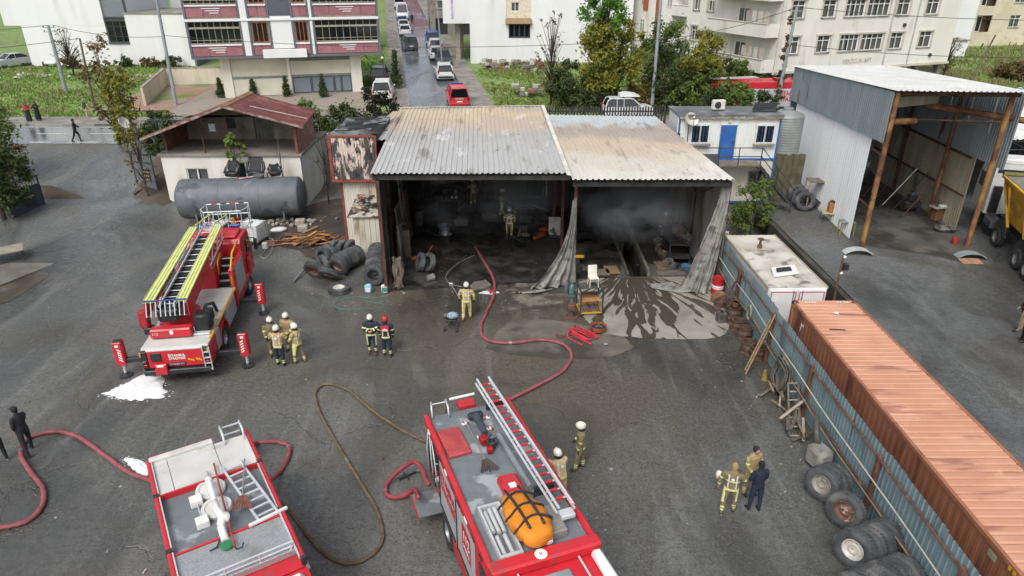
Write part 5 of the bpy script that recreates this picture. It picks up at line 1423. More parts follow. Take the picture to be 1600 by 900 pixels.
def rider(par,name,label,cat,x,y,z,rz=0):
    w = Matrix.LocRotScale(par.location,par.rotation_euler,None) @ Vector((x,y,z))
    return top(name,label,cat,w,par.rotation_euler.z + rz)
# orange bag strapped on the roof
bg_ = rider(e2,'rescue_bag','bulging orange rescue bag with black straps on the fire engine roof','bag',.1,4.9,3.0,R(6))
b = MB();vs = [];n = 20
for j in range(13):
    v = j / 12;y = -.72 + 1.48 * v;r = .46 * (math.sin(math.pi * (.1 + .82 * v)) ** .4) * (.88 + .12 * v)
    for i in range(n):
        a = 2 * math.pi * i / n;k = 1 + .05 * math.sin(5 * a + j * 1.3) + .04 * math.sin(3 * j) + .05 * math.sin(9 * a + 2.3 * j) * math.sin(j * .9) + .1 * (abs(math.cos(a)) * abs(math.sin(a)))
        k += .09 * noise.noise(Vector((math.cos(a) * 1.6,j * .45,math.sin(a) * 1.6))) + .05 * noise.noise(Vector((math.cos(a) * 4,j * 1.1,math.sin(a) * 4)))
        vs.append((r * 1.0 * math.cos(a) * k,y,.36 + max(-.36,r * (.6 + .05 * math.sin(j * 1.7)) * (abs(math.sin(a)) ** .7) * (1 if math.sin(a) > 0 else -1) * k)))
fs = [(j * n + i,(j + 1) * n + i,(j + 1) * n + (i + 1) % n,j * n + (i + 1) % n) for j in range(12) for i in range(n)]
fs += [tuple(range(n)),tuple(12 * n + i for i in range(n))[::-1]]
b.add(vs,fs);b.build('sack',pm('d98622','c97716',2,.85,bump=.9,bsc=7),bg_,smooth=True)
for s in (-.17,.17):
    b = MB();b.tube([(s,-.75 + 1.3 * i / 10,.4 + .27 * math.sin(math.pi * (.18 + .68 * i / 10)) ** .45) for i in range(11)],.035,6,ry=.015);b.build('strap',M_DARK,bg_,smooth=True)
for y in (-.45,-.05,.35):
    b = MB();b.tube([(.46 * math.cos(a),y + .06 * math.sin(3 * a),.38 + .29 * abs(math.sin(a)) ** .7) for a in [math.pi * i / 12 for i in range(13)]],.035,6,ry=.015);b.build('strap',M_DARK,bg_,smooth=True)
# loose things on the roof
mo = rider(e2,'water_monitor','dark water monitor with striped feet lying on the engine roof','water cannon',-.06,.95,2.98)
b = MB();b.tube([(0,-.3,.18),(0,.1,.22),(0,.55,.2)],[.12,.1,.08],12);b.build('barrel',pm('3c464f','333c44'),mo,smooth=35)
b = MB();b.box((0,-.32,.18),(.42,.22,.2),.05);b.build('head',M_DARK,mo)
for (x,y,r) in ((.32,-.25,.3),(-.32,-.3,-.3),(-.25,.2,.2),(.1,.45,0)):
    o = MB().box((x,y,.05),(.2,.09,.08),.02,rz=r).build('striped_foot',M_LITW,mo)
    for k in range(2): MB().box((x - .05 + k * .1,y,.05),(.04,.094,.084),0,rz=r).build('stripe',M_LITR,o)
ge = rider(e2,'power_saw','red and black motor saw lying beside the broom on the engine roof','power tool',-.02,1.8,2.98)
MB().box((.06,-.12,.14),(.2,.26,.24),.04).build('housing',M_LITR,ge);MB().box((-.06,.12,.14),(.2,.24,.24),.04).build('motor',M_DARK,ge);MB().box((.03,.3,.13),(.16,.18,.2),.04).build('tank',M_LITR,ge)
b = MB();b.lathe([(.1,-.03),(.11,0),(.1,.03),(.04,.04)],16,Matrix.Translation((-.2,.05,.14)) @ Matrix.Rotation(R(80),4,'Y'));b.build('pulley',M_DARK,ge);MB().tube([(-.15,-.1,.28),(0,.1,.34),(.1,.3,.26)],.02,6).build('handle',M_DARK,ge)
def broom(par,label,x,y,z,rz,L,hc='8a8682'):
    t = rider(par,'broom',label,'broom',x,y,z,rz)
    MB().tube([(0,0,.05),(0,-L,.06)],.018,6).build('handle',pm(hc,None,4),t)
    b = MB();g = random.Random(5)
    for i in range(26):
        u = (i - 12.5) / 12.5;b.tube([(u * .07,0,.05 + g.uniform(-.02,.02)),(u * .24 + g.uniform(-.02,.02),.42 + g.uniform(-.05,.05),.04 + g.uniform(-.02,.04))],[.02,.012],4)
    b.build('bristles',pm('4a4644','5a4a44',6,.9) if hc == '8a8682' else pm('8a5a50','7a4a42',6,.9),t)
broom(e2,'broom with grey bristles beside the motor saw on the engine roof',.22,2.35,2.98,R(0),1.6)

# ------------------------------------------------------------------ engine at the lower left with white water cannon
e1 = top('fire_engine','red fire engine with white roof cannon at the lower left of the yard','fire engine',(-8.25,14.45,0),math.atan2(-.535,-.845),'fire engines at the foot of the yard')
engine_shell(e1,8.0,5.3)
P_('body_core',M_FRED,(-1.2,.06,.7),(1.2,5.25,2.85),.0,e1)
P_('rear_roof_plate',M_DECKL,(-1.15,.12,2.86),(-.35,1.48,3.04),.01,e1);P_('rear_roof_plate',M_DECKL,(-.34,.12,2.86),(.78,1.48,3.04),.01,e1);P_('rear_roof_plate',M_DECKL,(.79,.12,2.86),(1.12,1.48,3.04),.01,e1)
P_('rear_rim',pm('c9c7c1','b9b7b1'),(-.35,-.06,2.7),(1.18,.12,3.12),.02,e1);P_('rear_rim_trim',M_FRED,(-.35,-.09,2.95),(1.18,-.06,3.1),.01,e1)
P_('recessed_deck',M_DECK,(-1.15,1.55,2.84),(1.12,3.62,2.9),.0,e1)
for y in (1.49,3.63): P_('deck_trim',M_FRED,(-1.15,y,2.86),(1.12,y + .05,3.06),.01,e1)
P_('tread_plate',pm('aeb0b0','9a9c9c',24,.4,metal=.4,stain='84827c',ssc=1),(-1.15,3.69,2.86),(1.12,4.85,3.03),.01,e1)
for s in (-1,1):
    for (a,c) in ((0,1.5),(1.56,3.5),(3.56,5.2)):
        P_('roof_side_rail',M_FRED,(s * 1.2 - .05,a,2.75),(s * 1.2 + .05,c,3.1),.03,e1);P_('rail_liner',M_ALU,(s * 1.135 - .015,a + .05,3.0),(s * 1.135 + .015,c - .05,3.11),.005,e1)
        P_('rail_clip',M_DARK,(s * 1.2 - .06,c - .02,2.9),(s * 1.2 + .06,c + .07,3.12),.01,e1)
for z in (3.12,3.25): b = MB();b.tube([(-1.1,4.82,z),(.85,4.82,z)],.022,6);b.build('rail_tube',M_ALU,e1)
for x in (-1.05,-.4,.3,.85): b = MB();b.tube([(x,4.82,3.0),(x,4.82,3.25)],.02,6);b.build('rail_post',M_ALU,e1)
for x in (-.6,-1.1):
    b = MB();b.tube([(x,.35,3.04),(x,.2,3.3),(x,-.12,3.35),(x,-.18,2.4)],.03,8);b.build('grab_rail',M_ALU,e1,smooth=True)
for i in range(4): b = MB();b.tube([(-.6,-.17,2.5 + i * .25),(-1.1,-.17,2.5 + i * .25)],.022,6);b.build('rear_ladder_rung',M_ALU,e1)
P_('cab_gap_liner',pm('4a4547','5a5254',20,.6,st=(1,.05,.05)),(-1.1,4.95,2.7),(1.1,5.3,2.8),.0,e1)
b = MB();b.box((-.85,5.9,2.92),(.5,.9,.22),.09);b.build('light_bar',M_LITW,e1,smooth=40);b = MB();b.box((.85,5.9,2.92),(.5,.9,.22),.09);b.build('light_bar',M_LITW,e1,smooth=40)
P_('folding_step',M_ALU,(-1.55,3.3,1.3),(-1.22,3.9,1.36),.01,e1)
for (y) in (1.82,2.55):
    b = MB();b.lathe([(.33,2.9),(.35,2.98),(.33,3.03),(.27,3.02),(.25,2.99),(.01,3.0)],28,Matrix.Translation((.05,y,0)));b.build('tank_lid',pm('d5d4cf','c6c5bf',2,.5),e1,smooth=35)
M_CAN = pm('e3e2dd','d4d3cd',3,.45)
b = MB();b.tube([(.04,1.75,3.2),(.05,1.95,3.24),(.06,2.7,3.26)],[.09,.075,.055],12);b.build('cannon_barrel',M_CAN,e1,smooth=35)
b = MB();b.tube([(.02,1.3,3.12),(.04,1.75,3.22)],.025,8);b.build('cannon_nozzle_rod',M_ALU,e1)
b = MB();b.tube([(.06,2.7,3.3),(.08,3.0,3.3),(.02,3.25,3.25),(.1,3.4,3.15)],[.06,.075,.1,.09],12);b.build('cannon_body',M_CAN,e1,smooth=True)
b = MB();b.lathe([(.11,-.07),(.13,0),(.11,.07),(.04,.08)],16,Matrix.Translation((-.02,3.25,3.2)) @ Matrix.Rotation(R(60),4,'Y'));b.build('cannon_gear',M_CAN,e1,smooth=35)
b = MB();b.tube([(.1,3.4,3.1),(.1,3.85,3.08)],.085,12);b.build('cannon_riser',M_CAN,e1,smooth=35)
b = MB();b.lathe([(.12,3.03),(.14,3.06),(.14,3.1),(.01,3.1)],18,Matrix.Translation((.1,4.0,0)));b.build('green_flange',pm('2f7a4e','276a42'),e1,smooth=30)
for (y) in (2.1,2.9): P_('white_box',M_CAN,(.28,y - .13,2.9),(.56,y + .13,3.1),.02,e1)
b = MB();b.tube([(.42,2.2,3.0),(.42,2.8,3.0)],.015,6);b.build('box_conduit',M_ALU,e1)
b = MB();b.tube([(.2,3.75,3.08),(.3,3.95,3.08),(.45,3.95,3.06)],.02,6);b.build('hook',M_DARK,e1,smooth=True)
la = rider(e1,'aluminium_ladder','short aluminium ladder lying on the lower left engine roof','ladder',-.55,1.3,3.1,R(8))
for s in (-1,1): MB().b2((s * .22 - .025,0,-.03),(s * .22 + .025,2.35,.05),.008).build('stile',M_ALU,la)
for i in range(8): MB().b2((-.2,.15 + i * .29,-.01),(.2,.2 + i * .29,.03),.006).build('rung',M_ALU,la)
MB().b2((-.45,2.33,-.03),(.45,2.4,.04),.01).build('foot_bar',M_WHITEP,la)
broom(e1,'brown-bristled broom lying on the aluminium ladder',-.52,2.75,3.14,R(-15),1.4,'8d8a84')
hp = rider(e1,'hook_pole','red hook pole lying beside the white roof cannon','pole',-.18,1.3,3.12,R(-3));MB().tube([(0,-.2,.03),(0,2.9,.02)],.022,6).build('shaft',pm('8d2f2f','9d4a44',4),hp);MB().tube([(0,2.9,.02),(-.02,3.0,.02),(-.14,3.0,.02),(-.18,2.88,.02)],.018,6).build('hook',M_DARK,hp)
# ------------------------------------------------------------------ fire engine standing on the road behind the cabin office
e3 = top('fire_engine','white-sided fire engine half hidden by bushes on the road behind the cabin office','fire engine',(25.2,61.3,2.36),R(93))
engine_shell(e3);P_('body_core',M_GREYP,(-1.2,.06,.7),(1.2,5.6,2.5),.01,e3);P_('red_band',M_FRED,(-1.22,.04,2.5),(1.22,5.62,3.05),.03,e3)
for (a,c) in ((.3,2.6),(2.7,4.1),(4.2,5.5)): P_('side_shutter',M_GREYP,(1.2,a,1.0),(1.24,c,2.45),.02,e3);P_('side_shutter',M_GREYP,(-1.24,a,1.0),(-1.2,c,2.45),.02,e3)
for s in (-1,):
    text('lettering','İSTANBUL',.46,M_LRED,e3,(s * 1.246,1.45,2.1),(R(90),0,R(-90)),.004,.9,.015);text('lettering','İTFAİYESİ',.46,M_LRED,e3,(s * 1.246,1.45,1.6),(R(90),0,R(-90)),.004,.9,.015)
for y in (.5,2.2): P_('beacon',M_LITR,(-.5,y,3.05),(.5,y + .3,3.25),.06,e3)
for s in (-1,1): b = MB();b.tube([(s * .3,4,3.3),(s * .3,8,3.2)],.04,6);b.build('roof_ladder_stile',M_ALU,e3)
# ------------------------------------------------------------------ cars
def ring_loft(b,rings):
    n = len(rings[0]);vs = [p for r in rings for p in r]
    fs = [(i * n + j,(i + 1) * n + j,(i + 1) * n + (j + 1) % n,i * n + (j + 1) % n) for i in range(len(rings) - 1) for j in range(n)]
    fs += [tuple(range(n)),tuple((len(rings) - 1) * n + j for j in range(n))[::-1]]
    b.add(vs,fs)
CAR = {  # L, W, H, belt, lower profile (y,z) fractions front positive, greenhouse profile
 'suv':    (4.35,1.82,1.68,1.02,[(-2.15,.35),(-2.17,.75),(-2.1,1.02),(1.0,1.04),(1.75,1.0),(2.1,.88),(2.17,.6),(2.1,.3)],[(-2.08,1.0),(-1.85,1.55),(-1.6,1.66),(.1,1.68),(.35,1.62),(1.05,1.02)]),
 'van':    (4.3,1.83,1.85,1.08,[(-2.13,.32),(-2.15,.7),(-2.12,1.08),(1.2,1.08),(1.8,.98),(2.1,.8),(2.15,.5),(2.1,.28)],[(-2.12,1.06),(-2.02,1.75),(-1.9,1.84),(.4,1.85),(.65,1.78),(1.35,1.06)]),
 'sedan':  (4.5,1.8,1.45,.9,[(-2.2,.32),(-2.24,.65),(-2.15,.95),(-1.4,.98),(1.0,.92),(1.8,.85),(2.18,.7),(2.22,.45),(2.15,.25)],[(-1.75,.95),(-1.05,1.38),(-.8,1.43),(.2,1.45),(.4,1.42),(1.15,.92)]),
 'bus':    (5.8,2.05,2.6,1.35,[(-2.88,.4),(-2.9,.9),(-2.88,1.35),(2.0,1.35),(2.7,1.15),(2.88,.9),(2.9,.5),(2.85,.35)],[(-2.88,1.33),(-2.82,2.45),(-2.7,2.58),(1.2,2.6),(1.5,2.5),(2.15,1.33)]),
}
def car(label,loc,rz,kind,col,group=None,name='parked_car',cat='car',box=None,pitch=0.0):
    L,W,H,belt,lo,gh = CAR[kind]
    t = top(name,label,cat,loc,rz,group)
    t.rotation_euler.x = pitch
    paint = pm(col,None,.8,.35,coat=.3,name='car_paint_' + col)
    w = W / 2;b = MB();cy = 0;cz = .65
    def R_(x,ins): return [(x,y * (1 - ins),cz + (z - cz) * (1 - ins * 1.6)) for (y,z) in lo]
    ring_loft(b,[R_(-w,.05),R_(-w + .06,.012),R_(-w + .16,0),R_(w - .16,0),R_(w - .06,.012),R_(w,.05)])
    b.build('body',paint,t,smooth=35)
    b = MB()
    def G_(s,k): return [(s * (w - .06 - k - .2 * (z - belt) / (H - belt)),y * (1 - k * .3),z - k * .3) for (y,z) in gh]
    ring_loft(b,[G_(-1,0),G_(1,0)]);b.build('window_glass',M_GLD,t,smooth=20)
    tw = w - .27;yr0,yr1 = gh[2][0],gh[3][0]
    b = MB();b.b2((-tw - .03,yr0 - .12,H - .05),(tw + .03,yr1 + .1,H + .012),.03);b.build('roof',paint,t,smooth=40)
    for s in (-1,1):
        f = lambda z: s * (w - .055 - .2 * (z - belt) / (H - belt))
        for ch in ((gh[0],gh[1],gh[2]),(gh[3],gh[4],gh[5])):
            MB().tube([(f(z),y,z) for (y,z) in ch],.045,6).build('pillar',paint,t)
        ym = (yr0 + yr1) / 2 + .25
        for (yy,ww) in [(ym,.09)] + ([(yr0 + .5,.12)] if kind in ('suv','van') else []): MB().bar((s * (w - .055),yy,belt),(s * (w - .25),yy,H - .03),.03,ww).build('pillar',paint,t)
        yb,yf = min(p[0] for p in lo),max(p[0] for p in lo)
        zz = .85 if kind != 'bus' else 1.1
        MB().box((s * (w - .14),yb + .03,zz + (.15 if kind in ('suv','van') else 0)),(.16,.08,.34 if kind in ('van','suv') else .16),.02).build('tail_lamp',M_LITR,t)
        MB().box((s * (w - .26),yf - .1,.72),(.3,.14,.14),.03).build('headlamp',M_LITW,t)
        MB().box((s * (w + .1),gh[-1][0] - .35,belt + .05),(.2,.12,.15),.04).build('mirror',paint,t)
        for y in (-L / 2 + .85,L / 2 - .85):
            wheel(t,s * (w - .1),y,.32,.32,.2,s,'car')
    yb,yf = min(p[0] for p in lo),max(p[0] for p in lo)
    MB().box((0,yb - .005,.5),(W * .86,.08,.18),.03).build('rear_bumper',M_DARK if kind == 'suv' else paint,t)
    MB().box((0,yb - .02,.72),(.52,.03,.11),.005).build('numberplate',M_LITW,t);MB().box((0,yf + .01,.48),(.52,.03,.11),.005).build('numberplate',M_LITW,t)
    MB().box((0,yf - .02,.62),(W * .5,.1,.14),.02).build('grille',M_DARK,t)
    if box:
        b = MB();ring_loft(b,[[(x,-.9 + .06,H + .1),(x,-.85,H + .36),(x,-.2,H + .45),(x,.5,H + .36),(x,.95,H + .14),(x,.9,H + .1)] for x in (-.42,.42)]);b.build('roof_box',pm('e2e2df','d6d6d3',2,.35),t,smooth=30)
        for y in (-.5,.5): MB().b2((-tw,y,H),(tw,y + .06,H + .1),.01).build('roof_bar',M_DARK,t)
    return t
SR = R(9.7);PT = math.atan(.042)
gl = 'cars parked along the left kerb of the side street';gr = 'cars parked along the right kerb of the side street'
rv = car('small red fire service van driving up the side street',(-5.13,65.55,2.53),SR,'van','c4343a',name='fire_service_van',cat='van',pitch=PT)
text('lettering','İTFAİYE',.2,M_LITW,rv,(0,-2.17,.98),(R(90),0,0),.004);text('number','112',.26,M_LITW,rv,(-.45,-1.3,1.868),(0,0,0),.003)
MB().b2((-.6,.1,1.85),(.6,.35,1.97),.05).build('light_bar',M_LBLUE,rv)
car('white off-roader with dark bumper, nearest of those parked at the right kerb',(-7.51,78.25,3.07),SR,'suv','d9dbd9',gr,pitch=PT)
car('dark grey pickup-sized car squeezed in behind the nearest white off-roader',(-8.33,86.64,3.42),SR + math.pi,'suv','3a4145',gr,pitch=-PT)
car('white saloon, second white car up the right kerb',(-9.63,91.24,3.61),SR,'sedan','d5d7d6',gr,pitch=PT)
car('white hatchback parked just below the blue car on the right kerb',(-10.35,96.86,3.85),SR,'suv','d2d4d3',gr,pitch=PT)
car('bright blue small van, furthest up the right kerb',(-11.35,103.16,4.11),SR,'van','3a66a8',gr,pitch=PT)
car('dark grey people carrier, nearest on the left kerb of the side street',(-14.02,98.5,3.92),SR + R(6),'van','4b5054',gl,pitch=PT)
car('white saloon just above the dark people carrier on the left kerb',(-16.66,113.08,4.53),SR,'sedan','d6d8d7',gl,pitch=PT)
car('second white saloon up the left kerb of the side street',(-17.82,119.94,4.82),SR,'sedan','d4d6d5',gl,pitch=PT)
car('blue car tucked in front of the white minibus',(-18.74,124.96,5.03),SR,'sedan','2d55a0',gl,pitch=PT)
car('white minibus parked high up the left kerb',(-19.99,133.79,5.4),SR + math.pi,'bus','d8dad9',gl,name='minibus',cat='minibus',pitch=-PT)
car('pale van at the very top of the side street',(-23.46,153.53,6.23),SR,'bus','c3c8ce',gl,name='parked_van',cat='van',pitch=PT)
car('white van parked on the forecourt right of the shuttered ground floor',(-12.47,68,2.64),R(6),'van','e0e1df','vans on the forecourt',name='parked_van',cat='van')
car('black van parked in front of the white forecourt van',(-14.05,75.1,2.94),R(8),'van','2f3236','vans on the forecourt',name='parked_van',cat='van')
car('silver saloon parked by the white house at the far left',(-59.97,85.77,3.38),R(150),'sedan','b9bdbd')
car('white off-roader with a roof box, seen over the black picket fence',(10.1,60.6,2.36),R(-88),'suv','dcdedd',box=True)
pc = car('white and dark patterned police car at the right edge of the road',(48.22,66.07,2.2),R(65),'suv','dde0e2',name='police_car')
for s in (-1,1):
    for k in range(4): MB().box((s * .915,-.9 + k * .5,.72),(.01,.22,.2),0).build('pattern_block',M_LBLUE if k % 2 else M_DARK,pc)
MB().b2((-.55,-.1,1.68),(.55,.15,1.82),.04).build('light_bar',M_LBLUE,pc)
sheet('road',fr(8,41,4),fr(60.3,65,2),hz,M_ROAD,.02)
sheet('road',fr(41,120,4),fr(57.7,71,3),lambda x,y: ROAD_Z + .05,M_ROAD,.0)

# ------------------------------------------------------------------ yellow tipper semi-trailer and its white tractor
M_TIP = pm('c2952f','b08427',1.2,.6,stain='8a6a3a',ssc=1,samt=(.5,.68))
tp_ = top('tipper_trailer','yellow tipping trailer with grey inside at the right edge','tipper trailer',(25.25,28.9,1.0),R(-16.9))
b = MB();prof = [(-1.0,1.55),(1.0,1.55),(1.3,3.35),(-1.3,3.35)]
def tb(y,k=1): return [(x * k,y,z) for (x,z) in prof]
y0,y1 = -2.2,5.6
o_ = [(-1.0,y0,1.55),(1.0,y0,1.55),(1.0,y1 - 1.3,1.55),(-1.0,y1 - 1.3,1.55),(-1.3,y0,3.3),(1.3,y0,3.3),(1.3,y1,3.5),(-1.3,y1,3.5)]
b.slab(o_[0],o_[4],o_[7],o_[3],.06);b.slab(o_[1],o_[2],o_[6],o_[5],.06);b.slab(o_[3],o_[7],o_[6],o_[2],.06);b.slab(o_[0],o_[3],o_[2],o_[1],.06);b.slab(o_[0],o_[1],o_[5],o_[4],.06);b.build('tipping_body',M_TIP,tp_)
b = MB();i_ = [Vector(p) + Vector((0,0,.07)) for p in o_];q = lambda v,s: (v.x * .93,v.y - (.08 if s else -.08),v.z)
b.quad(q(i_[0],0),q(i_[3],1),q(i_[7],1),q(i_[4],0));b.quad(q(i_[1],0),q(i_[5],0),q(i_[6],1),q(i_[2],1));b.quad(q(i_[3],1),q(i_[2],1),q(i_[6],1),q(i_[7],1));b.quad(q(i_[0],0),q(i_[1],0),q(i_[2],1),q(i_[3],1));b.build('liner',pm('77736c','645f57',1.2,.8,stain='8d8880'),tp_)
for s in (-1,1): b = MB();b.bar((s * 1.32,y0,3.33),(s * 1.32,y1,3.52),.14,.12);b.build('top_rail',M_TIP,tp_)
b = MB();b.tube([(-1.35,y1,3.62),(1.35,y1,3.62)],.13,10);b.build('rolled_cover',pm('6f6a2c','5f5a24'),tp_,smooth=40)
for y in (3.9,1.6,-.6): b = MB();b.bar((-1.08,y,1.5),(-1.36,y + .3,3.3),.09,.12);b.build('side_rib',M_TIP,tp_)
b = MB();b.tube([(-1.25,5.3,3.2),(-1.3,3.2,1.5)],.07,8);b.build('stay',M_TIP,tp_)
for s in (-1,1): P_('chassis_beam',M_DARK,(s * .45 - .08,-2,1.1),(s * .45 + .08,5.2,1.45),.01,tp_)
for y in (1.5,.15,-1.2):
    for s in (-1,1):
        wheel(tp_,s * 1.08,y,.52,.52,.36,s,rim_m=pm('84827e','6f6d69',3,.6),lugs=0)
    b = MB();b.tube([(-1.1,y + .62 * math.cos(a),.55 + .64 * math.sin(a)) for a in [math.pi * (.1 + .8 * i / 8) for i in range(9)]],.03,6,ry=.3);b.build('mudguard',M_DARK,tp_)
tr = top('lorry_tractor','white lorry tractor hitched to the yellow tipping trailer','lorry',(25.25 + .29 * 4.2,28.9 + .957 * 4.2,1.0),R(-16.9))
P_('chassis',M_DARK,(-.45,-.9,.75),(.45,5.0,1.05),.02,tr)
for s in (-1,1):
    wheel(tr,s * 1.05,.45,.52,.52,.36,s,rim_m=pm('84827e','6f6d69',3,.6));wheel(tr,s * 1.05,3.9,.52,.52,.3,s)
    b = MB();b.tube([(s * 1.05,.45 + .64 * math.cos(a),.55 + .66 * math.sin(a)) for a in [math.pi * (.05 + .9 * i / 8) for i in range(9)]],.03,6,ry=.32);b.build('mudguard',pm('4a4b4c','3b3c3d'),tr)
    P_('fuel_tank',pm('5a5c5e','4b4d4f',2,.5),(s * .85 - .3,1.6,.5),(s * .85 + .3,2.8,1.0),.08,tr)
b = MB();b.prism([(2.9,1.0),(5.1,1.0),(5.15,2.2),(4.9,3.2),(4.4,3.7),(2.9,3.75)],-1.22,1.22,'x');b.build('cab',M_WHITEP,tr)
P_('cab_rear_window',M_DARK,(-1.1,2.87,3.3),(1.1,2.9,3.5),0,tr);P_('roof_deflector',M_WHITEP,(-1.1,3.0,3.75),(1.1,4.2,4.05),.08,tr);P_('ladder_rack',M_DARK,(-1.1,2.6,1.1),(-.7,2.85,2.6),.02,tr);P_('air_tank',M_DARK,(-.3,1.2,1.06),(.5,2.5,1.5),.1,tr)
for s in (-1,1): P_('side_window',M_GLD,(s * 1.23 - .01,3.7,2.2),(s * 1.23 + .01,4.8,3.0),0,tr)
# ------------------------------------------------------------------ people
SKIN = pm('b98a70','ab7c63',8,.6)
def eval_mesh(b,vox,sm=6):
    me = b.mesh('tmp');o = bpy.data.objects.new('tmp',me);COL.objects.link(o)
    m = o.modifiers.new('r','REMESH');m.mode = 'VOXEL';m.voxel_size = vox;m.use_smooth_shade = True
    s = o.modifiers.new('s','SMOOTH');s.iterations = sm;s.factor = .5
    dg = bpy.context.evaluated_depsgraph_get();dg.update()
    r = bpy.data.meshes.new_from_object(o.evaluated_get(dg))
    bpy.data.objects.remove(o);bpy.data.meshes.remove(me)
    return r
def seg_d(p,a,b):
    ab = b - a;t = np.clip(((p - a) @ ab) / (ab @ ab + 1e-9),0,1)
    return np.linalg.norm(p - (a + t[:,None] * ab),axis=1),t
TAN,OLV,NVY,BLKC = 'b59a72','7d7055','232c3d','1b1c1f'
LIMES = pm('d8de96','cfd58a',6,.5);SILV = pm('cfd0cc','c0c1bd',6,.4)
def person(label,loc,face,jacket=TAN,trous=None,head='helmet',hcol='e3e0d4',arms=((6,8,18,4),(6,8,18,4)),legs=((4,4,2),(-4,4,-4)),lean=0.0,bulk=1.0,stripes=None,back=None,height=1.78,boots='1c1c1d',gloves='2a2a2b',group=None,skirt=None,hair='2a211b',turn=0.0,hood=False,gender=0):
    """arms: (upper fwd, upper out, fore fwd, fore in) degrees for left, right; legs: (thigh fwd, out, shin fwd)"""
    trous = trous or jacket
    t = top('person',label,'person',loc,face,group)
    k = height / 1.78;V = Vector
    ln = R(lean)
    hip = V((0,0,.93));
    def tor(x,y,z): # lean the torso about the hips, facing +y
        zz = z - .93;return V((x,y * math.cos(ln) + zz * math.sin(ln),.93 + zz * math.cos(ln) - y * math.sin(ln)))
    J = dict(pel=V((0,0,.95)),waist=tor(0,0,1.1),chest=tor(0,.01,1.32),neck=tor(0,0,1.5),head=tor(0,.035,1.64))
    g = bulk;b = MB()
    b.tube([tor(0,0,.84),tor(0,0,.93),tor(0,0,1.08),tor(0,.005,1.25),tor(0,.0,1.38),tor(0,-.01,1.46),tor(0,-.01,1.51)],[x * g for x in (.165,.178,.168,.188,.195,.13,.07)],16,ry=[x * g for x in (.12,.13,.118,.125,.122,.085,.06)])
    b.tube([tor(0,-.01,1.46),tor(0,.01,1.58)],.055,10)
    hc = J['head']
    rt = Matrix.Rotation(R(turn),3,'Z') @ Matrix.Rotation(-ln * .7,3,'X')
    b.ell(hc,(.076,.098,.118),14,10,rt)
    b.ell(hc + rt @ V((0,.045,-.06)),(.05,.06,.06),10,8,rt)
    b.ell(hc + rt @ V((0,.1,-.015)),(.014,.022,.03),8,6,rt)
    for s in (-1,1): b.ell(hc + rt @ V((s * .076,0,-.01)),(.012,.02,.032),6,6,rt)
    bones = [('torso',tor(0,0,.86),tor(0,0,1.46)),('neck',tor(0,0,1.5),tor(0,.01,1.57)),('head',hc - V((0,0,.03)),hc + V((0,0,.05)))]
    hands = []
    for s,A in zip((-1,1),arms):
        sh = tor(s * .185 * g,-.01,1.425)
        def dr(f,o): return V((s * math.sin(R(o)),math.sin(R(f)) * math.cos(R(o)),-math.cos(R(f)) * math.cos(R(o))))
        el = sh + dr(A[0],A[1]) * .285;wr = el + dr(A[2],-A[3]) * .25
        b.tube([sh - dr(A[0],A[1]) * .0 + V((-s * .03,0,.01)),sh + dr(A[0],A[1]) * .06,el],[.07 * g,.072 * g,.056 * g],10);b.tube([el,el.lerp(wr,.35),wr],[.056 * g,.055 * g,.042 * g],10)
        bones += [('uarm',sh,el),('farm',el,wr)];hands.append((s,wr,(wr - el).normalized()))
    for s,A in zip((-1,1),legs):
        hp = V((s * .095,0,.92))
        def dl(f,o): return V((s * math.sin(R(o)),math.sin(R(f)) * math.cos(R(o)),-math.cos(R(f)) * math.cos(R(o))))
        kn = hp + dl(A[0],A[1]) * .43;an = kn + dl(A[2],A[1] * .3) * .41
        b.tube([hp + V((0,0,.05)),hp.lerp(kn,.35),kn],[.098 * g,.094 * g,.068 * g],12);b.tube([kn,kn.lerp(an,.3),an],[.068 * g,.066 * g,.05 * g],10)
        fo = Matrix.Rotation(R(-s * 8),3,'Z')
        he = an + fo @ V((0,-.05,-.06));toe = an + fo @ V((0,.17,-.065))
        b.tube([he,an + fo @ V((0,.04,-.045)),toe],[.042,.05,.036],10)
        bones += [('thigh',hp,kn),('shin',kn,an),('foot',he,toe)]
    if skirt:
        b.tube([tor(0,0,1.05),V((0,0,.8)),V((0,0,.45)),V((0,0,skirt))],[.16,.2,.23,.26],16,ry=[.12,.15,.18,.21]);bones.append(('skirt',V((0,0,.95)),V((0,0,skirt))))
    zmin = min(v[2] for v in b.v)
    me = eval_mesh(b,.021)
    nv = len(me.vertices);co = np.empty(nv * 3);me.vertices.foreach_get('co',co)
    # append hands
    hb = MB()
    for (s,wr,d) in hands:
        q = d.to_track_quat('Y','Z').to_matrix()
        f = lambda x,y,z: wr + q @ V((x,y,z))
        hb.tube([f(0,-.03,0),f(0,.02,0),f(0,.085,.0)],[.028,.038,.036],8,ry=[.022,.018,.015])
        for i,(x,L) in enumerate(((-.028,.062),(-.009,.074),(.011,.07),(.029,.054))):
            hb.tube([f(x,.075,0),f(x * 1.1,.075 + L * .55,-.012),f(x * 1.1,.075 + L * .85,-.035)],[.011,.010,.008],6)
        hb.tube([f(s * -.03,.01,0),f(s * -.055,.045,-.012),f(s * -.052,.08,-.022)],[.013,.012,.009],6)
    mats = [SKIN,pm(jacket,None,5,.85,bump=.5,bsc=14),pm(trous,None,5,.85,bump=.5,bsc=14),pm(boots,None,5,.6),LIMES,SILV,pm(gloves,None,6,.8) if gloves else SKIN,pm('15171c',None,5,.9)]
    npoly = len(me.polygons);cen = np.empty(npoly * 3);me.polygons.foreach_get('center',cen);cen = cen.reshape(-1,3)
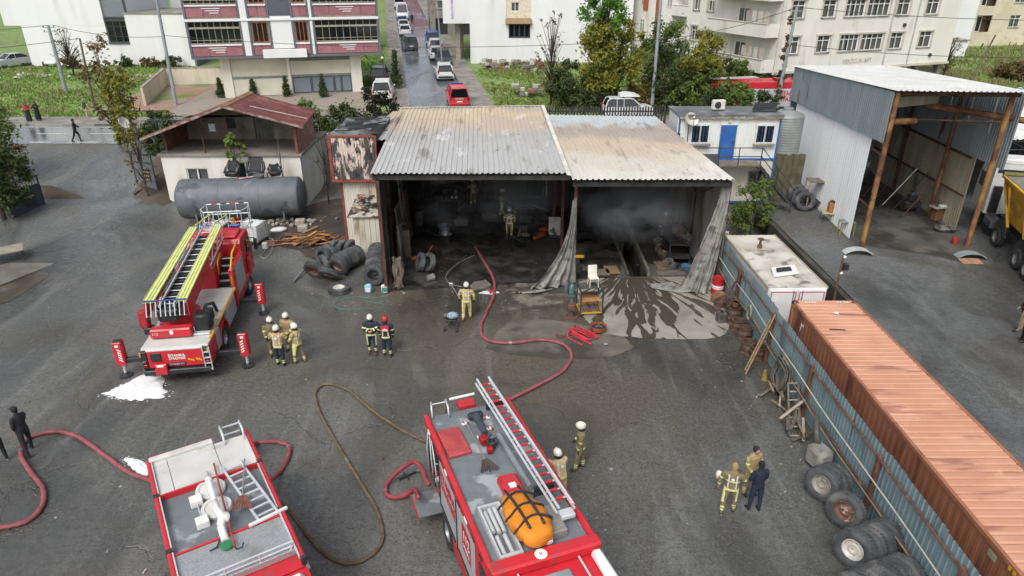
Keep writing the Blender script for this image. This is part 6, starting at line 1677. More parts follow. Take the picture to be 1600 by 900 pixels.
    nor = np.empty(npoly * 3);me.polygons.foreach_get('normal',nor);nor = nor.reshape(-1,3)
    best = np.full(npoly,9.);mi = np.zeros(npoly,int)
    rad = dict(torso=.14,neck=.05,head=.09,uarm=.065,farm=.05,thigh=.085,shin=.06,foot=.04,skirt=.2)
    base = dict(torso=1,neck=7 if hood else 0,head=0,uarm=1,farm=1,thigh=2,shin=2,foot=3,skirt=2)
    for (nm,a,c) in bones:
        d,tt = seg_d(cen,np.array(a),np.array(c));d = d / rad[nm]
        upd = d < best;best[upd] = d[upd]
        m = np.full(npoly,base[nm])
        if stripes:
            st,sv = stripes
            if nm == 'torso':
                m[(tt > .03) & (tt < .11)] = 4;m[(tt > .13) & (tt < .17)] = sv
                if back: m[(np.abs(np.abs(cen[:,0]) - .11) < .02) & (tt > .2) & (tt < .92) & (nor[:,1] < -.2)] = back
                if st > 1: m[(tt > .55) & (tt < .63)] = 4
            if nm == 'uarm': m[(tt > .62) & (tt < .82)] = 4
            if nm == 'farm': m[(tt > .62) & (tt < .82)] = 4
            if nm == 'shin': m[((tt > .5) & (tt < .64)) | ((tt > .72) & (tt < .84))] = 4
            if nm == 'thigh' and st > 1: m[(np.abs(cen[:,0]) > .15)] = 4
        if nm == 'torso':
            m[(tt < .02) & (cen[:,2] < .84)] = 2
        mi[upd] = m[upd]
    me.polygons.foreach_set('material_index',mi.tolist())
    bm_v = [tuple(x) for x in co.reshape(-1,3)] + hb.v
    fl = [tuple(p.vertices) for p in me.polygons] + [tuple(i + nv for i in f) for f in hb.f]
    me2 = bpy.data.meshes.new('body');me2.from_pydata(bm_v,[],fl)
    me2.polygons.foreach_set('material_index',mi.tolist() + [6] * len(hb.f));me2.polygons.foreach_set('use_smooth',[True] * len(fl))
    for m in mats: me2.materials.append(m)
    bpy.data.meshes.remove(me)
    o = inst('body',me2,t,(0,0,-zmin * k),None,(k,k,k))
    H = Matrix.Translation(hc) @ rt.to_4x4()
    def hat(name,bb,m,sm=40):
        bb2 = MB();bb2.v = [tuple(H @ V(p)) for p in bb.v];bb2.f = bb.f;bb2.m = bb.m
        return bb2.build(name,m,o,smooth=sm)
    eb = MB()
    for s in (-1,1): eb.ell((s * .032,.088,.012),(.014,.008,.008),8,6)
    hat('eyes',eb,pm('1a1512','2a221d'))
    mb_ = MB().ell((0,.094,-.062),(.024,.008,.006),8,6);hat('mouth',mb_,pm('8a4f45','7a4038'))
    if head == 'helmet':
        hb2 = MB();hb2.lathe([(.118,-.02),(.125,.0),(.124,.05),(.112,.1),(.08,.14),(.04,.158),(.001,.162)],20,Matrix.Diagonal((.98,1.2,1,1)))
        hat('helmet',hb2,pm(hcol,None,4,.35,coat=.3))
        r_ = MB();r_.tube([(0,.15 * math.cos(a) ,.03 + .145 * math.sin(a)) for a in [math.pi * i / 14 for i in range(15)]],.014,6);hat('helmet_ridge',r_,pm(hcol,None,4,.35))
        v_ = MB();v_.slab((-.085,.105,.03),(.085,.105,.03),(.07,.155,-.01),(-.07,.155,-.01),.012);hat('visor',v_,M_DARK)
        n_ = MB();n_.lathe([(.1,-.13),(.112,-.08),(.115,-.015)],18,Matrix.Translation((0,-.02,0)) @ Matrix.Diagonal((1,1.05,1,1)))
        n2 = MB();n2.v = n_.v;n2.f = [f for f in n_.f if len(f) == 4 and sum(n_.v[i][1] for i in f) / 4 < .035];n2.m = [0] * len(n2.f)
        hat('neck_guard',n2,pm('22262e','2c3038',5,.9))
    elif head in ('hair','cap','balaclava','scarf'):
        col = {'hair': hair,'cap': '1b1d22','balaclava': 'a08452','scarf': hair}[head]
        h_ = MB()
        if head in ('balaclava','scarf'):
            h_.lathe([(.1,-.17),(.088,-.1),(.098,-.03),(.1,.03),(.085,.09),(.05,.125),(.001,.135)],18,Matrix.Translation((0,-.012,0)) @ Matrix.Diagonal((.95,1.14,1,1)))
        else:
            h_.lathe([(.078,-.05),(.09,-.02),(.092,.03),(.08,.085),(.05,.118),(.001,.13)],18,Matrix.Translation((0,-.022,.004)) @ Matrix.Diagonal((.95,1.12,1,1)))
        h_.f = [f for f in h_.f if not (sum(h_.v[i][1] for i in f) / len(f) > .055 and sum(h_.v[i][2] for i in f) / len(f) < .045)];h_.m = [0] * len(h_.f)
        hat({'hair': 'hair','cap': 'cap','balaclava': 'balaclava','scarf': 'headscarf'}[head],h_,pm(col,None,12,.85,bump=.4,bsc=60))
        if head == 'cap': hat('cap_peak',MB().slab((-.07,.075,.05),(.07,.075,.05),(.055,.17,.03),(-.055,.17,.03),.01),pm(col,None,12,.85))
    if back and not skirt:
        e_ = MB().ell(tor(0,-.137 * g,1.30),(.05,.006,.06),12,6,Matrix.Rotation(-ln,3,'X'));e_.build('back_emblem',M_LITW,o)
    return t
def fc(dx,dy): return math.atan2(-dx,dy)     # heading whose forward (+y) points along (dx,dy)
g4 = 'firefighters talking beside the ladder truck'
FF = dict(hood=True,bulk=1.2)
person('firefighter in tan jacket and navy trousers, back turned, in the huddle by the ladder truck',(-9.21,23.32,0),fc(0,1),TAN,NVY,arms=((25,22,75,40),(25,22,75,40)),stripes=(1,4),back=5,group=g4,**FF)
person('firefighter in dull olive kit at the left of the huddle, facing the camera',(-9.69,24.06,0),fc(.5,-1),OLV,arms=((10,10,20,4),(10,10,30,10)),stripes=(1,4),group=g4,**FF)
person('firefighter furthest from the camera in the huddle by the ladder truck',(-9.14,24.42,0),fc(-.2,-1),'a08763',OLV,arms=((10,14,40,30),(10,10,20,6)),stripes=(1,4),group=g4,**FF)
person('firefighter with dark sleeve panel at the right of the huddle',(-8.52,23.52,0),fc(-1,.4),TAN,OLV,arms=((20,12,50,25),(12,10,30,10)),legs=((12,4,4),(-10,4,-12)),stripes=(2,4),back=5,group=g4,**FF)
person('firefighter in navy kit with arms folded and white helmet',(-5.72,24.27,0),fc(.1,-1),NVY,arms=((20,14,78,62),(20,14,72,60)),stripes=(2,4),boots='5a3c26',gloves=None,**FF)
off = person('officer in navy kit with red back panel and red helmet',(-5.08,24.06,0),fc(0,1),NVY,head='helmet',hcol='c2282c',arms=((8,14,16,6),(8,14,16,6)),stripes=(1,4),back=4,**FF)
for (lo,hi,m,nm) in (((-.16,-.168,1.2),(.16,-.152,1.46),pm('bf2f36','b0262d',5,.8),'back_panel'),((-.11,-.174,1.23),(.11,-.167,1.3),M_LITW,'back_label')): MB().b2(lo,hi,.006).build(nm,m,off.children[0])
text('back_lettering','İTFAİYE',.045,pm('b0262d'),off.children[0],(0,-.176,1.265),(R(90),0,0),.001)
person('firefighter in tan kit walking with a hooked tool towards the workshop',(-2.03,27.3,0),fc(.1,1),TAN,arms=((10,22,18,0),(6,24,14,2)),legs=((-14,4,-26),(12,4,2)),stripes=(2,4),back=5,boots='8a6a2e',**FF)
hk = top('halligan_tool','grey hooked tool carried by the firefighter walking to the workshop','tool',(-2.43,28.12,0),0);MB().tube([(.12,-.25,.62),(-.35,.3,1.15)],.018,6).build('shaft',M_STEEL,hk);MB().box((-.37,.32,1.17),(.2,.05,.16),.02).build('head',M_STEEL,hk)
gi = 'firefighters inside the burnt workshop'
person('firefighter with reflective braces, nearest inside the burnt workshop',(-0.15,37.45,0),fc(.1,1),OLV,arms=((10,20,30,10),(10,20,30,10)),stripes=(2,4),back=5,group=gi,**FF)
person('firefighter second nearest inside the workshop, side-on',(-0.65,41.16,0),fc(.9,.4),OLV,legs=((16,3,2),(-10,3,-20)),stripes=(2,4),back=5,group=gi,**FF)
person('firefighter deep inside the workshop at the left, side-on',(-2.6,43.45,0),fc(-.7,.6),OLV,arms=((30,10,60,10),(6,8,20,4)),stripes=(1,4),back=5,group=gi,**FF)
person('firefighter by the back wall of the workshop, half lost in smoke',(-1.56,45.69,0),fc(.2,1),OLV,stripes=(1,4),group=gi,**FF)
person('firefighter in dark kit beside the machine parts under the right-hand roof',(8.72,36.74,0),fc(-.4,1),'4c4a44',stripes=(1,4),back=5,group=gi,**FF)
person('firefighter in olive kit standing side-on right of the near fire engine',(2.15,17.13,0),fc(-1,.15),OLV,arms=((6,4,10,2),(10,6,40,12)),legs=((12,3,6),(-6,3,-8)),stripes=(1,4),**FF)
person('firefighter leaning at the far side of the near fire engine, hand raised',(1.42,15.72,0),fc(-.5,.85),'c2ab80',arms=((75,10,120,0),(20,10,60,20)),lean=12,stripes=(1,4),back=5,gloves=None,**FF)
person('firefighter in olive kit and tan balaclava, helmet in hand',(6.3,15.25,0),fc(.35,1),OLV,head='balaclava',arms=((4,26,-2,-4),(18,28,40,0)),legs=((-8,8,-14),(8,6,2)),stripes=(2,4),back=5,gloves=None,bulk=1.15)
he = top('helmet','dark-lined white helmet held by the firefighter in the tan balaclava','helmet',(6.16,16,0),R(30));he.location.z = .74;he.rotation_euler.x = R(70)
MB().lathe([(.125,0),(.12,.05),(.1,.11),(.05,.15),(.001,.158)],18,Matrix.Diagonal((.98,1.2,1,1))).build('shell',pm('d9d7cc','cac8bd'),he,smooth=True);MB().lathe([(.1,-.005),(.108,.0),(.001,.004)],16,Matrix.Diagonal((.98,1.2,1,1))).build('lining',M_DARK,he)
person('bareheaded firefighter in tan kit facing the man in navy',(7.14,16.02,0),fc(.45,-1),'a28d66',head='hair',arms=((6,14,16,0),(10,10,40,20)),stripes=(1,4),gloves=None,bulk=1.12)
person('man in navy jacket and black beanie with his back to the camera',(7.09,15.33,0),fc(-.25,1),'1e2637','222b3f',head='hair',hair='1a1b20',arms=((8,16,50,30),(6,12,30,20)),stripes=None,gloves=None,bulk=1.05)
person('man in black jacket and cap standing beside the red hose at the left',(-15.79,17.91,0),fc(-1,.35),'26282c','222429',head='cap',arms=((0,8,30,20),(20,6,50,20)),legs=((-14,10,-16),(12,10,10)),boots='3a3b3a',gloves=None,height=1.85)
person('man in black with pale trainers cut off by the left edge',(-16.41,17.46,0),fc(-1,.5),'26282c','222429',head='cap',boots='b9b9a8',gloves=None)
gp = 'onlookers by the road'
person('man in dark suit crossing the road at the top left',(-33.13,51.88,2.2),fc(1,.3),'1c1f28','191b22',head='hair',arms=((20,10,70,20),(10,8,30,0)),legs=((20,3,4),(-18,3,-30)),gloves=None,group=gp)
person('woman in red coat and headscarf on the pavement',(-41.06,58.62,2.3),fc(.6,-.8),'a5333d','20242e',head='scarf',hair='4a4a55',arms=((10,6,100,20),(10,6,90,20)),skirt=.15,gloves=None,group=gp,height=1.68)
person('woman in long black coat on the pavement beside the one in red',(-40.41,58.88,2.3),fc(.2,-1),'191b20','17181c',head='scarf',hair='1e1f24',arms=((40,10,120,10),(40,10,120,10)),skirt=.2,gloves=None,group=gp,height=1.7)
person('woman in pale trousers and dark waistcoat on the pavement by the tree',(-37.05,60.22,2.3),fc(-.6,-.8),'3a3a3f','b9a79b',head='scarf',hair='9a928c',arms=((10,8,40,20),(10,8,40,20)),gloves=None,group=gp,height=1.66)
person('pedestrian in dark blue walking up the middle of the side street',(-17.21,125.84,5.07),fc(-.1,1),'1f2a44','1c2438',head='hair',gloves=None)
person('man in brown-black jacket and beige trousers at the right edge',(20.61,24.36,1),fc(-.8,.5),'241f20','a08b76',head='hair',arms=((10,14,50,30),(10,14,40,20)),gloves=None)
person('man in black trousers cut off by the right edge',(20.2,23.53,1),fc(-.9,.1),'1c1c1f','17181a',head='hair',gloves=None)
# ------------------------------------------------------------------ blue corrugated fence, container, box body
M_FBLUE = pm('869ba0','788d92',.9,.55,stain='5d6f72',ssc=.9,samt=(.55,.72),st=(1,1,.3),metal=.15)
fx = 10.3
fe = top('sheet_fence','pale blue corrugated sheet fence between the yard and the orange container','fence',(fx,21,0))
for i in range(22):
    y0 = -10.8 + i * .95
    b = MB();lean = rnd.uniform(-.03,.03);b.corr((rnd.uniform(0,.015),y0,.02),(0,.97,0),(lean,0,2.38 + rnd.uniform(-.05,.05)),(-1,0,0),.016,.19);b.build('sheet',M_FBLUE,fe)
for y in (6.9,2.6,-1.2,-5.9,-9.8): MB().b2((-.16,y - .07,0),(-.04,y + .07,2.2),.01).build('post',M_RUST,fe)
for z in (.75,2.05): MB().tube([(-.08,-10.8,z),(-.08,10,z)],.04,6).build('rail',M_RUST,fe)
for (a,h) in (((-.2,10,1.6),.1),((-.22,9.5,1.1),.25)):
    pts = [(a[0] + .04 * math.sin(i),a[1] - i * 2.55,a[2] - h * math.sin(i * 1.7) ** 2 - .02 * i) for i in range(9)]
    MB().tube(catmull(pts,5),.025,6).build('cable',pm('b9b3a5','a59f91') if h < .2 else pm('8a7a62','77684f'),fe,smooth=True)
def m_cont():
    q = NT('orange_container_paint');c = q.mix(q.ramp(q.noise(.7,5),.3,.7),C('c6957a'),C('b9866a'))
    n = q.noise(1.0,7,(.35,2.6,1),off=(2,6,0));c = q.mix(q.math('MULTIPLY',q.ramp(n,.56,.68),.8),c,C('86544a'))
    c = q.mix(q.math('MULTIPLY',q.ramp(q.noise(2.5,6,(1,1,.4),off=(8,1,1)),.6,.75),.5),c,C('d2a98d'))
    q.set('Base Color',c);q.set('Roughness',.65);q.bump(q.noise(12,3),.15,.01);return q.mat
M_CONT = m_cont();M_CONTD = pm('a06a50','905a41',1.2,.65,stain='5f3a30',ssc=1,samt=(.55,.7),st=(1,1,.3))
co = top('shipping_container','long rust-orange shipping container behind the blue sheet fence','container',(12.2,17.0,0))
MB().corr((-1.14,-6.8,2.555),(0,13.6,0),(2.28,0,0),(0,0,1),.02,.27,sq=.76).build('roof',M_CONT,co)
for s in (-1,1):
    MB().corr((s * 1.16,-6.78 * -s,.16),(0,13.56 * -s,0),(0,0,2.3),(s,0,0),.009,.28,sq=.5).build('side_wall',M_CONTD,co)
    for z in (.08,2.53): MB().b2((s * 1.18 - .05,-6.8,z - .07),(s * 1.18 + .05,6.8,z + .06),.01).build('side_rail',M_CONTD,co)
    for y in (-6.82,6.82):
        MB().b2((s * 1.16 - .08,y - .08,0),(s * 1.16 + .08,y + .08,2.59),.01).build('corner_post',M_CONTD,co)
        MB().b2((s * 1.14 - .1,y - .1,2.5),(s * 1.14 + .1,y + .1,2.62),.015).build('corner_casting',M_RUST,co)
for y in (-6.85,6.85):
    MB().b2((-1.08,y - .03,.1),(1.08,y + .03,2.5)).build('end_wall',M_CONTD,co);MB().b2((-1.08,y - .05,2.47),(1.08,y + .05,2.61),.01).build('end_rail',M_CONT,co)
text('lettering','r',.7,M_LITW,co,(-1.2,5.8,2.05),(R(90),0,R(-90)),.003,1,.01);text('lettering','225',.28,M_LITW,co,(-1.2,-6.2,1.8),(R(90),0,R(-90)),.003)
for x in (-.8,-.68,-.56,-.46,.42,.54,.68,.8): MB().b2((x,6.7,2.605),(x + .07,6.78,2.614)).build('white_mark',M_LITW,co)
for y in (-6.1,-6.25,-6.4,-6.55,-6.7,6.6,6.75): MB().b2((-1.245,y,2.42),(-1.235,y + .08,2.52)).build('hazard_mark',M_YEL,co)
MB().b2((-1.2,-5.6,2.15),(-1.17,-5.35,2.32)).build('vent_cover',pm('9a9a80','86866c'),co)
MB().prism([(-.1,5.9),(.12,5.95),(.1,5.75),(-.02,5.8)],2.6,2.606,'z').build('paper_scrap',M_LITW,co)
MB().bar((-.75,4.6,2.6),(-.2,4.55,2.6),.06,.012).build('rust_hole',M_DARK,co)
bb = top('box_body','white refrigerated lorry box body with stained roof and pink-edged rear doors','lorry body',(11.65,25.1,0),R(1))
MB().b2((-1.2,0,.15),(1.2,6.0,2.56),.02).build('box',M_WHITEP,bb)
MB().b2((-1.18,.05,2.56),(1.18,5.95,2.6)).build('roof',pm('c6c2b6','aaa496',.8,.85,stain='716c62',ssc=1.1,samt=(.54,.66)),bb)
for s in (-1,1): MB().b2((s * 1.21 - .03,0,2.5),(s * 1.21 + .03,6,2.63),.01).build('roof_edge',pm('a89c8a','93876f'),bb)
for s in (-1,1):
    d = MB().b2((min(s * .03,s * 1.14),-.06,.25),(max(s * .03,s * 1.14),-.005,2.5),.01).build('rear_door',M_WHITEP,bb)
    pk = pm('b8486a','a53d5d')
    for (a,c,e,f) in ((.06,.1,.3,2.44),(1.06,1.1,.3,2.44),(.1,1.06,2.4,2.44)): MB().b2((min(s * a,s * c),-.066,e),(max(s * a,s * c),-.06,f)).build('pink_edge',pk,d)
    MB().tube([(s * .18,-.09,.2),(s * .18,-.09,2.5)],.02,6).build('lock_rod',M_STEEL,d);MB().b2((s * 1.0 - .1,-.1,1.95),(s * 1.0 + .1,-.06,2.0),.01).build('hinge',M_STEEL,d)
MB().lathe([(.12,2.6),(.1,2.75),(.06,2.8),(.05,3.0),(.15,3.02),(.15,3.06),(.01,3.07)],12,Matrix.Translation((-.1,4.3,0))).build('vent_pipe',M_RUST,bb,smooth=30)
pnl = top('broken_panel','white broken panel with a black insert lying on the lorry box roof','panel',(11.6,26.6,2.62),R(12));MB().slab((-.75,-.45,.05),(.5,-.35,.05),(.75,.45,.1),(-.45,.3,.12),.03).build('sheet',M_WHITEP,pnl);MB().slab((-.45,-.15,.13),(.3,-.1,.11),(.4,.2,.14),(-.3,.15,.16),.03).build('insert',M_DARK,pnl)
pw = top('lamp_post','thin rusty post with white insulators standing behind the lorry box','post',(14.2,27.0,0));MB().tube([(0,0,0),(0,0,3.2)],.045,8).build('pole',M_RUST,pw);MB().b2((.05,-.1,2.55),(.3,.1,2.85),.02).build('box',M_DARK,pw)
for z in (3.15,2.4): MB().ell((.05,0,z),(.09,.07,.06)).build('insulator',M_LITW,pw)

# ------------------------------------------------------------------ tyres
def tyre(label,loc,rz,tilt=0.0,Rr=.52,w=.29,rim=None,flat=False,group=None,mat=None,lugs=36):
    t = top('tyre',label,'tyre',loc,rz,group)
    tm = tyre_mesh(Rr,w,lugs);
    if not tm.materials: tm.materials.append(mat or M_TYREG)
    o = inst('rubber',tm,t,(0,0,w / 2 if flat else Rr * math.cos(abs(R(tilt))) + .5 * w * math.sin(abs(R(tilt)))),(0,R(-90) if flat else R(tilt),0))
    if rim:
        rm = rim_mesh(Rr,w);r = inst('rim',rm,t,o.location,o.rotation_euler)
        if not rm.materials: rm.materials.append(M_STEEL)
        r.material_slots[0].link = 'OBJECT';r.material_slots[0].material = rim
    return t
M_RIMW = pm('c9c6be','b3b0a8',5,.5,stain='6a5a4a',ssc=5);M_RIMR = pm('7a5a48','5f4536',5,.8,stain='b0a596',ssc=4,samt=(.55,.65));M_RIMG = pm('94918a','7d7a73',5,.6,stain='5a4a3e',ssc=4)
gt = 'lorry tyres leaning on the blue fence';FA = R(-142)
for (x,y,n,rims,lab) in ((8.55,12.0,5,{},'in the row cut by the bottom edge'),(9.05,13.35,4,{0: M_RIMW},'in the nearest full row of four by the blue fence'),(9.45,14.75,1,{0: M_RIMR},''),(9.25,15.85,2,{0: M_RIMG},'in the pair next to the grey tank')):
    for i in range(n):
        xx,yy = x + i * .33,y + i * .12
        l = {0: 'worn lorry tyre, foremost ',1: 'worn lorry tyre, second ',2: 'worn lorry tyre, third ',3: 'worn lorry tyre, fourth ',4: 'worn lorry tyre, last '}[i] + lab
        if i in rims: l = {M_RIMW: 'lorry tyre with white ten-stud rim, foremost of the row of four by the blue fence',M_RIMR: 'single lorry tyre with rusty rim leaning on the blue fence',M_RIMG: 'lorry tyre with grey rim beside the grey tank'}[rims[i]]
        tyre(l,(xx,yy,0),FA,-10,rim=rims.get(i),group=gt)
# pile left of the workshop
gq = 'tyre pile beside the small white hut';F2 = R(-125)
for i in range(5): tyre(f'{["front", "second", "middle", "fourth", "rearmost"][i]} tyre of the upright row right in the pile by the white hut',(-8.95 + i * .17,32.5 + i * .27,0),F2,0,group=gq,lugs=0)
for i in range(2): tyre(('big bare tyre standing at the left of the pile' if i == 0 else 'tyre standing right behind the big bare one'),(-9.95 + i * .2,33.2 + i * .35,0),F2,-8,.55,group=gq,lugs=0)
for i in range(3): tyre(f'{["left", "middle", "right"][i]} tyre of the three standing at the back of the pile',(-9.6 + i * .42,34.6,0),R(-90) + R(55),0,.48,group=gq,lugs=0)
tyre('tyre with rusty rim and chunky tread leaning at the front left of the pile',(-10.0,31.6,0),R(-105),28,rim=M_RIMR,group=gq)
tyre('tyre tipped half flat with a brown inside at the front of the pile',(-9.2,31.35,0),R(-110),48,group=gq,rim=M_RIMR)
tyre('tyre with stained rim propped in the middle of the pile',(-8.85,32.0,.05),R(-120),25,rim=M_RIMR,group=gq)
tyre('tyre wedged upright between the others in the pile',(-9.6,32.25,.0),R(-150),12,group=gq)
tyre('tyre lying flat with white rim in front of the pile',(-8.45,30.1,0),0.4,0,rim=M_RIMW,flat=True,group=gq)
gw_ = 'tyres along the workshop wall'
for i in range(7): tyre(f'{["front", "second", "third", "fourth", "fifth", "sixth", "rearmost"][i]} tyre of the row outside the workshop wall',(-6.85 - i * .06,30.9 + i * .5,0),R(-98),-6,.53,group=gw_,lugs=0)
for i,x in enumerate((-4.75,-4.3)): tyre(('slim tyre leaning left of a pair inside the workshop mouth' if i == 0 else 'slim tyre leaning right of a pair inside the workshop mouth'),(x,32.6,0),R(20 + 14 * i),18,.5,.26,group='pair of tyres at the workshop mouth',lugs=0)
gs = 'tyres behind the tall shed wall'
for i in range(5): tyre(f'{["nearest", "second", "third", "fourth", "farthest"][i]} tyre of the row against the tall white shed wall',(17.65 + i * .05,39.4 + i * .75,1.0),R(-100),-14,.58,group=gs,lugs=0)
# ------------------------------------------------------------------ brake drums, barrel, tank, scrap along the fence
M_DRUM = pm('584338','46352c',4,.9,stain='745a48',ssc=3);dm = None
gd = 'rusty brake drums stacked along the blue fence'
dl = ['nearest','second','third','fourth','fifth','sixth','seventh','farthest']
for i,(x,y,n) in enumerate(((9.95,23.9,2),(9.7,24.3,2),(9.95,24.8,1),(9.9,25.5,2),(9.85,26.2,2),(9.85,26.9,3),(9.95,27.5,3),(9.75,28.6,1))):
    for j in range(n):
        if dm is None:
            dm = MB().lathe([(.24,0),(.26,.02),(.24,.05),(.235,.2),(.26,.23),(.26,.27),(.22,.27),(.205,.06),(.1,.05),(.1,0)],20,None,True).mesh('brake_drum',35);dm.materials.append(M_DRUM)
        o = inst('brake_drum',dm,None,(x + rnd.uniform(-.02,.02),y + rnd.uniform(-.02,.02),j * .275),(0,0,rnd.random() * 6),(1.12,1.12,1));tag(o,f'rusty brake drum, {["lowest", "second up", "third up"][j]} in the {dl[i]} stack along the blue fence','brake drum',gd)
br = top('steel_barrel','red steel barrel with a white band beside the right-hand tarpaulin','barrel',(9.95,29.85,0))
MB().lathe([(.28,0),(.29,.02),(.285,.28),(.3,.3),(.285,.32),(.285,.56),(.3,.58),(.285,.6),(.285,.86),(.29,.88),(.27,.88),(.26,.85),(.01,.85)],24).build('drum',pm('b3262b','a01f24',3,.5,stain='7d2a2a'),br,smooth=35);MB().lathe([(.292,.36),(.294,.37),(.294,.52),(.292,.53)],24).build('white_band',M_LITW,br,smooth=35);MB().lathe([(.295,.43),(.2955,.435),(.2955,.45),(.295,.455)],24).build('red_line',pm('c98a8a','b97878'),br)
sacks = [(9.65,29.0,'a','7d5c43'),(9.9,29.25,'b','8d6a4c')]
for (x,y,k,c) in sacks:
    o = MB().box((0,0,.2),(.45,.35,.4),.06).build('carton',pm(c,None,4,.9),None,loc=(x,y,0),rot=(0,0,.4));tag(o,'crushed brown carton beside the brake drums' if k == 'a' else 'ochre carton between the red barrel and the drums','box')
bu = top('bucket','brown bucket with pale water on top of the brake drum stack','bucket',(9.85,26.9,.83));MB().lathe([(.14,0),(.18,.26),(.165,.26),(.13,.03)],18).build('pail',M_RUST,bu,smooth=30);MB().lathe([(.155,.2),(.001,.2)],18).build('water',pm('8fb0ac','7da09c',4,.2),bu)
ld = top('wooden_ladder','short wooden ladder leaning on the blue fence by the brake drums','ladder',(9.6,23.2,0),R(-12))
for s in (-1,1): MB().bar((-.35,-.5 + s * .14,.02),(.55,.55 + s * .14,2.2),.06,.05).build('stile',pm('8d7355','7a6348',5,.85),ld)
for i in range(6): t = .06 + i * .055;MB().bar((-.35 + .9 * t,-.5 + 1.05 * t - .14,.02 + 2.18 * t),(-.35 + .9 * t,-.5 + 1.05 * t + .14,.02 + 2.18 * t),.04,.03).build('rung',pm('8d7355','7a6348',5,.85),ld)
cc = top('cable_coil','thick grey bundle of coiled cable hanging on the blue fence','cable coil',(9.95,21.4,0))
for i in range(14):
    r = .4 + .22 * rnd.random();y0,x0 = rnd.uniform(-.12,.12),rnd.uniform(-.14,.12)
    MB().tube([(x0 + .06 * math.sin(3 * a),y0 + r * math.cos(a),.78 + (r + .12) * math.sin(a)) for a in [2 * math.pi * k / 20 for k in range(20)]],.025,5,closed=True).build('cable_turn',pm(rnd.choice(['5d5a52','726d62','4a463f','7d6f58']),None,4,.8),cc,smooth=True)
c2 = top('hose_coil','small pale coil of hose hanging on the blue fence above the drums','hose coil',(10.05,25.6,.9))
for i in range(4): MB().tube([(.02 * i - .05,.22 * math.cos(a) + .02 * i,.3 + .32 * math.sin(a)) for a in [2 * math.pi * k / 18 for k in range(18)]],.018,5,closed=True).build('turn',pm('9a9684','86826f',4),c2,smooth=True)
gt_ = top('fuel_tank','grey dented lorry fuel tank standing by the fence','tank',(9.75,17.3,0),R(20));MB().box((0,0,.38),(.62,.7,.72),.12).build('tank',pm('8b8a86','77756f',3,.7,stain='5f5c56',ssc=2),gt_,smooth=40);MB().tube([(.05,.2,.7),(.15,.45,1.0),(.3,.7,1.35)],.1,10).build('filler_duct',pm('55534f','45433f'),gt_,smooth=True)
mats_w = [pm('8a7a64','77684f',6,.9),pm('6b6458','57524a',6,.9),pm('a89e8c','93897a',6,.9),pm('4f4b45','5d5850',6,.9)]
sp = top('scrap_pallet','heap of broken pallets, ladders and battens against the blue fence','scrap wood',(9.85,19.7,0))
gg = random.Random(11)
for s in (-1,1): MB().bar((-.3 + s * .18,-1.0,.1),(.2 + s * .18,.9,.95),.07,.05).build('ladder_stile',mats_w[1],sp)
for i in range(7): t = i / 6;MB().bar((-.48 + .5 * t,-1 + 1.9 * t,.1 + .85 * t),(-.12 + .5 * t,-1 + 1.9 * t,.1 + .85 * t),.05,.03).build('slat',mats_w[2],sp)
for i in range(24):
    a = gg.gauss(1.3,.5);x,y,z = gg.uniform(-.5,.2),gg.uniform(-1.1,1.6),gg.uniform(.04,.6);L = gg.uniform(.5,1.4)
    MB().bar((x - L / 2 * math.cos(a),y - L / 2 * math.sin(a),z),(x + L / 2 * math.cos(a) * .8,y + L / 2 * math.sin(a),z + gg.uniform(-.03,.3)),gg.uniform(.05,.11),.03).build('batten',gg.choice(mats_w),sp)
yc = MB().lathe([(.14,0),(.12,.1),(.05,.5),(.02,.52)],12).build('traffic_cone',pm('a08a44','8a7436',4),None,loc=(9.75,22.3,.0),rot=(R(12),R(-10),0));tag(yc,'faded yellow cone beside the cable bundle','cone')
mp = MB().tube([(9.5,28.0,.05),(10.1,27.3,2.4)],.05,8).build('steel_pipe',M_RUST);tag(mp,'rusty pipe propped slantwise against the blue fence','pipe')
gb = top('gas_can','blackened square canister beside the brown cartons','canister',(9.35,27.0,0),.2);MB().box((0,0,.25),(.4,.35,.5),.04).build('can',pm('4a4742','605c55',4,.7),gb);MB().box((0,0,.53),(.12,.2,.05),.02).build('handle',M_DARK,gb)

# ------------------------------------------------------------------ left side: white liquid tank, planks, gates, table
ib = top('liquid_tank','white cube liquid tank in a steel cage behind the ladder truck','tank',(-14.85,36.74,0),R(-14))
MB().box((0,0,.12),(1.2,1.05,.14),.01).build('pallet',M_DARK,ib);MB().box((0,0,.7),(1.12,.97,1.0),.07).build('bottle',pm('dadfdc','c9cfcb',2,.5,stain='b9c2bd'),ib,smooth=40);MB().lathe([(.1,1.2),(.1,1.25),(.01,1.26)],12).build('lid',M_DARK,ib)
for z in (.25,.5,.75,1.0,1.17): MB().tube([(sx * .6,sy * .52,z) for sx,sy in ((-1,-1),(1,-1),(1,1),(-1,1))],.013,5,closed=True).build('cage_hoop',M_ALU,ib)
for i in range(6):
    for s in (-1,1): MB().tube([(-.6 + .24 * i,s * .52,.2),(-.6 + .24 * i,s * .52,1.18)],.012,5).build('cage_bar',M_ALU,ib)
for i in range(1,5):
    for s in (-1,1): MB().tube([(s * .6,-.52 + .208 * i,.2),(s * .6,-.52 + .208 * i,1.18)],.012,5).build('cage_bar',M_ALU,ib)
jc = MB().box((0,0,.2),(.3,.22,.4),.05).build('canister',pm('d8d6cd','c6c4ba',3,.5),None,loc=(-13.87,35.66,0));tag(jc,'white plastic canister beside the caged liquid tank','canister')
MBt = MB().tube(catmull([(-14.01,36.46,0.03),(-13.76,35.02,0.03),(-13.82,34.56,0.03),(-13.34,34.38,0.03),(-13.71,36.66,0.03),(-14.28,37.27,0.03)],6),.02,6).build('thin_hose',pm('b5b2a6','a09d91'),smooth=True);tag(MBt,'thin pale hose looped beside the white canister','hose')
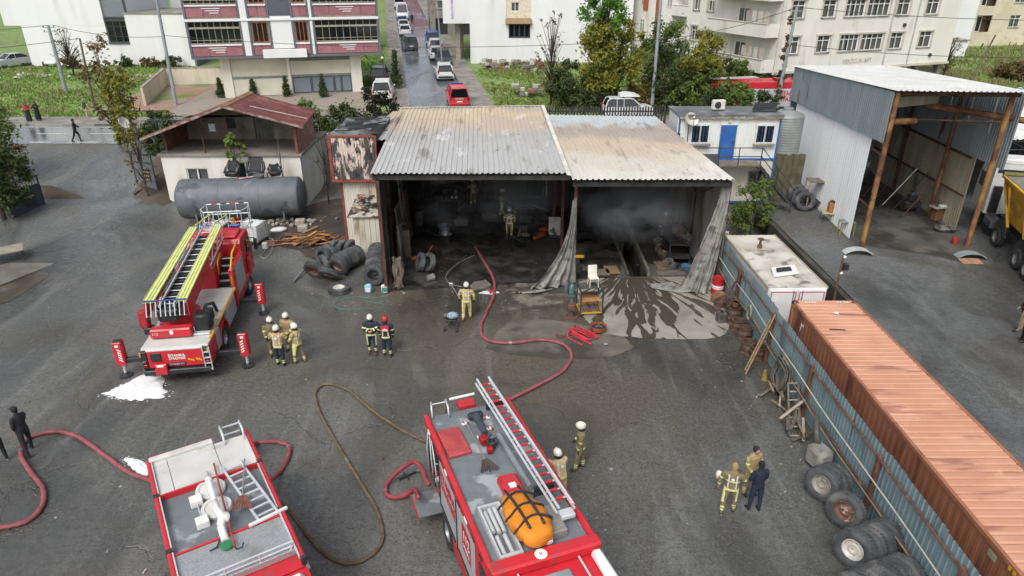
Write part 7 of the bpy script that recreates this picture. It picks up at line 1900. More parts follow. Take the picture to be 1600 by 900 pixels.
pp = top('plank_pile','pile of splintered orange-brown timber left of the tyre pile','timber',(-11.43,36.94,0))
gg = random.Random(5);wm = [pm('a06a3c','8a5930',5,.85),pm('7d5a42','6a4a35',5,.9),pm('5f4e42','4c3f36',5,.9),pm('b98a58','a3764a',5,.85)]
for i in range(70):
    a = gg.gauss(.3,.55);x,y = gg.gauss(0,1.05),gg.gauss(0,.55);L = gg.uniform(.5,1.7);z = .05 + .3 * math.exp(-(x * x + y * y) * .8) * gg.random() + .02 * gg.random()
    MB().bar((x - L / 2 * math.cos(a),y - L / 2 * math.sin(a),z),(x + L / 2 * math.cos(a),y + L / 2 * math.sin(a),z + gg.uniform(-.02,.14)),gg.uniform(.05,.13),gg.uniform(.02,.05)).build('plank',gg.choice(wm),pp)
MB().bar((-.9,-1.0,.1),(.1,.25,.5),.14,.04).build('plank',wm[3],pp)
ru = top('rubble_heap','heap of grey stones, blocks and rags under the big grey tank','rubble',(-14.21,39.74,0))
for i in range(60):
    s = gg.uniform(.1,.32);x,y = gg.gauss(0,1.5),gg.gauss(.2,.45);MB().box((x,y,s * .35),(s,s * gg.uniform(.6,1.2),s * .7),s * .18,rz=gg.uniform(0,3)).build('stone',pm(gg.choice(['8a867e','6d6962','a5a198','57524b','75604c']),None,5,.9),ru)
sk = MB();n = 14;sk.ell((0,0,.13),(.5,.28,.16),14,8);o = sk.build('sack',pm('d6d3cb','bdb9b0',4,.8),None,smooth=True,loc=(-13.96,38.4,0),rot=(0,0,.4));tag(o,'slumped white sack beside the timber pile','sack')
for (px,l,h) in (((-12.96,39.51,0),'upper',.25),((-12.53,38.51,0),'lower',.0)):
    o = MB().box((0,0,.2),(.6,.45,.4),.05).build('concrete_block',pm('a19d94','8b877e',4,.9),None,loc=px,rot=(0,0,.15));tag(o,l + ' of two grey moulded blocks behind the timber pile','block')
gc = MB().box((0,0,.3),(.75,.55,.6),.08).build('cool_box',pm('8d8a82','7b7870',3,.8),None,smooth=40,loc=(-8.4,34.05,0));tag(gc,'grey plastic box behind the upright tyre row','box')
pb = MB().tube([(-10.98,31.16,0.06),(-10.59,33.1,0.35)],.06,10).build('steel_pipe',M_STEEL);tag(pb,'bright steel tube leaning at the left of the tyre pile','pipe')
for (l,px,c,c2) in (('pale blue',(-7,30.03,0),'8fc0cf','d9dde0'),('white',(-6.19,30.03,0),'cfd2cc','3a8a7a')):
    t = top('jerrycan',l + ' plastic jerrycan in front of the tyre row by the workshop wall','jerrycan',px,rnd.uniform(-.2,.2));MB().box((0,0,.21),(.34,.22,.42),.05).build('can',pm(c,None,5,.45),t,smooth=40);MB().box((0,-.112,.2),(.24,.01,.22),.0).build('can_label',pm(c2,None,9),t);MB().box((.06,0,.44),(.2,.06,.05),.02).build('handle',pm(c,None,5,.45),t)
MBt = MB().tube(catmull([(-6.03,29.63,0.02),(-6.75,29.35,0.02),(-7.39,29.49,0.02),(-8.1,29.21,0.02),(-8.35,28.74,0.02),(-8.03,28.27,0.02),(-7.13,28.21,0.02),(-6.26,28.34,0.02),(-6.02,28.67,0.02),(-6.94,29.08,0.02),(-6.83,29.49,0.02)],6),.016,5).build('thin_hose',pm('4f8a80','437a70'),smooth=True);tag(MBt,'thin green garden hose looped in front of the jerrycans','hose')
M_GATE = pm('6f757c','626870',1.2,.55,stain='54585e')
def gate(label,A,B,h,col,txt,tcol,rows):
    A,B = Vector(A),Vector(B);d = B - A;t = top('gate_leaf',label,'gate',A,math.atan2(d.y,d.x));L = math.hypot(d.x,d.y);sl = d.z / L
    for (lo,hi) in (((0,-.03,.05),(.07,.04,h)),((L - .07,-.03,.05),(L,.04,h)),((.07,-.03,.05),(L - .07,.04,.13)),((.07,-.03,h - .08),(L - .07,.04,h)),((.07,-.03,h * .77),(L - .07,.04,h * .77 + .06))): MB().b2(lo,hi,.01).build('frame_bar',M_FRM,t)
    for i in range(2): MB().b2((.07 + i * (L - .14) / 2 + .01,-.01,.13),(.07 + (i + 1) * (L - .14) / 2 - .01,.02,h * .77),.005).build('panel',col,t)
    for i in range(12): MB().b2((.1 + i * (L - .2) / 11,0,h * .77 + .06),(.12 + i * (L - .2) / 11,.02,h - .08)).build('bar',M_FRM,t)
    MB().b2((L * .42,-.03,h * .3),(L * .78,-.012,h * .62)).build('sign_plate',M_DARK,t)
    for k in range(txt): MB().b2((L * .45,-.036,h * (.55 - k * .1) - .05),(L * (.75 - .02 * k),-.03,h * (.55 - k * .1) + .05)).build('sign_mark',tcol,t)
    return t
gate('open grey steel gate leaf with a black and yellow sign, right of the entrance',(-24.95,44.02,0.75),(-23.33,43.47,0.35),2.6,M_GATE,3,pm('a89c5c','6d683f',9),1)
gate('open dark gate leaf with gold lettering at the left of the entrance',(-30.17,39.1,0.15),(-29.58,41.4,0.6),2.5,pm('3c434c','333a42',1,.5),1,pm('b58f4a','6d5530',12),1)
tb_ = top('old_table','weathered tabletop on thin legs at the left edge','table',(-27.13,33.57,0),R(35));MB().b2((-1.2,-.6,.72),(1.0,.6,.77),.01).build('table_top',pm('9a9488','847e72',2,.9,stain='65604f'),tb_)
for (x,y) in ((-1.1,-.5),(.9,-.5),(.9,.5),(-1.1,.5)): MB().b2((x - .025,y - .025,0),(x + .025,y + .025,.72)).build('leg',M_FRM,tb_)
tag(MB().b2((-1.3,-2.0,0),(1.2,1.8,.12),.03).build('concrete_slab',pm('6d6a62','5b5850',1,.9,stain='46433c'),None,loc=(-25.92,32.56,0),rot=(0,0,R(-22))),kind='structure')
for i,px in enumerate(((-29.28,37.35,0),(-29.47,37.97,0),(-29.53,38.46,0.1),(-29.03,36.74,0))):
    o = MB().box((0,0,.12),(.4,.3,.28),.06).build('kerb_stone',pm('c9c6be','b3b0a8',4,.9),None,loc=px,rot=(0,0,i));tag(o,['lowest but one','third up','topmost','lowest'][i] + ' of the whitewashed stones by the dark gate leaf','stone','whitewashed stones by the dark gate')

# ------------------------------------------------------------------ things at the workshop mouth and inside
tl = top('steel_trolley','dark steel trolley with yellow lower frame in front of the workshop','trolley',(3.57,27.99,0),R(6))
for (x,y) in ((-.5,-.4),(.5,-.4),(.5,.55),(-.5,.55)): MB().b2((x - .03,y - .03,.1),(x + .03,y + .03,1.25)).build('leg',M_FRM,tl);MB().lathe([(.07,-.03),(.07,.03)],12,Matrix.Translation((x,y,.07)) @ Matrix.Rotation(R(90),4,'Y')).build('castor',M_DARK,tl)
for z in (.15,1.2): 
    for (a,c) in (((-.5,-.4),(.5,-.4)),((-.5,.55),(.5,.55)),((-.5,-.4),(-.5,.55)),((.5,-.4),(.5,.55))): MB().bar((*a,z),(*c,z),.05).build('rail',M_YEL if z < 1 else M_FRM,tl)
for i in range(4): MB().b2((-.45,-.35 + i * .22,.7),(.45,-.18 + i * .22,.73)).build('shelf_board',gg.choice(wm),tl)
for i in range(3): MB().bar((-.3 + i * .3,-.4,.17),(-.3 + i * .3,.55,.17),.05,.03).build('lower_slat',wm[1],tl)
MB().b2((-.48,-.1,1.22),(.48,.5,1.25)).build('top_plate',pm('55534f','454340',2),tl)
pcx = top('plastic_chair','white plastic chair standing on the steel trolley','chair',(tl.location.x + .12,tl.location.y + .15,1.25),R(8));M_PCH = pm('dcd8cb','cbc7b8',4,.5)
MB().box((0,0,.42),(.44,.42,.04),.015).build('seat',M_PCH,pcx);MB().box((0,.22,.68),(.42,.04,.5),.02,rot=Matrix.Rotation(R(-10),3,'X')).build('backrest',M_PCH,pcx)
for (x,y) in ((-.18,-.17),(.18,-.17),(-.18,.18),(.18,.18)): MB().tube([(x,y,.41),(x * 1.15,y * 1.15,0)],[.025,.018],6).build('leg',M_PCH,pcx)
vi = top('vice_stand','heavy grey vice stand with a rusty box on its post','vice',(2.68,27.48,0));MB().b2((-.07,-.07,0),(.07,.07,1.0),.01).build('post',pm('5f6264','505355',3,.6),vi);MB().box((0,-.1,.55),(.35,.25,.3),.02).build('rusty_box',M_RUST,vi);MB().lathe([(.3,0),(.3,.03),(.01,.04)],14).build('base',M_RUST,vi);MB().box((0,0,1.05),(.3,.2,.12),.03).build('jaw',pm('4d5052','404345'),vi)
for (nm,px,c,l) in (('gas_bottle',(2.65,29.96,0),'5d6164','dark gas bottle left of the vice stand'),('gas_bottle',(2.88,29.67,0),'4f7a70','green gas bottle behind the vice stand')):
    t = top(nm,l,'gas bottle',px);MB().lathe([(.12,0),(.13,.05),(.13,.45),(.09,.58),(.04,.62),(.04,.7),(.01,.71)],16).build('cylinder',pm(c,None,4,.5),t,smooth=35)
bl = top('fire_bowl','rusty orange bowl full of black ash beside the folded red hose','bowl',(3.77,26.11,0));MB().lathe([(.22,0),(.34,.12),(.36,.3),(.33,.3),(.3,.12),(.01,.08)],22).build('bowl',pm('9c5436','84432a',4,.8),bl,smooth=35);MB().ell((0,0,.22),(.3,.3,.06),14,6).build('ash',M_DARK,bl)
for i in range(7): MB().box((gg.uniform(-.18,.18),gg.uniform(-.18,.18),.28),(.1,.06,.05),.01,rz=gg.uniform(0,3)).build('lump',pm('6d6a66','55524e'),bl)
fh_ = top('folded_hose','bright red flat hose dropped in zigzags beside the ash bowl','hose',(3.02,25.54,0));pts = []
for i in range(13):
    w = (i - 6) * .075 + gg.uniform(-.05,.05);u0,u1 = -.55 + gg.uniform(-.25,.35),.45 + gg.uniform(-.4,.3);w *= gg.choice((1,1,-.6))
    for u in ((u0,u1) if i % 2 else (u1,u0)): pts.append((u * .62 + w * .8,-u * .78 + w * .6,.05 + .012 * i))
MB().tube(catmull(pts,5),.032,6,ry=.02).build('hose_length',pm('c83a48','b82e3c',4,.6),fh_,smooth=True);MB().tube([(.85,-.65,.08),(1.0,-.68,.08)],.05,8).build('coupling',M_STEEL,fh_)
MB().tube(catmull([(.3,.1,.1),(.55,.3,.1),(.75,.75,.12),(.8,.85,.1)],5),.045,6,ry=.02).build('hose_end',pm('c83a48','b82e3c',4,.6),fh_,smooth=True)
for (px,rz,l) in (((2.35,25.71,0),.4,'bent rusty bracket left of the folded red hose'),((3.13,26.11,0),-.5,'rusty channel iron above the folded red hose')):
    o = MB().prism([(-.45,0),(.45,0),(.45,.18),(.38,.06),(-.38,.06),(-.45,.2)],-.09,.09,'y').build('steel_bracket',M_RUST,None,loc=px,rot=(0,0,rz));tag(o,l,'bracket')
ct = top('hand_cart','black folding hand cart carrying a blue bundle','cart',(-2.64,26.34,0),R(-8))
for s in (-1,1): MB().tube([(s * .25,-.25,.12),(s * .2,0,.5),(s * .22,.3,.75)],.02,6).build('frame_tube',M_DARK,ct);wheel(ct,s * .27,-.25,.1,.1,.05,s)
MB().tube([(-.25,0,.12),(.25,0,.5)],.018,6).build('brace',M_DARK,ct);MB().tube([(.25,0,.12),(-.25,0,.5)],.018,6).build('brace',M_DARK,ct);MB().box((0,0,.5),(.5,.4,.05),.01).build('tray',M_DARK,ct)
o = top('bundle','blue and red bundle of cloth on the hand cart','bundle',(ct.location.x,ct.location.y,.53));MB().ell((.05,0,.14),(.26,.2,.16),12,8).build('blue_cloth',pm('5a7690','9aa6ae',9,.9),o,smooth=True);MB().ell((-.25,.05,.1),(.14,.16,.14),10,8).build('brown_cloth',pm('5f564c','4c453d'),o,smooth=True);MB().ell((.2,.05,.2),(.06,.06,.04),8,6).build('red_cloth',M_LRED,o)
ps = MB();ps.prism([(-.5,-.35),(.1,-.42),(.5,-.05),(.35,.45),(-.3,.4),(-.55,.1)],0,.05,'z');o = ps.build('charred_board',pm('6d6860','57524b',4,.9),None,loc=(-1.53,30.76,0),rot=(R(8),0,.3));tag(o,'grey charred board by the hose coupling','board')
mo2 = top('hose_divider','red hose divider lying on a white sheet at the hose joint','hose fitting',(-1.09,30.03,0));MB().prism([(-.55,-.12),(.1,-.25),(.5,-.05),(.3,.15),(-.3,.1)],.01,.025,'z').build('white_sheet',M_LITW,mo2)
for a in (0,1.2,2.4,-1.3): MB().tube([(0,0,.1),(.22 * math.cos(a),.22 * math.sin(a),.08)],.05,8).build('branch',M_LRED if a < 2 else M_STEEL,mo2)
gr_ = 'burnt things inside the workshop'
def simple(nm,label,cat,loc,rz,parts,group=gr_):
    t = top(nm,label,cat,loc,rz,group)
    for (pn,fn,m) in parts: fn(MB()).build(pn,m,t,smooth=35)
    return t
M_CHAR = pm('2b2a29','3a3835',3,.85,stain='55524c',ssc=2,samt=(.6,.7))
rimM = Matrix.Translation((0,0,.02))
simple('wheel_rim','bright bare steel wheel rim standing on the dark workshop floor','rim',(-3.99,37.97,0),0,[('rim',lambda b: b.lathe([(.4,0),(.42,.03),(.36,.08),(.33,.2),(.33,.35),(.36,.5),(.42,.55),(.4,.58),(.3,.5),(.28,.3),(.3,.08)],24,None,True),M_STEEL)])
simple('metal_cabinet','scorched brown metal cabinet just inside the left workshop post','cabinet',(-5.91,34.63,0),R(6),[('carcass',lambda b: b.box((0,0,.8),(.75,.55,1.6),.02),pm('6b5f55','554b43',2,.8)),('door',lambda b: b.box((-.18,-.29,.8),(.34,.03,1.5),.01),pm('786b60','625850',2,.8)),('rag',lambda b: b.ell((.05,-.05,1.66),(.35,.3,.12),12,8),M_CHAR)])
simple('scorched_panel','scorched white fridge panel standing by the middle post','panel',(2.55,37.35,0),R(-10),[('panel',lambda b: b.box((0,0,.75),(.85,.08,1.1),.02),pm('b5b2aa','8d8a83',2,.7,stain='3a3835',ssc=2,samt=(.52,.62))),('foot',lambda b: b.box((0,.1,.1),(.7,.3,.2),.02),M_CHAR)])
simple('tyre_machine','tall dark machine with a red top plate and round dial under the right roof','machine',(8.84,37.35,0),0,[('column',lambda b: b.box((.1,.5,.9),(.5,.4,1.8),.03),M_CHAR),('red_plate',lambda b: b.box((.1,.28,1.95),(.6,.05,.35),.01),pm('6d2a2c','55201f')),('dial',lambda b: b.lathe([(.22,0),(.24,.03),(.18,.04),(.17,.02),(.06,.02),(.05,.04),(.01,.04)],20,Matrix.Translation((.1,.27,1.45)) @ Matrix.Rotation(R(90),4,'X')),pm('77787a','66676a'))])
for i,(px,lab) in enumerate((((-7.2,46.28,0),'nearest the left wall'),((2.66,45.54,0),'by the back wall right of the door'),((-4.15,42.15,0),'left of the firefighters'))):
    simple('work_bench','charred workbench with scattered parts ' + lab,'bench',px,R(10 * i - 10),[('bench_top',lambda b: b.box((0,0,.8),(1.6,.6,.06),.01),M_CHAR)] + [('leg',(lambda x,y: lambda b: b.box((x,y,.39),(.07,.07,.78)))(x,y),M_CHAR) for x in (-.7,.7) for y in (-.22,.22)] + [('burnt_part',(lambda q,r: lambda b: b.lathe([(r,0),(r,.12),(r * .6,.2),(.01,.2)],10,Matrix.Translation((q,0,.83))))(gg.uniform(-.6,.6),gg.uniform(.06,.14)),gg.choice([M_CHAR,M_STEEL,M_RUST])) for _ in range(4)])
# gearboxes and housings heaped along the right-hand wall
gm = 'greasy gearboxes heaped on the rack by the right wall'
rk = top('steel_rack','low dark steel rack loaded with gearboxes along the right workshop wall','rack',(9.0,35.4,0),R(-3))
for y in (-1.9,0,1.9):
    for x in (-.55,.55): MB().b2((x - .04,y - .04,0),(x + .04,y + .04,1.15)).build('upright',M_FRM,rk)
for z in (.35,1.1): MB().b2((-.6,-2,z),(.6,2,z + .05)).build('shelf',M_CHAR,rk)
M_GB = [pm('6a665d','57534b',4,.7),pm('4f4c46','3f3c37',4,.7),pm('7d776b','69645a',4,.65),pm('5a4a40','4a3c34',4,.8)]
nth = ['first','second','third','fourth','fifth','sixth','seventh','eighth','ninth','tenth','eleventh','twelfth']
for i in range(12):
    z = 1.16 if i < 8 else .02;x = (9.0 + gg.uniform(-.3,.3)) if i < 8 else 8.25 + gg.uniform(-.1,.1);y = 33.7 + (i % 8) * .47 if i < 8 else 33.2 + (i - 8) * 1.0
    t = top('gearbox',nth[i] + ' gearbox from the front ' + ('on top of the dark rack' if i < 8 else 'on the floor before the dark rack').replace('from','counted from'),'gearbox',(x,y,z),gg.uniform(0,3),gm);m = gg.choice(M_GB)
    if i >= 8: t['label'] = nth[i - 8] + ' gearbox counted from the front on the floor before the dark rack'
    MB().lathe([(.2,-.3),(.22,-.28),(.16,-.2),(.15,.1),(.19,.14),(.19,.2),(.07,.24),(.06,.36),(.01,.37)],14,Matrix.Translation((0,0,.24)) @ Matrix.Rotation(R(90),4,'X')).build('housing',m,t,smooth=35);MB().box((.05,.05,.42),(.16,.2,.1),.02).build('cover',gg.choice(M_GB),t);MB().b2((-.15,-.2,0),(.15,.2,.1),.02).build('foot',m,t)
for (l,x,y,c) in (('blue plastic tub at the foot of the rack',9.1,32.7,'4a7090'),('dark wash basin near the right tarpaulin',8.4,32.9,'5d5a55')):
    t = top('tub',l,'tub',(x,y,0));MB().lathe([(.24,0),(.3,.28),(.28,.28),(.22,.03),(.01,.03)],18).build('basin',pm(c,None,4,.6),t,smooth=35)
for i in range(26):       # burnt scraps on the workshop floor
    x,y = gg.uniform(-5.6,2.4),gg.uniform(33,43.5);L = gg.uniform(.3,1.3);a = gg.uniform(0,3.1)
    o = MB().bar((-L / 2,0,.05),(L / 2,0,.05 + gg.uniform(0,.25)),gg.uniform(.05,.2),.05).build('charred_scrap',gg.choice([M_CHAR,M_CHAR,M_RUST,pm('8d8a84','75726c')]),None,loc=(x,y,.02),rot=(0,0,a));tag(o,'charred scrap lying on the dark workshop floor','scrap','charred scraps on the workshop floor')
for (l,px,rz,m) in (('orange hydraulic jack lying inside the workshop',(1.57,37.35,0),.8,pm('b5482c','9a3a22',4)),('second orange jack deeper inside the workshop',(2.03,38.4,0),-.4,pm('a8432c','8d3520',4)),('orange-brown drum lid left in the workshop mouth',(-5.04,34.18,0),.3,pm('a0583a','86462c',4))):
    t = top('jack',l,'jack',px,rz);MB().box((0,0,.12),(.9,.18,.2),.04).build('beam',m,t);MB().tube([(.4,0,.15),(.75,0,.7)],.03,6).build('lever',m,t);MB().lathe([(.1,0),(.1,.06)],10,Matrix.Translation((-.35,0,.2))).build('saddle',M_DARK,t)
bkt = top('bucket','grey metal bucket on its side by the leaning tyres','bucket',(-4.27,31.29,0),.6);MB().lathe([(.15,0),(.19,.36),(.18,.36),(.14,.02),(.01,.02)],16,Matrix.Translation((0,0,.18)) @ Matrix.Rotation(R(90),4,'Y')).build('pail',pm('7d7c78','67655f',4,.6),bkt,smooth=35);MB().tube([(.3,.18,.2),(.45,0,.1),(.3,-.18,.2)],.01,5).build('bail',M_FRM,bkt)
yb = top('yellow_beam','short yellow beam hanging by the middle tarpaulin','beam',(3.46,33.57,0));MB().box((0,0,.42),(.75,.14,.14),.02).build('bar',M_YEL,yb);MB().tube([(-.05,0,.48),(-.05,0,2.0)],.012,5).build('chain',M_FRM,yb);MB().box((0,0,.18),(.3,.2,.36),.02).build('stand',M_CHAR,yb)
rg = MB();vs = []
for j in range(12):
    for i in range(10): vs.append((-.25 + .055 * i + .05 * math.sin(j + i),.1 * math.sin(i * 2.1 + j * .4),1.7 - .15 * j + .03 * math.sin(i)))
rg.add(vs,[(j * 10 + i,j * 10 + i + 1,j * 10 + 11 + i,j * 10 + 10 + i) for j in range(11) for i in range(9)]);o = rg.build('rag_bundle',pm('77705f','5a5448',4,.9),None,smooth=True,loc=(-5.55,30.3,.05));tag(o,'dirty rags and straps hanging at the left workshop post','rags')

# ------------------------------------------------------------------ things along the tall shed
tf = top('steel_frame_table','rusty steel frame table with mesh top against the white shed wall','table',(18.68,39.84,1),R(-8))
for (x,y) in ((-.8,-.45),(.8,-.45),(.8,.45),(-.8,.45)): MB().b2((x - .03,y - .03,0),(x + .03,y + .03,1.75)).build('leg',pm('a3947c','8a7a62',4),tf)
MB().b2((-.85,-.5,1.72),(.85,.5,1.76)).build('mesh_top',pm('77705f','615a4b',6),tf);MB().b2((-.85,-.5,.45),(.85,.5,.5)).build('shelf',M_CHAR,tf)
sn = top('metal_stand','yellowed tray stand with an orange gas can on it by the shed wall','stand',(18.49,37.54,1),R(-8));MB().b2((-.55,-.4,.5),(.55,.4,.56),.02).build('tray',pm('b0a67c','9a9068',4),sn);MB().box((0,0,.85),(.5,.4,.56),.04).build('can',pm('a3703f','8d5d32',4,.8),sn);MB().lathe([(.2,1.13),(.22,1.2),(.01,1.22)],12).build('pot',M_DARK,sn)
for (x,y) in ((-.45,-.3),(.45,-.3),(.45,.3),(-.45,.3)): MB().tube([(x,y,.5),(x * 1.2,y * 1.2,0)],.02,5).build('leg',M_FRM,sn)
sk_ = top('steel_sink','small steel sink table near the corner of the white shed wall','sink',(18.43,35.45,1),R(-8));MB().b2((-.4,-.3,.7),(.4,.3,.76),.02).build('basin',M_STEEL,sk_)
for (x,y) in ((-.35,-.25),(.35,-.25),(.35,.25),(-.35,.25)): MB().b2((x - .025,y - .025,0),(x + .025,y + .025,.7)).build('leg',pm('9a8a52','857543',4),sk_)
for (px,l,c) in (((17.76,32.5,1),'white curved lorry mudguard on the ground at the near shed post','b5b9b8'),((23.25,31.99,1),'grey curved lorry mudguard beside the cardboard at the far shed post','8a9492')):
    t = top('mudguard',l,'mudguard',px,R(-5));vs = [];b = MB()
    for i in range(11):
        a = math.pi * (.12 + .76 * i / 10);vs += [(.75 * math.cos(a),-.25,.42 * math.sin(a) - .1),(.75 * math.cos(a),.25,.42 * math.sin(a) - .1)]
    b.add(vs,[(2 * i,2 * i + 2,2 * i + 3,2 * i + 1) for i in range(10)]);b.build('arch',pm(c,None,4,.5),t,smooth=True);MB().tube([(vs[2 * i][0],-.25,vs[2 * i][2]) for i in range(11)],.03,6).build('lip',pm(c,None,4,.5),t,smooth=True)
o = MB().slab((-.55,-.3,.06),(.5,-.25,.04),(.55,.3,.1),(-.45,.35,.08),.03).build('cardboard',pm('a88468','947158',4,.9),None,loc=(22.93,31.42,1));tag(o,'flattened brown cardboard by the grey mudguard','cardboard')
gsd = 'clutter along the inner wall of the tall shed'
simple('compressor','black compressor with hoses against the inner wall of the tall shed','compressor',(23.96,39.24,1),R(10),[('tank',lambda b: b.tube([(-.5,0,.4),(.5,0,.4)],.28,14),M_CHAR),('motor',lambda b: b.box((0,0,.85),(.5,.4,.4),.05),M_CHAR),('wheel',lambda b: b.lathe([(.18,-.04),(.18,.04)],14,Matrix.Translation((.4,-.3,.18)) @ Matrix.Rotation(R(90),4,'X')),M_TYRE),('gauge',lambda b: b.box((-.2,-.2,1.15),(.2,.1,.2),.03),pm('3f6a80','355a6e'))],gsd)
simple('tool_bench','small bench with a pale tray and bottles inside the tall shed','bench',(24.63,37.54,1),R(10),[('bench_top',lambda b: b.box((0,0,.85),(.9,.6,.06),.01),pm('b0ac9e','98948a')),('cabinet',lambda b: b.box((.1,.1,.42),(.55,.4,.78),.02),pm('7d5a44','6a4a37')),('bottle',lambda b: b.lathe([(.07,0),(.07,.25),(.03,.32),(.03,.4),(.01,.4)],10,Matrix.Translation((-.2,0,.88))),pm('4a4a3a','3a3a2c')),('tray',lambda b: b.box((.15,-.05,.92),(.35,.3,.1),.02),M_LITW)],gsd)
simple('hose_coil','black hose coil heaped beside the red bucket in the tall shed','hose coil',(24.13,35.75,1),0,[('hose_turn',(lambda r,z: lambda b: b.tube([(r * math.cos(a),r * .7 * math.sin(a),z + .03 * math.sin(3 * a)) for a in [6.283 * k / 18 for k in range(18)]],.03,5,closed=True))(.35 + .06 * k,.05 + .05 * k),pm('2f302f','8a8a84',6)) for k in range(5)],gsd)
simple('bucket','red plastic bucket at the foot of the far shed wall','bucket',(23.6,33.92,1),0,[('pail',lambda b: b.lathe([(.14,0),(.19,.32),(.18,.32),(.12,.02),(.01,.02)],16),pm('a8403a','94352f',4))],gsd)
for i in range(5): simple('tool_stick',nth[i] + ' shaft from the front leaning on the inner wall of the tall shed','pole',(23.2 - .1 * i,38.0 + i * 1.0,1.0),0,[('shaft',lambda b: b.tube([(-.4,0,0),(1.4,.2,2.4)],.03,6),gg.choice([M_STEEL,M_RUST,M_CHAR])),('head',lambda b: b.box((-.38,0,.08),(.25,.06,.16),.01),M_CHAR)],gsd)
simple('tool_cupboard','tall black cupboard deep inside the tall shed','cupboard',(21.5,46.6,1.0),0,[('carcass',lambda b: b.box((0,0,1),(1.4,.6,2.0),.02),M_CHAR),('door',lambda b: b.box((.35,-.32,1),(.66,.03,1.9),.01),M_CHAR)],gsd)

bank = top('low_wall','low rough concrete bank with blue plastic scraps right of the workshop','wall',(11.4,34.4,0),R(4))
MB().b2((-.75,-2.6,0),(.6,3.2,1.15),.06).build('block',M_CONC,bank)
for i in range(12): s_ = gg.uniform(.2,.55);MB().box((gg.uniform(-.5,.4),gg.uniform(-2.2,2.8),1.19),(s_,s_ * .7,.06),.015,rz=gg.uniform(0,3)).build('scrap',pm(gg.choice(['5f86a8','8fa9ba','b5b1a6','7d776b','9a8f7d']),None,5,.8),bank)

# more burnt fittings along the workshop walls
for i,(x,y,w,h,c) in enumerate(((-5.95,33.2,.1,3.4,'77706a'),(-6.1,35.6,.1,4.2,'8a8580'),(-6.2,37.4,.12,3.0,'5f4a3e'))):
    o = MB().box((0,0,h / 2),(w,1.0,h),.01).build('leaning_sheet',pm(c,None,2,.8,stain='2f2d2b',ssc=1.2,samt=(.45,.6)),None,loc=(x + .25,y,0),rot=(0,R(-3),0));tag(o,['nearest scorched sheet leaning on the left workshop wall','tall pale scorched sheet leaning on the left workshop wall','brown scorched sheet deepest on the left workshop wall'][i],'sheet',gr_)
sh = top('steel_shelving','burnt shelving full of blackened parts along the back wall','shelving',(-3.6,44.2,0),0,gr_)
for x in (-1.8,-.6,.6,1.8): MB().b2((x - .03,-.25,0),(x + .03,.25,2.6)).build('upright',M_RUST,sh)
for z in (.5,1.2,1.9,2.55): MB().b2((-1.85,-.28,z),(1.85,.28,z + .04)).build('shelf',M_CHAR,sh)
for i in range(30): MB().box((gg.uniform(-1.7,1.7),gg.uniform(-.1,.1),.54 + .7 * (i % 3) + .15),(gg.uniform(.12,.35),.25,gg.uniform(.15,.4)),.02,rz=gg.uniform(-.4,.4)).build('part',gg.choice([M_CHAR,M_RUST,pm('6f6d69','5a5854',4,.6),pm('8d8a83','75726c',4,.6)]),sh)
simple('wheel_rim','pale wheel rim hung on the back wall of the workshop','rim',(-4.6,43.2,2.0),0,[('rim',lambda b: b.lathe([(.45,0),(.47,.1),(.38,.12),(.3,.06),(.12,.05),(.1,.1),(.01,.1)],20,Matrix.Rotation(R(90),4,'X')),pm('8f8e8a','7a7975',4,.6)),('bracket',lambda b: b.box((0,.2,0),(.08,.4,.08)),M_FRM)])
simple('folding_chair','black chair left standing inside the workshop mouth','chair',(0.74,36.74,0),R(20),[('seat',lambda b: b.box((0,0,.45),(.42,.42,.05),.01),pm('8a7f6c','6f6656')),('backrest',lambda b: b.box((0,.2,.75),(.42,.04,.3),.01),M_CHAR)] + [('leg',(lambda x,y: lambda b: b.tube([(x,y,0),(x,y,.9 if y > 0 else .45)],.018,6))(x,y),M_FRM) for x in (-.19,.19) for y in (-.19,.19)])
simple('barrel','blackened barrel standing in the dark left bay','barrel',(-5.7,39.51,0),0,[('drum',lambda b: b.lathe([(.28,0),(.29,.3),(.28,.32),(.29,.6),(.28,.62),(.28,.88),(.01,.86)],18),M_CHAR),('lid',lambda b: b.lathe([(.2,.87),(.2,.9),(.01,.9)],14),M_RUST)])
for i,px in enumerate(((-3.14,39.51,0),(-1.4,40.32,0))): simple('gearbox_case',['low charred casing behind the bare rim','charred casing left of the nearest firefighter inside'][i],'casing',px,.4 * i,[('case',lambda b: b.box((0,0,.25),(.9,.5,.5),.08),pm('5a5854','484642',3,.7)),('flange',lambda b: b.lathe([(.22,0),(.22,.12),(.08,.14)],14,Matrix.Translation((0,0,.5))),M_CHAR)])
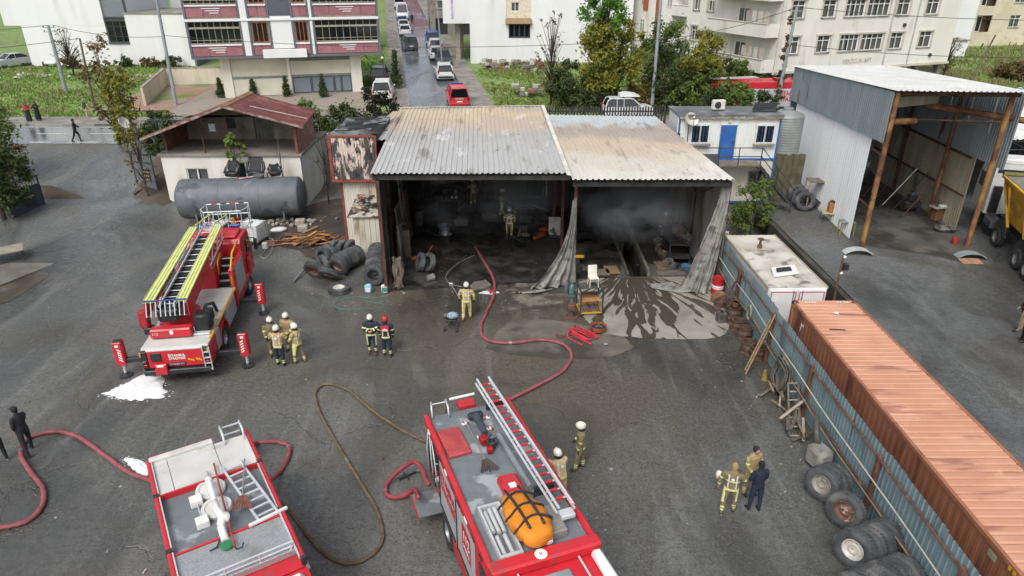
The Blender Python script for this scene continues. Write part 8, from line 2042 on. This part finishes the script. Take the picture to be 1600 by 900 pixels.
# ------------------------------------------------------------------ fire hoses and foam
M_HRED = pm('8f5054','824449',3,.8,stain='7d3c42',ssc=3,bump=.5,bsc=60);M_HBRN = pm('6b5d48','5c4f3c',3,.85,stain='4d4233',ssc=3,bump=.5,bsc=60)
def hose(label,pts,r,m):
    P_l = catmull(pts,8);g = random.Random(len(label));o = MB().tube([p + Vector((g.uniform(-.012,.012),g.uniform(-.012,.012),0)) for p in P_l],[r * g.uniform(.93,1.06) for _ in P_l],10,ry=[r * g.uniform(.82,.95) for _ in P_l]).build('fire_hose',m,smooth=True)
    k = len(P_l) // 2
    if r > .05: MB().tube([P_l[k],P_l[k].lerp(P_l[k + 1],.8)],r * 1.12,10).build('coupling',M_STEEL,o,smooth=30)
    return tag(o,label,'hose')
hose('thick faded red hose snaking from the workshop to the near fire engine',[(-2.1,35.85,0.08),(-1.47,33.56,0.08),(-0.94,31.43,0.08),(-0.89,29.51,0.08),(-1.22,27.52,0.08),(-1.38,26.31,0.08),(-1.09,25.29,0.08),(-0.13,24.97,0.08),(1.22,25.24,0.08),(2.15,24.86,0.08),(2.42,23.93,0.08),(1.96,22.77,0.08),(0.92,21.74,0.08),(-0.12,20.81,0.08),(-0.9,19.84,0.08)],.075,M_HRED)
hose('faded red hose curling past the man in black into the lower left engine',[(-15.16,14.47,0.08),(-14.5,14.56,0.08),(-13.9,14.81,0.08),(-13.84,15.42,0.08),(-14.31,16.19,0.08),(-15.2,16.97,0.08),(-16.08,17.88,0.08),(-16.25,18.61,0.08),(-15.56,18.96,0.08),(-14.55,18.61,0.08),(-13.19,17.68,0.08),(-12.07,16.91,0.08),(-10.89,16.22,0.3)],.075,M_HRED)
hose('faded red hose loop at the right rear of the lower left engine',[(-8.32,17.17,0.8),(-8.52,18.31,0.1),(-7.87,18.41,0.08),(-7.38,18.14,0.08),(-7.25,17.56,0.08),(-7.3,16.86,0.1),(-7.24,15.79,0.6)],.075,M_HRED)
hose('brown hose making a long loop between the two near fire engines',[(-2.08,17.86,0.25),(-3.05,18.53,0.06),(-4.1,19.34,0.06),(-5.11,20.32,0.06),(-6.11,21.47,0.06),(-7.01,21.9,0.06),(-7.33,21.34,0.06),(-6.83,20.05,0.06),(-5.89,18.43,0.06),(-4.83,16.7,0.06),(-3.98,15.31,0.06),(-3.61,14.25,0.06),(-3.78,13.61,0.06),(-4.27,13.3,0.06),(-4.92,13.52,0.06),(-5.74,14.32,0.06),(-6.52,15.26,0.06),(-6.99,15.36,0.5)],.055,M_HBRN)
hose('red hose loop at the open pump bay of the near fire engine',[(-2.35,15.0,1.25),(-2.9,16.38,0.9),(-3.5,16.54,0.4),(-3.84,16.28,0.1),(-3.73,15.85,0.08),(-3.34,15.73,0.12),(-2.87,15.63,0.5),(-2.6,14.6,1.15)],.075,pm('974248','88383e',3,.75))
hose('thin grey hose curving out of the workshop mouth',[(-2.04,34.72,0.04),(-2.81,33.65,0.04),(-3.27,32.55,0.04),(-3.35,31.51,0.04),(-2.94,30.82,0.04),(-2.47,30.6,0.04)],.035,pm('6d6c68','5c5b57'))
fit = top('hose_nozzle','dark brass hose branch lying inside the red hose loop','nozzle',(-3.26,16.77,0),.6);MB().tube([(-.3,0,.05),(.3,0,.05)],[.05,.03],8).build('barrel',M_DARK,fit);MB().tube([(-.05,-.18,.06),(-.05,.18,.06)],.025,6).build('handle',M_DARK,fit);MB().tube([(.3,0,.05),(.42,0,.05)],.05,8).build('tip',M_STEEL,fit)
M_FOAM = pm('e6e8e8','d6d9da',3,.9,bump=.6,bsc=12)
def foam(name,label,pts,seed,streaks):
    g = random.Random(seed);b = MB();P0 = catmull([(*p[:2],0) for p in pts] + [(*pts[0][:2],0)],6)[:-1]
    cx = sum(p.x for p in P0) / len(P0);cy = sum(p.y for p in P0) / len(P0);n = len(P0);K = 7;vs = [(cx,cy,.07)]
    for r in range(1,K + 1):
        for i,p in enumerate(P0):
            j = (1 + (g.uniform(-.22,.1) if r == K else g.uniform(-.05,.05)));t = r / K
            vs.append((cx + (p.x - cx) * t * j,cy + (p.y - cy) * t * j,.012 if r == K else .035 + .05 * (1 - t) + g.uniform(0,.03)))
    fs = [(0,1 + i,1 + (i + 1) % n) for i in range(n)] + [(1 + r * n + i,1 + (r + 1) * n + i,1 + (r + 1) * n + (i + 1) % n,1 + r * n + (i + 1) % n) for r in range(K - 1) for i in range(n)]
    b.add(vs,fs)
    for k in range(streaks):
        i = g.randrange(n);p = P0[i];q = Vector((cx,cy,0)).lerp(Vector((p.x,p.y,0)),g.uniform(.9,1.0 + .3 * g.random() ** 3));s = g.uniform(.01,.05) * g.random();b.ell((q.x + g.uniform(-.15,.15),q.y + g.uniform(-.1,.1),.006),(s * g.uniform(.6,1.6),s * g.uniform(.6,1.6),.008),6,4)
    return tag(b.build(name,M_FOAM,smooth=True),label,'foam',kind='stuff')
foam('foam_patch','white foam spilled behind the ladder truck',[(-15.27,21.3,0),(-14.87,21.9,0),(-14.38,22.66,0),(-13.6,22.44,0),(-12.87,21.47,0),(-13.21,20.97,0),(-13.99,20.89,0),(-14.66,21.05,0)],2,130)
foam('foam_patch','white foam beside the rear of the lower left engine',[(-12.6,17.59,0),(-12.3,17.65,0),(-11.76,17.4,0),(-11.34,16.85,0),(-11.59,16.8,0),(-12.11,17.16,0)],3,70)
# ------------------------------------------------------------------ poles, wires, picket fence
M_GALV = pm('a3abad','8f9799',2,.5,metal=.3);M_WOODP = pm('6d6256','5a5047',4,.9)
def pole(label,base,topp,r,m,arms=0):
    t = top('utility_pole',label,'utility pole',base,0,'utility poles');d = Vector(topp) - Vector(base)
    MB().tube([(0,0,-.5),tuple(d * .5),tuple(d)],[r,r * .85,r * .65],10).build('shaft',m,t,smooth=40)
    for i in range(arms):
        z = d * (.97 - .06 * i);MB().bar(z + Vector((-.6,0,0)),z + Vector((.6,0,0)),.06).build('crossarm',M_GALV,t)
        for s in (-.5,.5): MB().lathe([(.04,0),(.06,.05),(.03,.14)],8,Matrix.Translation(z + Vector((s,0,.03)))).build('insulator',M_WOODP,t)
    return Vector(topp)
w1 = pole('leaning grey lattice pole before the blank white house',(-44.5,70,2.7),(-44.2,69.5,9.2),.2,M_GALV,2)
w2 = pole('dark wooden pole beside the garden wall',(-38.2,63.5,2.4),(-37.8,63.3,8.6),.12,M_WOODP)
w3 = pole('tall pale steel pole at the left corner of the maroon-panelled house',(-31.5,65.2,2.5),(-31.2,65,12.0),.18,M_GALV)
w4 = pole('tall pale steel pole rising out of the bushes above the picket fence',(12.4,61.5,2.4),(12.3,61.3,15.0),.17,M_GALV)
w5 = pole('ivy-wrapped steel pole in front of the cream apartment block',(22.2,58.6,2.2),(22.5,58.2,11.4),.17,M_GALV,2)
w6 = pole('short wooden pole in the bushes before the cream apartment block',(9.0 + 5.7,62.5,2.4),(14.9,62.3,8.6),.11,M_WOODP)
w7 = pole('street lamp pole on the right pavement of the side street',(-8.2,84.0,3.3),(-8.6,84,12),.1,M_GALV)
w8 = pole('leaning wooden pole on the far right slope',(44.5,69,2.8),(46,69,8.4),.11,M_WOODP)
sl = top('street_lamp','dark lamp on a post at the forecourt corner','street lamp',(-12.6,69.5,2.75));MB().tube([(0,0,0),(0,0,3.4)],.05,8).build('post',M_FRM,sl);MB().ell((0,-.1,3.5),(.14,.2,.12)).build('lantern',M_LITW,sl)
gwire = 'overhead cables'
def wire(label,a,b,sag):
    a,b = Vector(a),Vector(b);pts = [a.lerp(b,i / 16) - Vector((0,0,sag * 4 * (i / 16) * (1 - i / 16))) for i in range(17)]
    tag(MB().tube(pts,.022,4).build('overhead_cable',pm('2f3032','3a3b3d'),smooth=True),label,'cable',gwire)
wire('overhead cable coming in from the left to the lattice pole',(-75,69,8.0),w1,.4);wire('upper overhead cable from the lattice pole to the steel pole',w1 + Vector((.5,0,0)),(-31.3,65,8.6),.4);wire('overhead cable crossing the side street in front of the houses',(-31.3,65,8.7),w4 - Vector((0,0,6.3)),.8)
wire('overhead cable from the bush pole to the ivy-wrapped pole',w4 - Vector((0,0,6.3)),w5,.4);wire('upper overhead cable across the cream apartment block',w5,(58,60,10.6),.6);wire('lower overhead cable across the cream apartment block',w5 - Vector((0,0,2.8)),(58,60,8.0),.8);wire('lower overhead cable from the wooden pole past the maroon panels',(-75,69,6),w2,.5)
pk_ = top('picket_fence','soot-black picket fence behind the workshop roof','fence',(6.5,50.6,2.1))
for i in range(46): MB().b2((-4.4 + i * .2,-.03,0),(-4.28 + i * .2,.03,3.0 + rnd.uniform(-.05,.05)),.01).build('picket',pm('3a3734','4a4744',3,.9,var=.35),pk_)
for z in (.5,2.6): MB().b2((-4.5,.03,z),(4.8,.08,z + .1)).build('rail',M_DARK,pk_)
for x in (-4.4,-1.3,1.8,4.7): MB().b2((x,.08,0),(x + .1,.18,2.75)).build('post',M_DARK,pk_)
zf = top('sheet_fence','grey corrugated sheet fence with a steel frame beside the rusty-roofed house','fence',(-24,49.5,1.2),R(8))
for i in range(6): MB().corr((-2.0 + i * 1.0,0,0),(1.0,0,0),(0,0,3.3 + rnd.uniform(-.05,.05)),(0,-1,0),.03,.2).build('sheet',pm('8f999d','80898d',1,.6,metal=.2),zf)
for x in (-1.5,-.2): MB().b2((x,-.1,0),(x + .07,-.04,3.2)).build('frame_post',M_FRM,zf)
MB().b2((-1.5,-.1,3.1),(3.5,-.04,3.17)).build('frame_rail',M_FRM,zf)
# rubble stacks on the vacant lot
for (px,l,n) in (((-3.18,84.08,3.31),'left-hand stack of old blocks on the vacant lot beside the street',9),((0,84.08,3.31),'long middle stack of grey and red blocks on the vacant lot',22),((2.59,82.05,3.23),'right-hand stack of blocks on the vacant lot',8),((1.58,69.15,2.69),'low stack of broken slabs nearest the road on the vacant lot',12)):
    t = top('block_stack',l,'block stack',px,gg.uniform(-.3,.3),'block stacks on the vacant lot')
    for i in range(n): s = gg.uniform(.35,.6);MB().box((gg.uniform(-.12,.12) * n,gg.uniform(-.6,.6),.2 + .35 * (i % 3)),(s * 1.3,s,.34),.03,rz=gg.uniform(-.3,.3)).build('block',pm(gg.choice(['b0aca4','8d8880','8a5f4e','c3bfb6','77726a']),None,5,.9),t)
for (px,l) in (((-54.41,79.73,3.13),'left scatter of pale litter on the far left grass'),((-40.95,78.25,3.07),'right scatter of rubbish by the garden wall')):
    t = top('litter_patch',l,'litter',px)
    for i in range(26): s = gg.uniform(.15,.5);MB().box((gg.gauss(0,2.2),gg.gauss(0,1.2),.1),(s,s * .6,.12),.01,rz=gg.uniform(0,3)).build('scrap',pm(gg.choice(['d3d1ca','b9b6ae','8d98a0','c9c2b0']),None,5,.9),t)
fm = top('armchair_scrap','discarded white bumper and parts lying by the white house','scrap',(-55.25,85.34,3.37));MB().box((0,0,.4),(1.4,.5,.35),.12).build('bumper',M_WHITEP,fm,smooth=40);MB().box((-.7,.1,.3),(.5,.5,.5),.08).build('black_part',M_DARK,fm);MB().box((.5,.3,.2),(.6,.3,.3),.05).build('grey_part',M_STEEL,fm)
# ------------------------------------------------------------------ smoke under the workshop roof
def smoke(name,lo,hi,dens,seed,label,ns=.45):
    q = NT('drifting_smoke');q.t.nodes.remove(q.b)
    v = q.n('ShaderNodeVolumePrincipled');v.inputs['Color'].default_value = (.85,.88,.92,1);v.inputs['Anisotropy'].default_value = .2
    n = q.noise(ns,5,(1,.8,1.2),dist=.8,off=(seed,2,5))
    ctr = [(a + c) / 2 for a,c in zip(lo,hi)];inv = [2 / (c - a) for a,c in zip(lo,hi)]
    sb = q.n('ShaderNodeVectorMath',operation='SUBTRACT');q.l(q.pos(),sb.inputs[0]);sb.inputs[1].default_value = ctr;ml = q.n('ShaderNodeVectorMath',operation='MULTIPLY');q.l(sb.outputs[0],ml.inputs[0]);ml.inputs[1].default_value = inv;ln = q.n('ShaderNodeVectorMath',operation='LENGTH');q.l(ml.outputs[0],ln.inputs[0])
    d = q.math('MULTIPLY',q.ramp(n,.4,.66),q.ramp(ln.outputs['Value'],1.0,.25));q.l(q.math('MULTIPLY',d,dens),v.inputs['Density'])
    q.l(v.outputs[0],q.t.nodes['Material Output'].inputs['Volume'])
    return tag(MB().b2(lo,hi).build(name,q.mat),label,'smoke',kind='stuff')
smoke('smoke',(-6.1,29.3,1.6),(3.6,43.0,5.5),.24,3,'thin blue-grey smoke hanging under the left-hand workshop roof')
smoke('smoke',(2.6,29.6,1.6),(9.6,36.0,5.38),.75,9,'thicker pale smoke puff at the mouth of the right-hand bay')
# ------------------------------------------------------------------ trees, bushes, grass
def m_leaf(name,a,b,c):
    q = NT(name);n = q.noise(.9,3);f = q.noise(9,2)
    col = q.mix(q.ramp(n,.35,.65),C(a),C(b));col = q.mix(q.ramp(f,.55,.7),col,C(c))
    q.set('Base Color',col);q.set('Roughness',.75);q.set('Specular IOR Level',.2)
    tr = q.n('ShaderNodeBsdfTranslucent');q.l(col,tr.inputs[0]);mx = q.n('ShaderNodeMixShader');mx.inputs[0].default_value = .3
    q.l(q.b.outputs[0],mx.inputs[1]);q.l(tr.outputs[0],mx.inputs[2]);q.l(mx.outputs[0],q.t.nodes['Material Output'].inputs['Surface'])
    return q.mat
L_DK = m_leaf('dark_leaves','4c5a36','3e4b2c','68703c');L_MID = m_leaf('green_leaves','64783a','546831','868f4a');L_YEL = m_leaf('yellowing_leaves','858238','6d7834','a5953f');L_BRT = m_leaf('bright_leaves','5a8836','4d7830','7aa24c');L_BRN = m_leaf('dry_leaves','6d5f3a','5a5032','857038');L_BLK = m_leaf('scorched_leaves','37382a','2b2b22','4a4631')
M_BARK = pm('5d5348','4a4238',5,.95,bump=.6,bsc=20)
def leaves(rs,n,clumps,size,flat=.35,jit=.45):
    """leaf quads gathered round clump centres; clumps: array of x,y,z,r"""
    k = rs.integers(0,len(clumps),n);c = clumps[k]
    d = rs.normal(size=(n,3));d /= np.linalg.norm(d,axis=1)[:,None]
    p = c[:,:3] + d * c[:,3:4] * np.clip(np.abs(rs.normal(.62,.42,(n,1))),.05,1.9)
    nrm = d + rs.normal(size=(n,3)) * jit + np.array([0,0,flat]);nrm /= np.linalg.norm(nrm,axis=1)[:,None]
    u = np.cross(nrm,rs.normal(size=(n,3)));u /= np.linalg.norm(u,axis=1)[:,None];v = np.cross(nrm,u)
    s = size * rs.uniform(.6,1.3,(n,1))
    q = np.stack([p - u * s * .5,p + v * s * .9 + nrm * s * .12,p + u * s * .5,p - v * s * .9],1).reshape(-1,3)
    return q,np.arange(4 * n).reshape(-1,4)
def leaf_mesh(name,q,f,mat,parent,kind=None):
    me = bpy.data.meshes.new(name);me.from_pydata(q.tolist(),[],f.tolist());me.materials.append(mat)
    o = inst(name,me,parent)
    if kind: o['kind'] = kind
    return o
def plant(name,label,cat,loc,h,rx,ry,n,size,mat,seed,z0=.0,nc=26,cr=.28,trunk=.08,limbs=6,group=None,mat2=None,top_=1.0,shape='ball'):
    """trunk, limbs to every clump, and a crown of leaf-sized faces"""
    rs = np.random.default_rng(seed);t = top(name,label,cat,loc,0,group);cl = []
    for i in range(nc):
        a = rs.uniform(0,6.283);v = rs.uniform(0,1);z = z0 + (h - z0) * (.08 + .9 * v)
        w = {'ball': math.sin(math.pi * (.12 + .8 * v)) ** .6,'cone': 1 - .93 * v,'col': .55 + .45 * math.sin(math.pi * v)}[shape]
        r = math.sqrt(rs.uniform(.05,1)) * w * .85
        cl.append((rx * r * math.cos(a),ry * r * math.sin(a),z,cr * (rx + ry) / 2 * rs.uniform(.6,1.25) * (.45 + .55 * w)))
    cl = np.array(cl);g = random.Random(seed)
    b = MB()
    if trunk:
        b.tube([(0,0,-.3),(g.uniform(-.05,.05) * rx,0,h * .3),(g.uniform(-.08,.08) * rx,g.uniform(-.05,.05),h * .62),(0,0,h * .93)],[trunk,trunk * .8,trunk * .5,trunk * .12],8)
        b.build('trunk',M_BARK,t,smooth=True)
    for c in cl[:limbs]:
        zb = max(.05,c[2] * .55);MB().tube([(0,0,zb),(c[0] * .5,c[1] * .5,(zb + c[2]) * .52),tuple(c[:3]),(c[0] * 1.25,c[1] * 1.25,c[2] + c[3] * .9)],[max(.012,trunk * .45),max(.01,trunk * .3),.012,.006],5).build('limb',M_BARK,t,smooth=True)
    if n:
        k = n if mat2 is None else n // 2
        q,f = leaves(rs,k,cl if mat2 is None else cl[cl[:,2] <= np.median(cl[:,2])],size);leaf_mesh('crown',q,f,mat,t)
        if mat2 is not None:
            q,f = leaves(rs,k,cl[cl[:,2] > np.median(cl[:,2])],size);leaf_mesh('crown',q,f,mat2,t)
    return t
Z = ROAD_Z + .2
gv = 'bushes and trees behind the picket fence'
plant('poplar_tree','tall bright green poplar with yellowing lower leaves behind the picket fence','tree',(8.0,62.6,Z),13.5,2.4,2.2,15000,.17,L_YEL,1,1.0,110,.34,.16,20,gv,L_BRT,shape='col')
for i,(x,y,h,r,m,l) in enumerate(((5.2,63.5,4.2,2.0,L_DK,'dark green bush left of the poplar foot'),(10.6,63.0,7.0,2.3,L_YEL,'yellowing ragged tree right of the poplar'),(13.6,62.4,5.6,2.6,L_DK,'dark dense bush around the tall pale steel pole'),(16.4,61.8,6.2,2.4,L_MID,'green autumn-flecked tree by the short wooden pole'),(18.2,63.6,4.9,2.3,L_DK,'low dark thicket before the apartment balconies'),(21.6,66,4.2,2.0,L_MID,'green thicket at the foot of the ivy-wrapped pole'),(7.6,63.4,3.2,2.4,L_DK,'low dark scrub below the poplar'),(12.4,63.0,3.0,1.9,L_BRN,'brownish scrub behind the roof-box car'),(13.9,65.0,7.4,2.6,L_MID,'tall olive tree behind the dark bush at the steel pole'),(17.9,66.5,6.6,2.4,L_YEL,'tall yellowing tree before the apartment balconies'),(16.9,58.9,2.7,1.4,L_DK,'small dark bush before the half-hidden fire engine'),(15.4,62.9,3.0,2.2,L_MID,'low green scrub behind the cabin office roof'))):
    plant('wild_bush' if h < 5 else 'wild_tree',l,'bush' if h < 5 else 'tree',(x,y,Z),h,r,r * .85,5200 if h > 4 else 3400,.15,m,20 + i,.2,34,.3,.09,9,gv,L_YEL if i == 3 else None)
for i,(x,y,h,l) in enumerate(((3.6,64.5,8.5,'bare twiggy tree against the white house wall'),(9.6,64.5,9.0,'dark nearly bare tree between the poplar and the steel pole'),(-49.5,80,5.0,'bare twiggy shrub before the blank white house'),(47.5,78,4.5,'bare little tree on the far right slope'))):
    plant('bare_tree',l,'tree',(x,y,hz(0,y)),h,1.9,1.6,260,.14,L_BRN,50 + i,.8,60,.2,.1,60)
plant('wild_bush','loose green bush before the cab of the half-hidden fire engine','bush',(18.6,59.0,Z),3.3,2.0,1.0,3000,.14,L_MID,69,.1,26,.32,.06,6,gv)
hedge_spots = [(14.2,49.3,4.7,1.6),(16.2,49.6,4.6,1.5),(18.0,49.8,4.3,1.4)]
for i,(x,y,h,r) in enumerate(hedge_spots): plant('ivy_hedge',['left','middle','right'][i] + ' clump of the ivy hedge behind the cabin office roof','hedge',(x,y,2.0),h,r,1.1,3600,.13,L_DK if i != 1 else L_MID,70 + i,.2,26,.34,.06,5,'ivy hedge behind the cabin office')
plant('ivy','ivy climbing the steel pole in front of the apartment block','ivy',(22.3,58.45,2.2),8.8,.35,.35,1100,.14,L_BRN,80,.3,26,.6,.03,0)
gl_ = 'trees beside the yard entrance'
plant('sparse_tree','thin autumn tree with sparse yellow-brown leaves right of the entrance','tree',(-29.48,51.09,1.9),8.2,2.0,1.8,1250,.15,L_BRN,90,1.2,44,.3,.12,22,gl_)
plant('sparse_tree','second thin tree with greener leaves beside the grey gate leaf','tree',(-27.7,49.61,1.6),6.0,1.7,1.5,2100,.16,L_YEL,91,.5,34,.3,.09,14,gl_)
plant('bare_tree','bare sapling against the corner of the rusty-roofed house','tree',(-23.6,42.6,.4),5.2,1.5,1.0,160,.12,L_BRN,92,.8,26,.2,.06,26,gl_)
plant('wild_bush','dark green bush behind the grey gate leaf','bush',(-25.6,49.2,2.0),3.2,1.7,1.2,3000,.14,L_DK,93,.1,24,.32,.06,4,gl_)
plant('fir_tree','dark green pine hanging in at the left edge','tree',(-30.6,38.97,0.2),5.8,2.2,1.9,11000,.13,L_DK,94,.8,60,.26,.14,16)
plant('wild_bush','grey-green shrub above the pine at the left edge','bush',(-33.5,44.5,1.2),5.0,2.2,1.7,4200,.13,L_BRN,95,.4,34,.3,.08,12,None,L_MID)
plant('sapling','thin sapling with feathery green leaves before the veranda','tree',(-17.4,42.2,0),5.0,1.0,.4,130,.22,L_MID,96,3.4,12,.3,.035,12)
plant('bare_tree','bare leaning twigs between the house and the burnt cabin','tree',(-12.2,43.6,.1),6.5,1.4,.9,40,.1,L_BRN,97,1.0,22,.2,.05,22)
plant('bare_tree','bare pole-like sapling before the right veranda post','tree',(-14.6,42.3,0),5.8,.5,.3,0,.1,L_BRN,98,2.0,6,.2,.045,6)
gk = 'shrubs behind the burnt cabins'
for i,(x,y,h,r,m,l) in enumerate(((-15.2,50.3,3.6,2.0,L_MID,'green hedge bush behind the rusty roof'),(-12.2,50.3,3.4,1.7,L_DK,'dark green hedge bush left of the scorched one'),(-9.6,50.4,4.6,2.1,L_BLK,'scorched dark bush behind the workshop roof corner'))): plant('wild_bush',l,'bush',(x,y,1.9),h,r,1.3,4200,.14,m,100 + i,.1,30,.32,.06,6,gk)
plant('wild_bush','airy pale green bush beside the cabin office stair','bush',(13.93,37.45,0.2),3.2,1.5,1.2,4200,.1,L_MID,104,.2,34,.3,.05,10)
plant('wild_bush','dry weedy bush at the back corner of the workshop','bush',(11.4,35.6,.1),1.9,1.2,1.2,1300,.11,L_BRN,105,.1,24,.3,.03,12)
for i,(px,h,l) in enumerate((((-28.41,68.29,2.65),1.9,'cypress furthest left'),((-25.31,68.57,2.66),1.7,'second cypress from the left'),((-22.05,68.57,2.66),2.0,'third cypress from the left'),((-18.47,68.57,2.66),2.2,'cypress furthest right of four'))): plant('small_cypress',l + ' before the shuttered ground floor','cypress',px,h,.5,.5,3000,.08,L_DK,110 + i,.03,70,.5,.04,0,'small cypresses on the forecourt',shape='cone')
plant('small_cypress','tall narrow cypress beside the white forecourt van','cypress',(-11.84,72.17,2.81),3.9,.75,.75,5000,.09,L_DK,115,.03,90,.45,.05,0,shape='cone')
for i,(x,y) in enumerate(((-46,84.6),(-43,84.8),(-40.5,85),(-52.5,84.5))): plant('wild_bush',['left-centre','right-centre','rightmost','leftmost'][i] + ' dark weed clump at the foot of the blank white house','bush',(x,y,hz(0,y) - .1),1.3,1.5,.7,1100,.15,L_BRN if i % 2 else L_DK,120 + i,.05,20,.3,.03,5,'weeds along the white house')
for i,(x,y,h,r) in enumerate(((62,80,3.0,2.8),(55,78,1.6,2.2))): plant('wild_bush',['large dull bush on the far right slope','smaller dry bush on the far right slope'][i],'bush',(x,y,hz(0,y) - .1),h,r,r,2600,.2,L_YEL if i == 0 else L_BRN,130 + i,.05,26,.3,.06,5)
plant('street_tree','dark round tree at the left of the upper street','tree',(-23.5,108,4.2),5.0,2.0,2.0,2600,.22,L_DK,133,1.6,26,.34,.14,6)
# meadow grass, weeds and bare patches
rs = np.random.default_rng(5)
def grass(name,label,x0,x1,y0,y1,n,hgt,mat,excl=None,seed=1):
    rs = np.random.default_rng(seed);x = rs.uniform(x0,x1,n);y = rs.uniform(y0,y1,n)
    d = np.sin(x * .55 + 1.3 * np.sin(y * .4)) + np.sin(y * .8 + x * .23) + rs.normal(size=n) * .6
    ok = d > -.9
    if excl is not None: ok &= ~excl(x,y)
    x,y = x[ok],y[ok];m = len(x);z = ROAD_Z + .042 * np.clip(y - 57.6,0,None) - .12
    a = rs.uniform(0,6.28,m);h = hgt * rs.uniform(.5,1.5,m) * (1 + .35 * np.clip(d[ok],-1,2));w = .13 * rs.uniform(.6,1.4,m)
    lx,ly = rs.normal(0,.12,m),rs.normal(0,.12,m);P0 = np.stack([x - w * np.cos(a),y - w * np.sin(a),z],1);P1 = np.stack([x + w * np.cos(a),y + w * np.sin(a),z],1);P2 = np.stack([x + lx + w * .6 * np.cos(a + .5),y + ly,z + h],1);P3 = np.stack([x + lx - w * .5 * np.cos(a),y + ly - .05,z + h * .8],1)
    q = np.stack([P0,P1,P2,P3],1).reshape(-1,3);me = bpy.data.meshes.new(name);me.from_pydata(q.tolist(),[],np.arange(4 * m).reshape(-1,4).tolist());me.materials.append(mat)
    tag(inst(name,me),label,'grass',kind='stuff')
L_GR = m_leaf('meadow_grass','7a9a4c','8aa65a','a0ab6c');L_GR2 = m_leaf('dry_weeds','8d8660','7d7a50','9d9470')
sx_ = lambda y: -6.65 - .17 * (y - 64.6)
ex_l = lambda x,y: ((x > -38) & (y > 62.5)) | (x > -31)
grass('grass','rough green meadow at the upper left',-78,-29,60.4,86,60000,.15,L_GR,ex_l,1);grass('grass','dry brown weeds in the upper left meadow',-78,-31,61,86,6000,.3,L_GR2,ex_l,2)
ex_m = lambda x,y: x < sx_(y) + 5.3
grass('grass','green vacant lot right of the side street',-4,24,60.5,88,34000,.15,L_GR,ex_m,3);grass('grass','dry weeds on the vacant lot right of the side street',-3,24,61,88,5000,.3,L_GR2,ex_m,4)
grass('grass','green slope at the upper right',42,82,71.5,100,36000,.2,L_GR,None,5);grass('grass','dry weeds on the upper right slope',42,82,72,100,7000,.45,L_GR2,None,6)
grass('grass','grass strip left of the side street',-24,-9,74,104,9000,.2,L_GR,lambda x,y: (x > sx_(y) - 5) | (x < sx_(y) - 9),7)
grass('grass','tufts on the bank above the yard',-24,15,50.4,51.2,2500,.3,L_GR2,None,8)
bpy.context.view_layer.update()
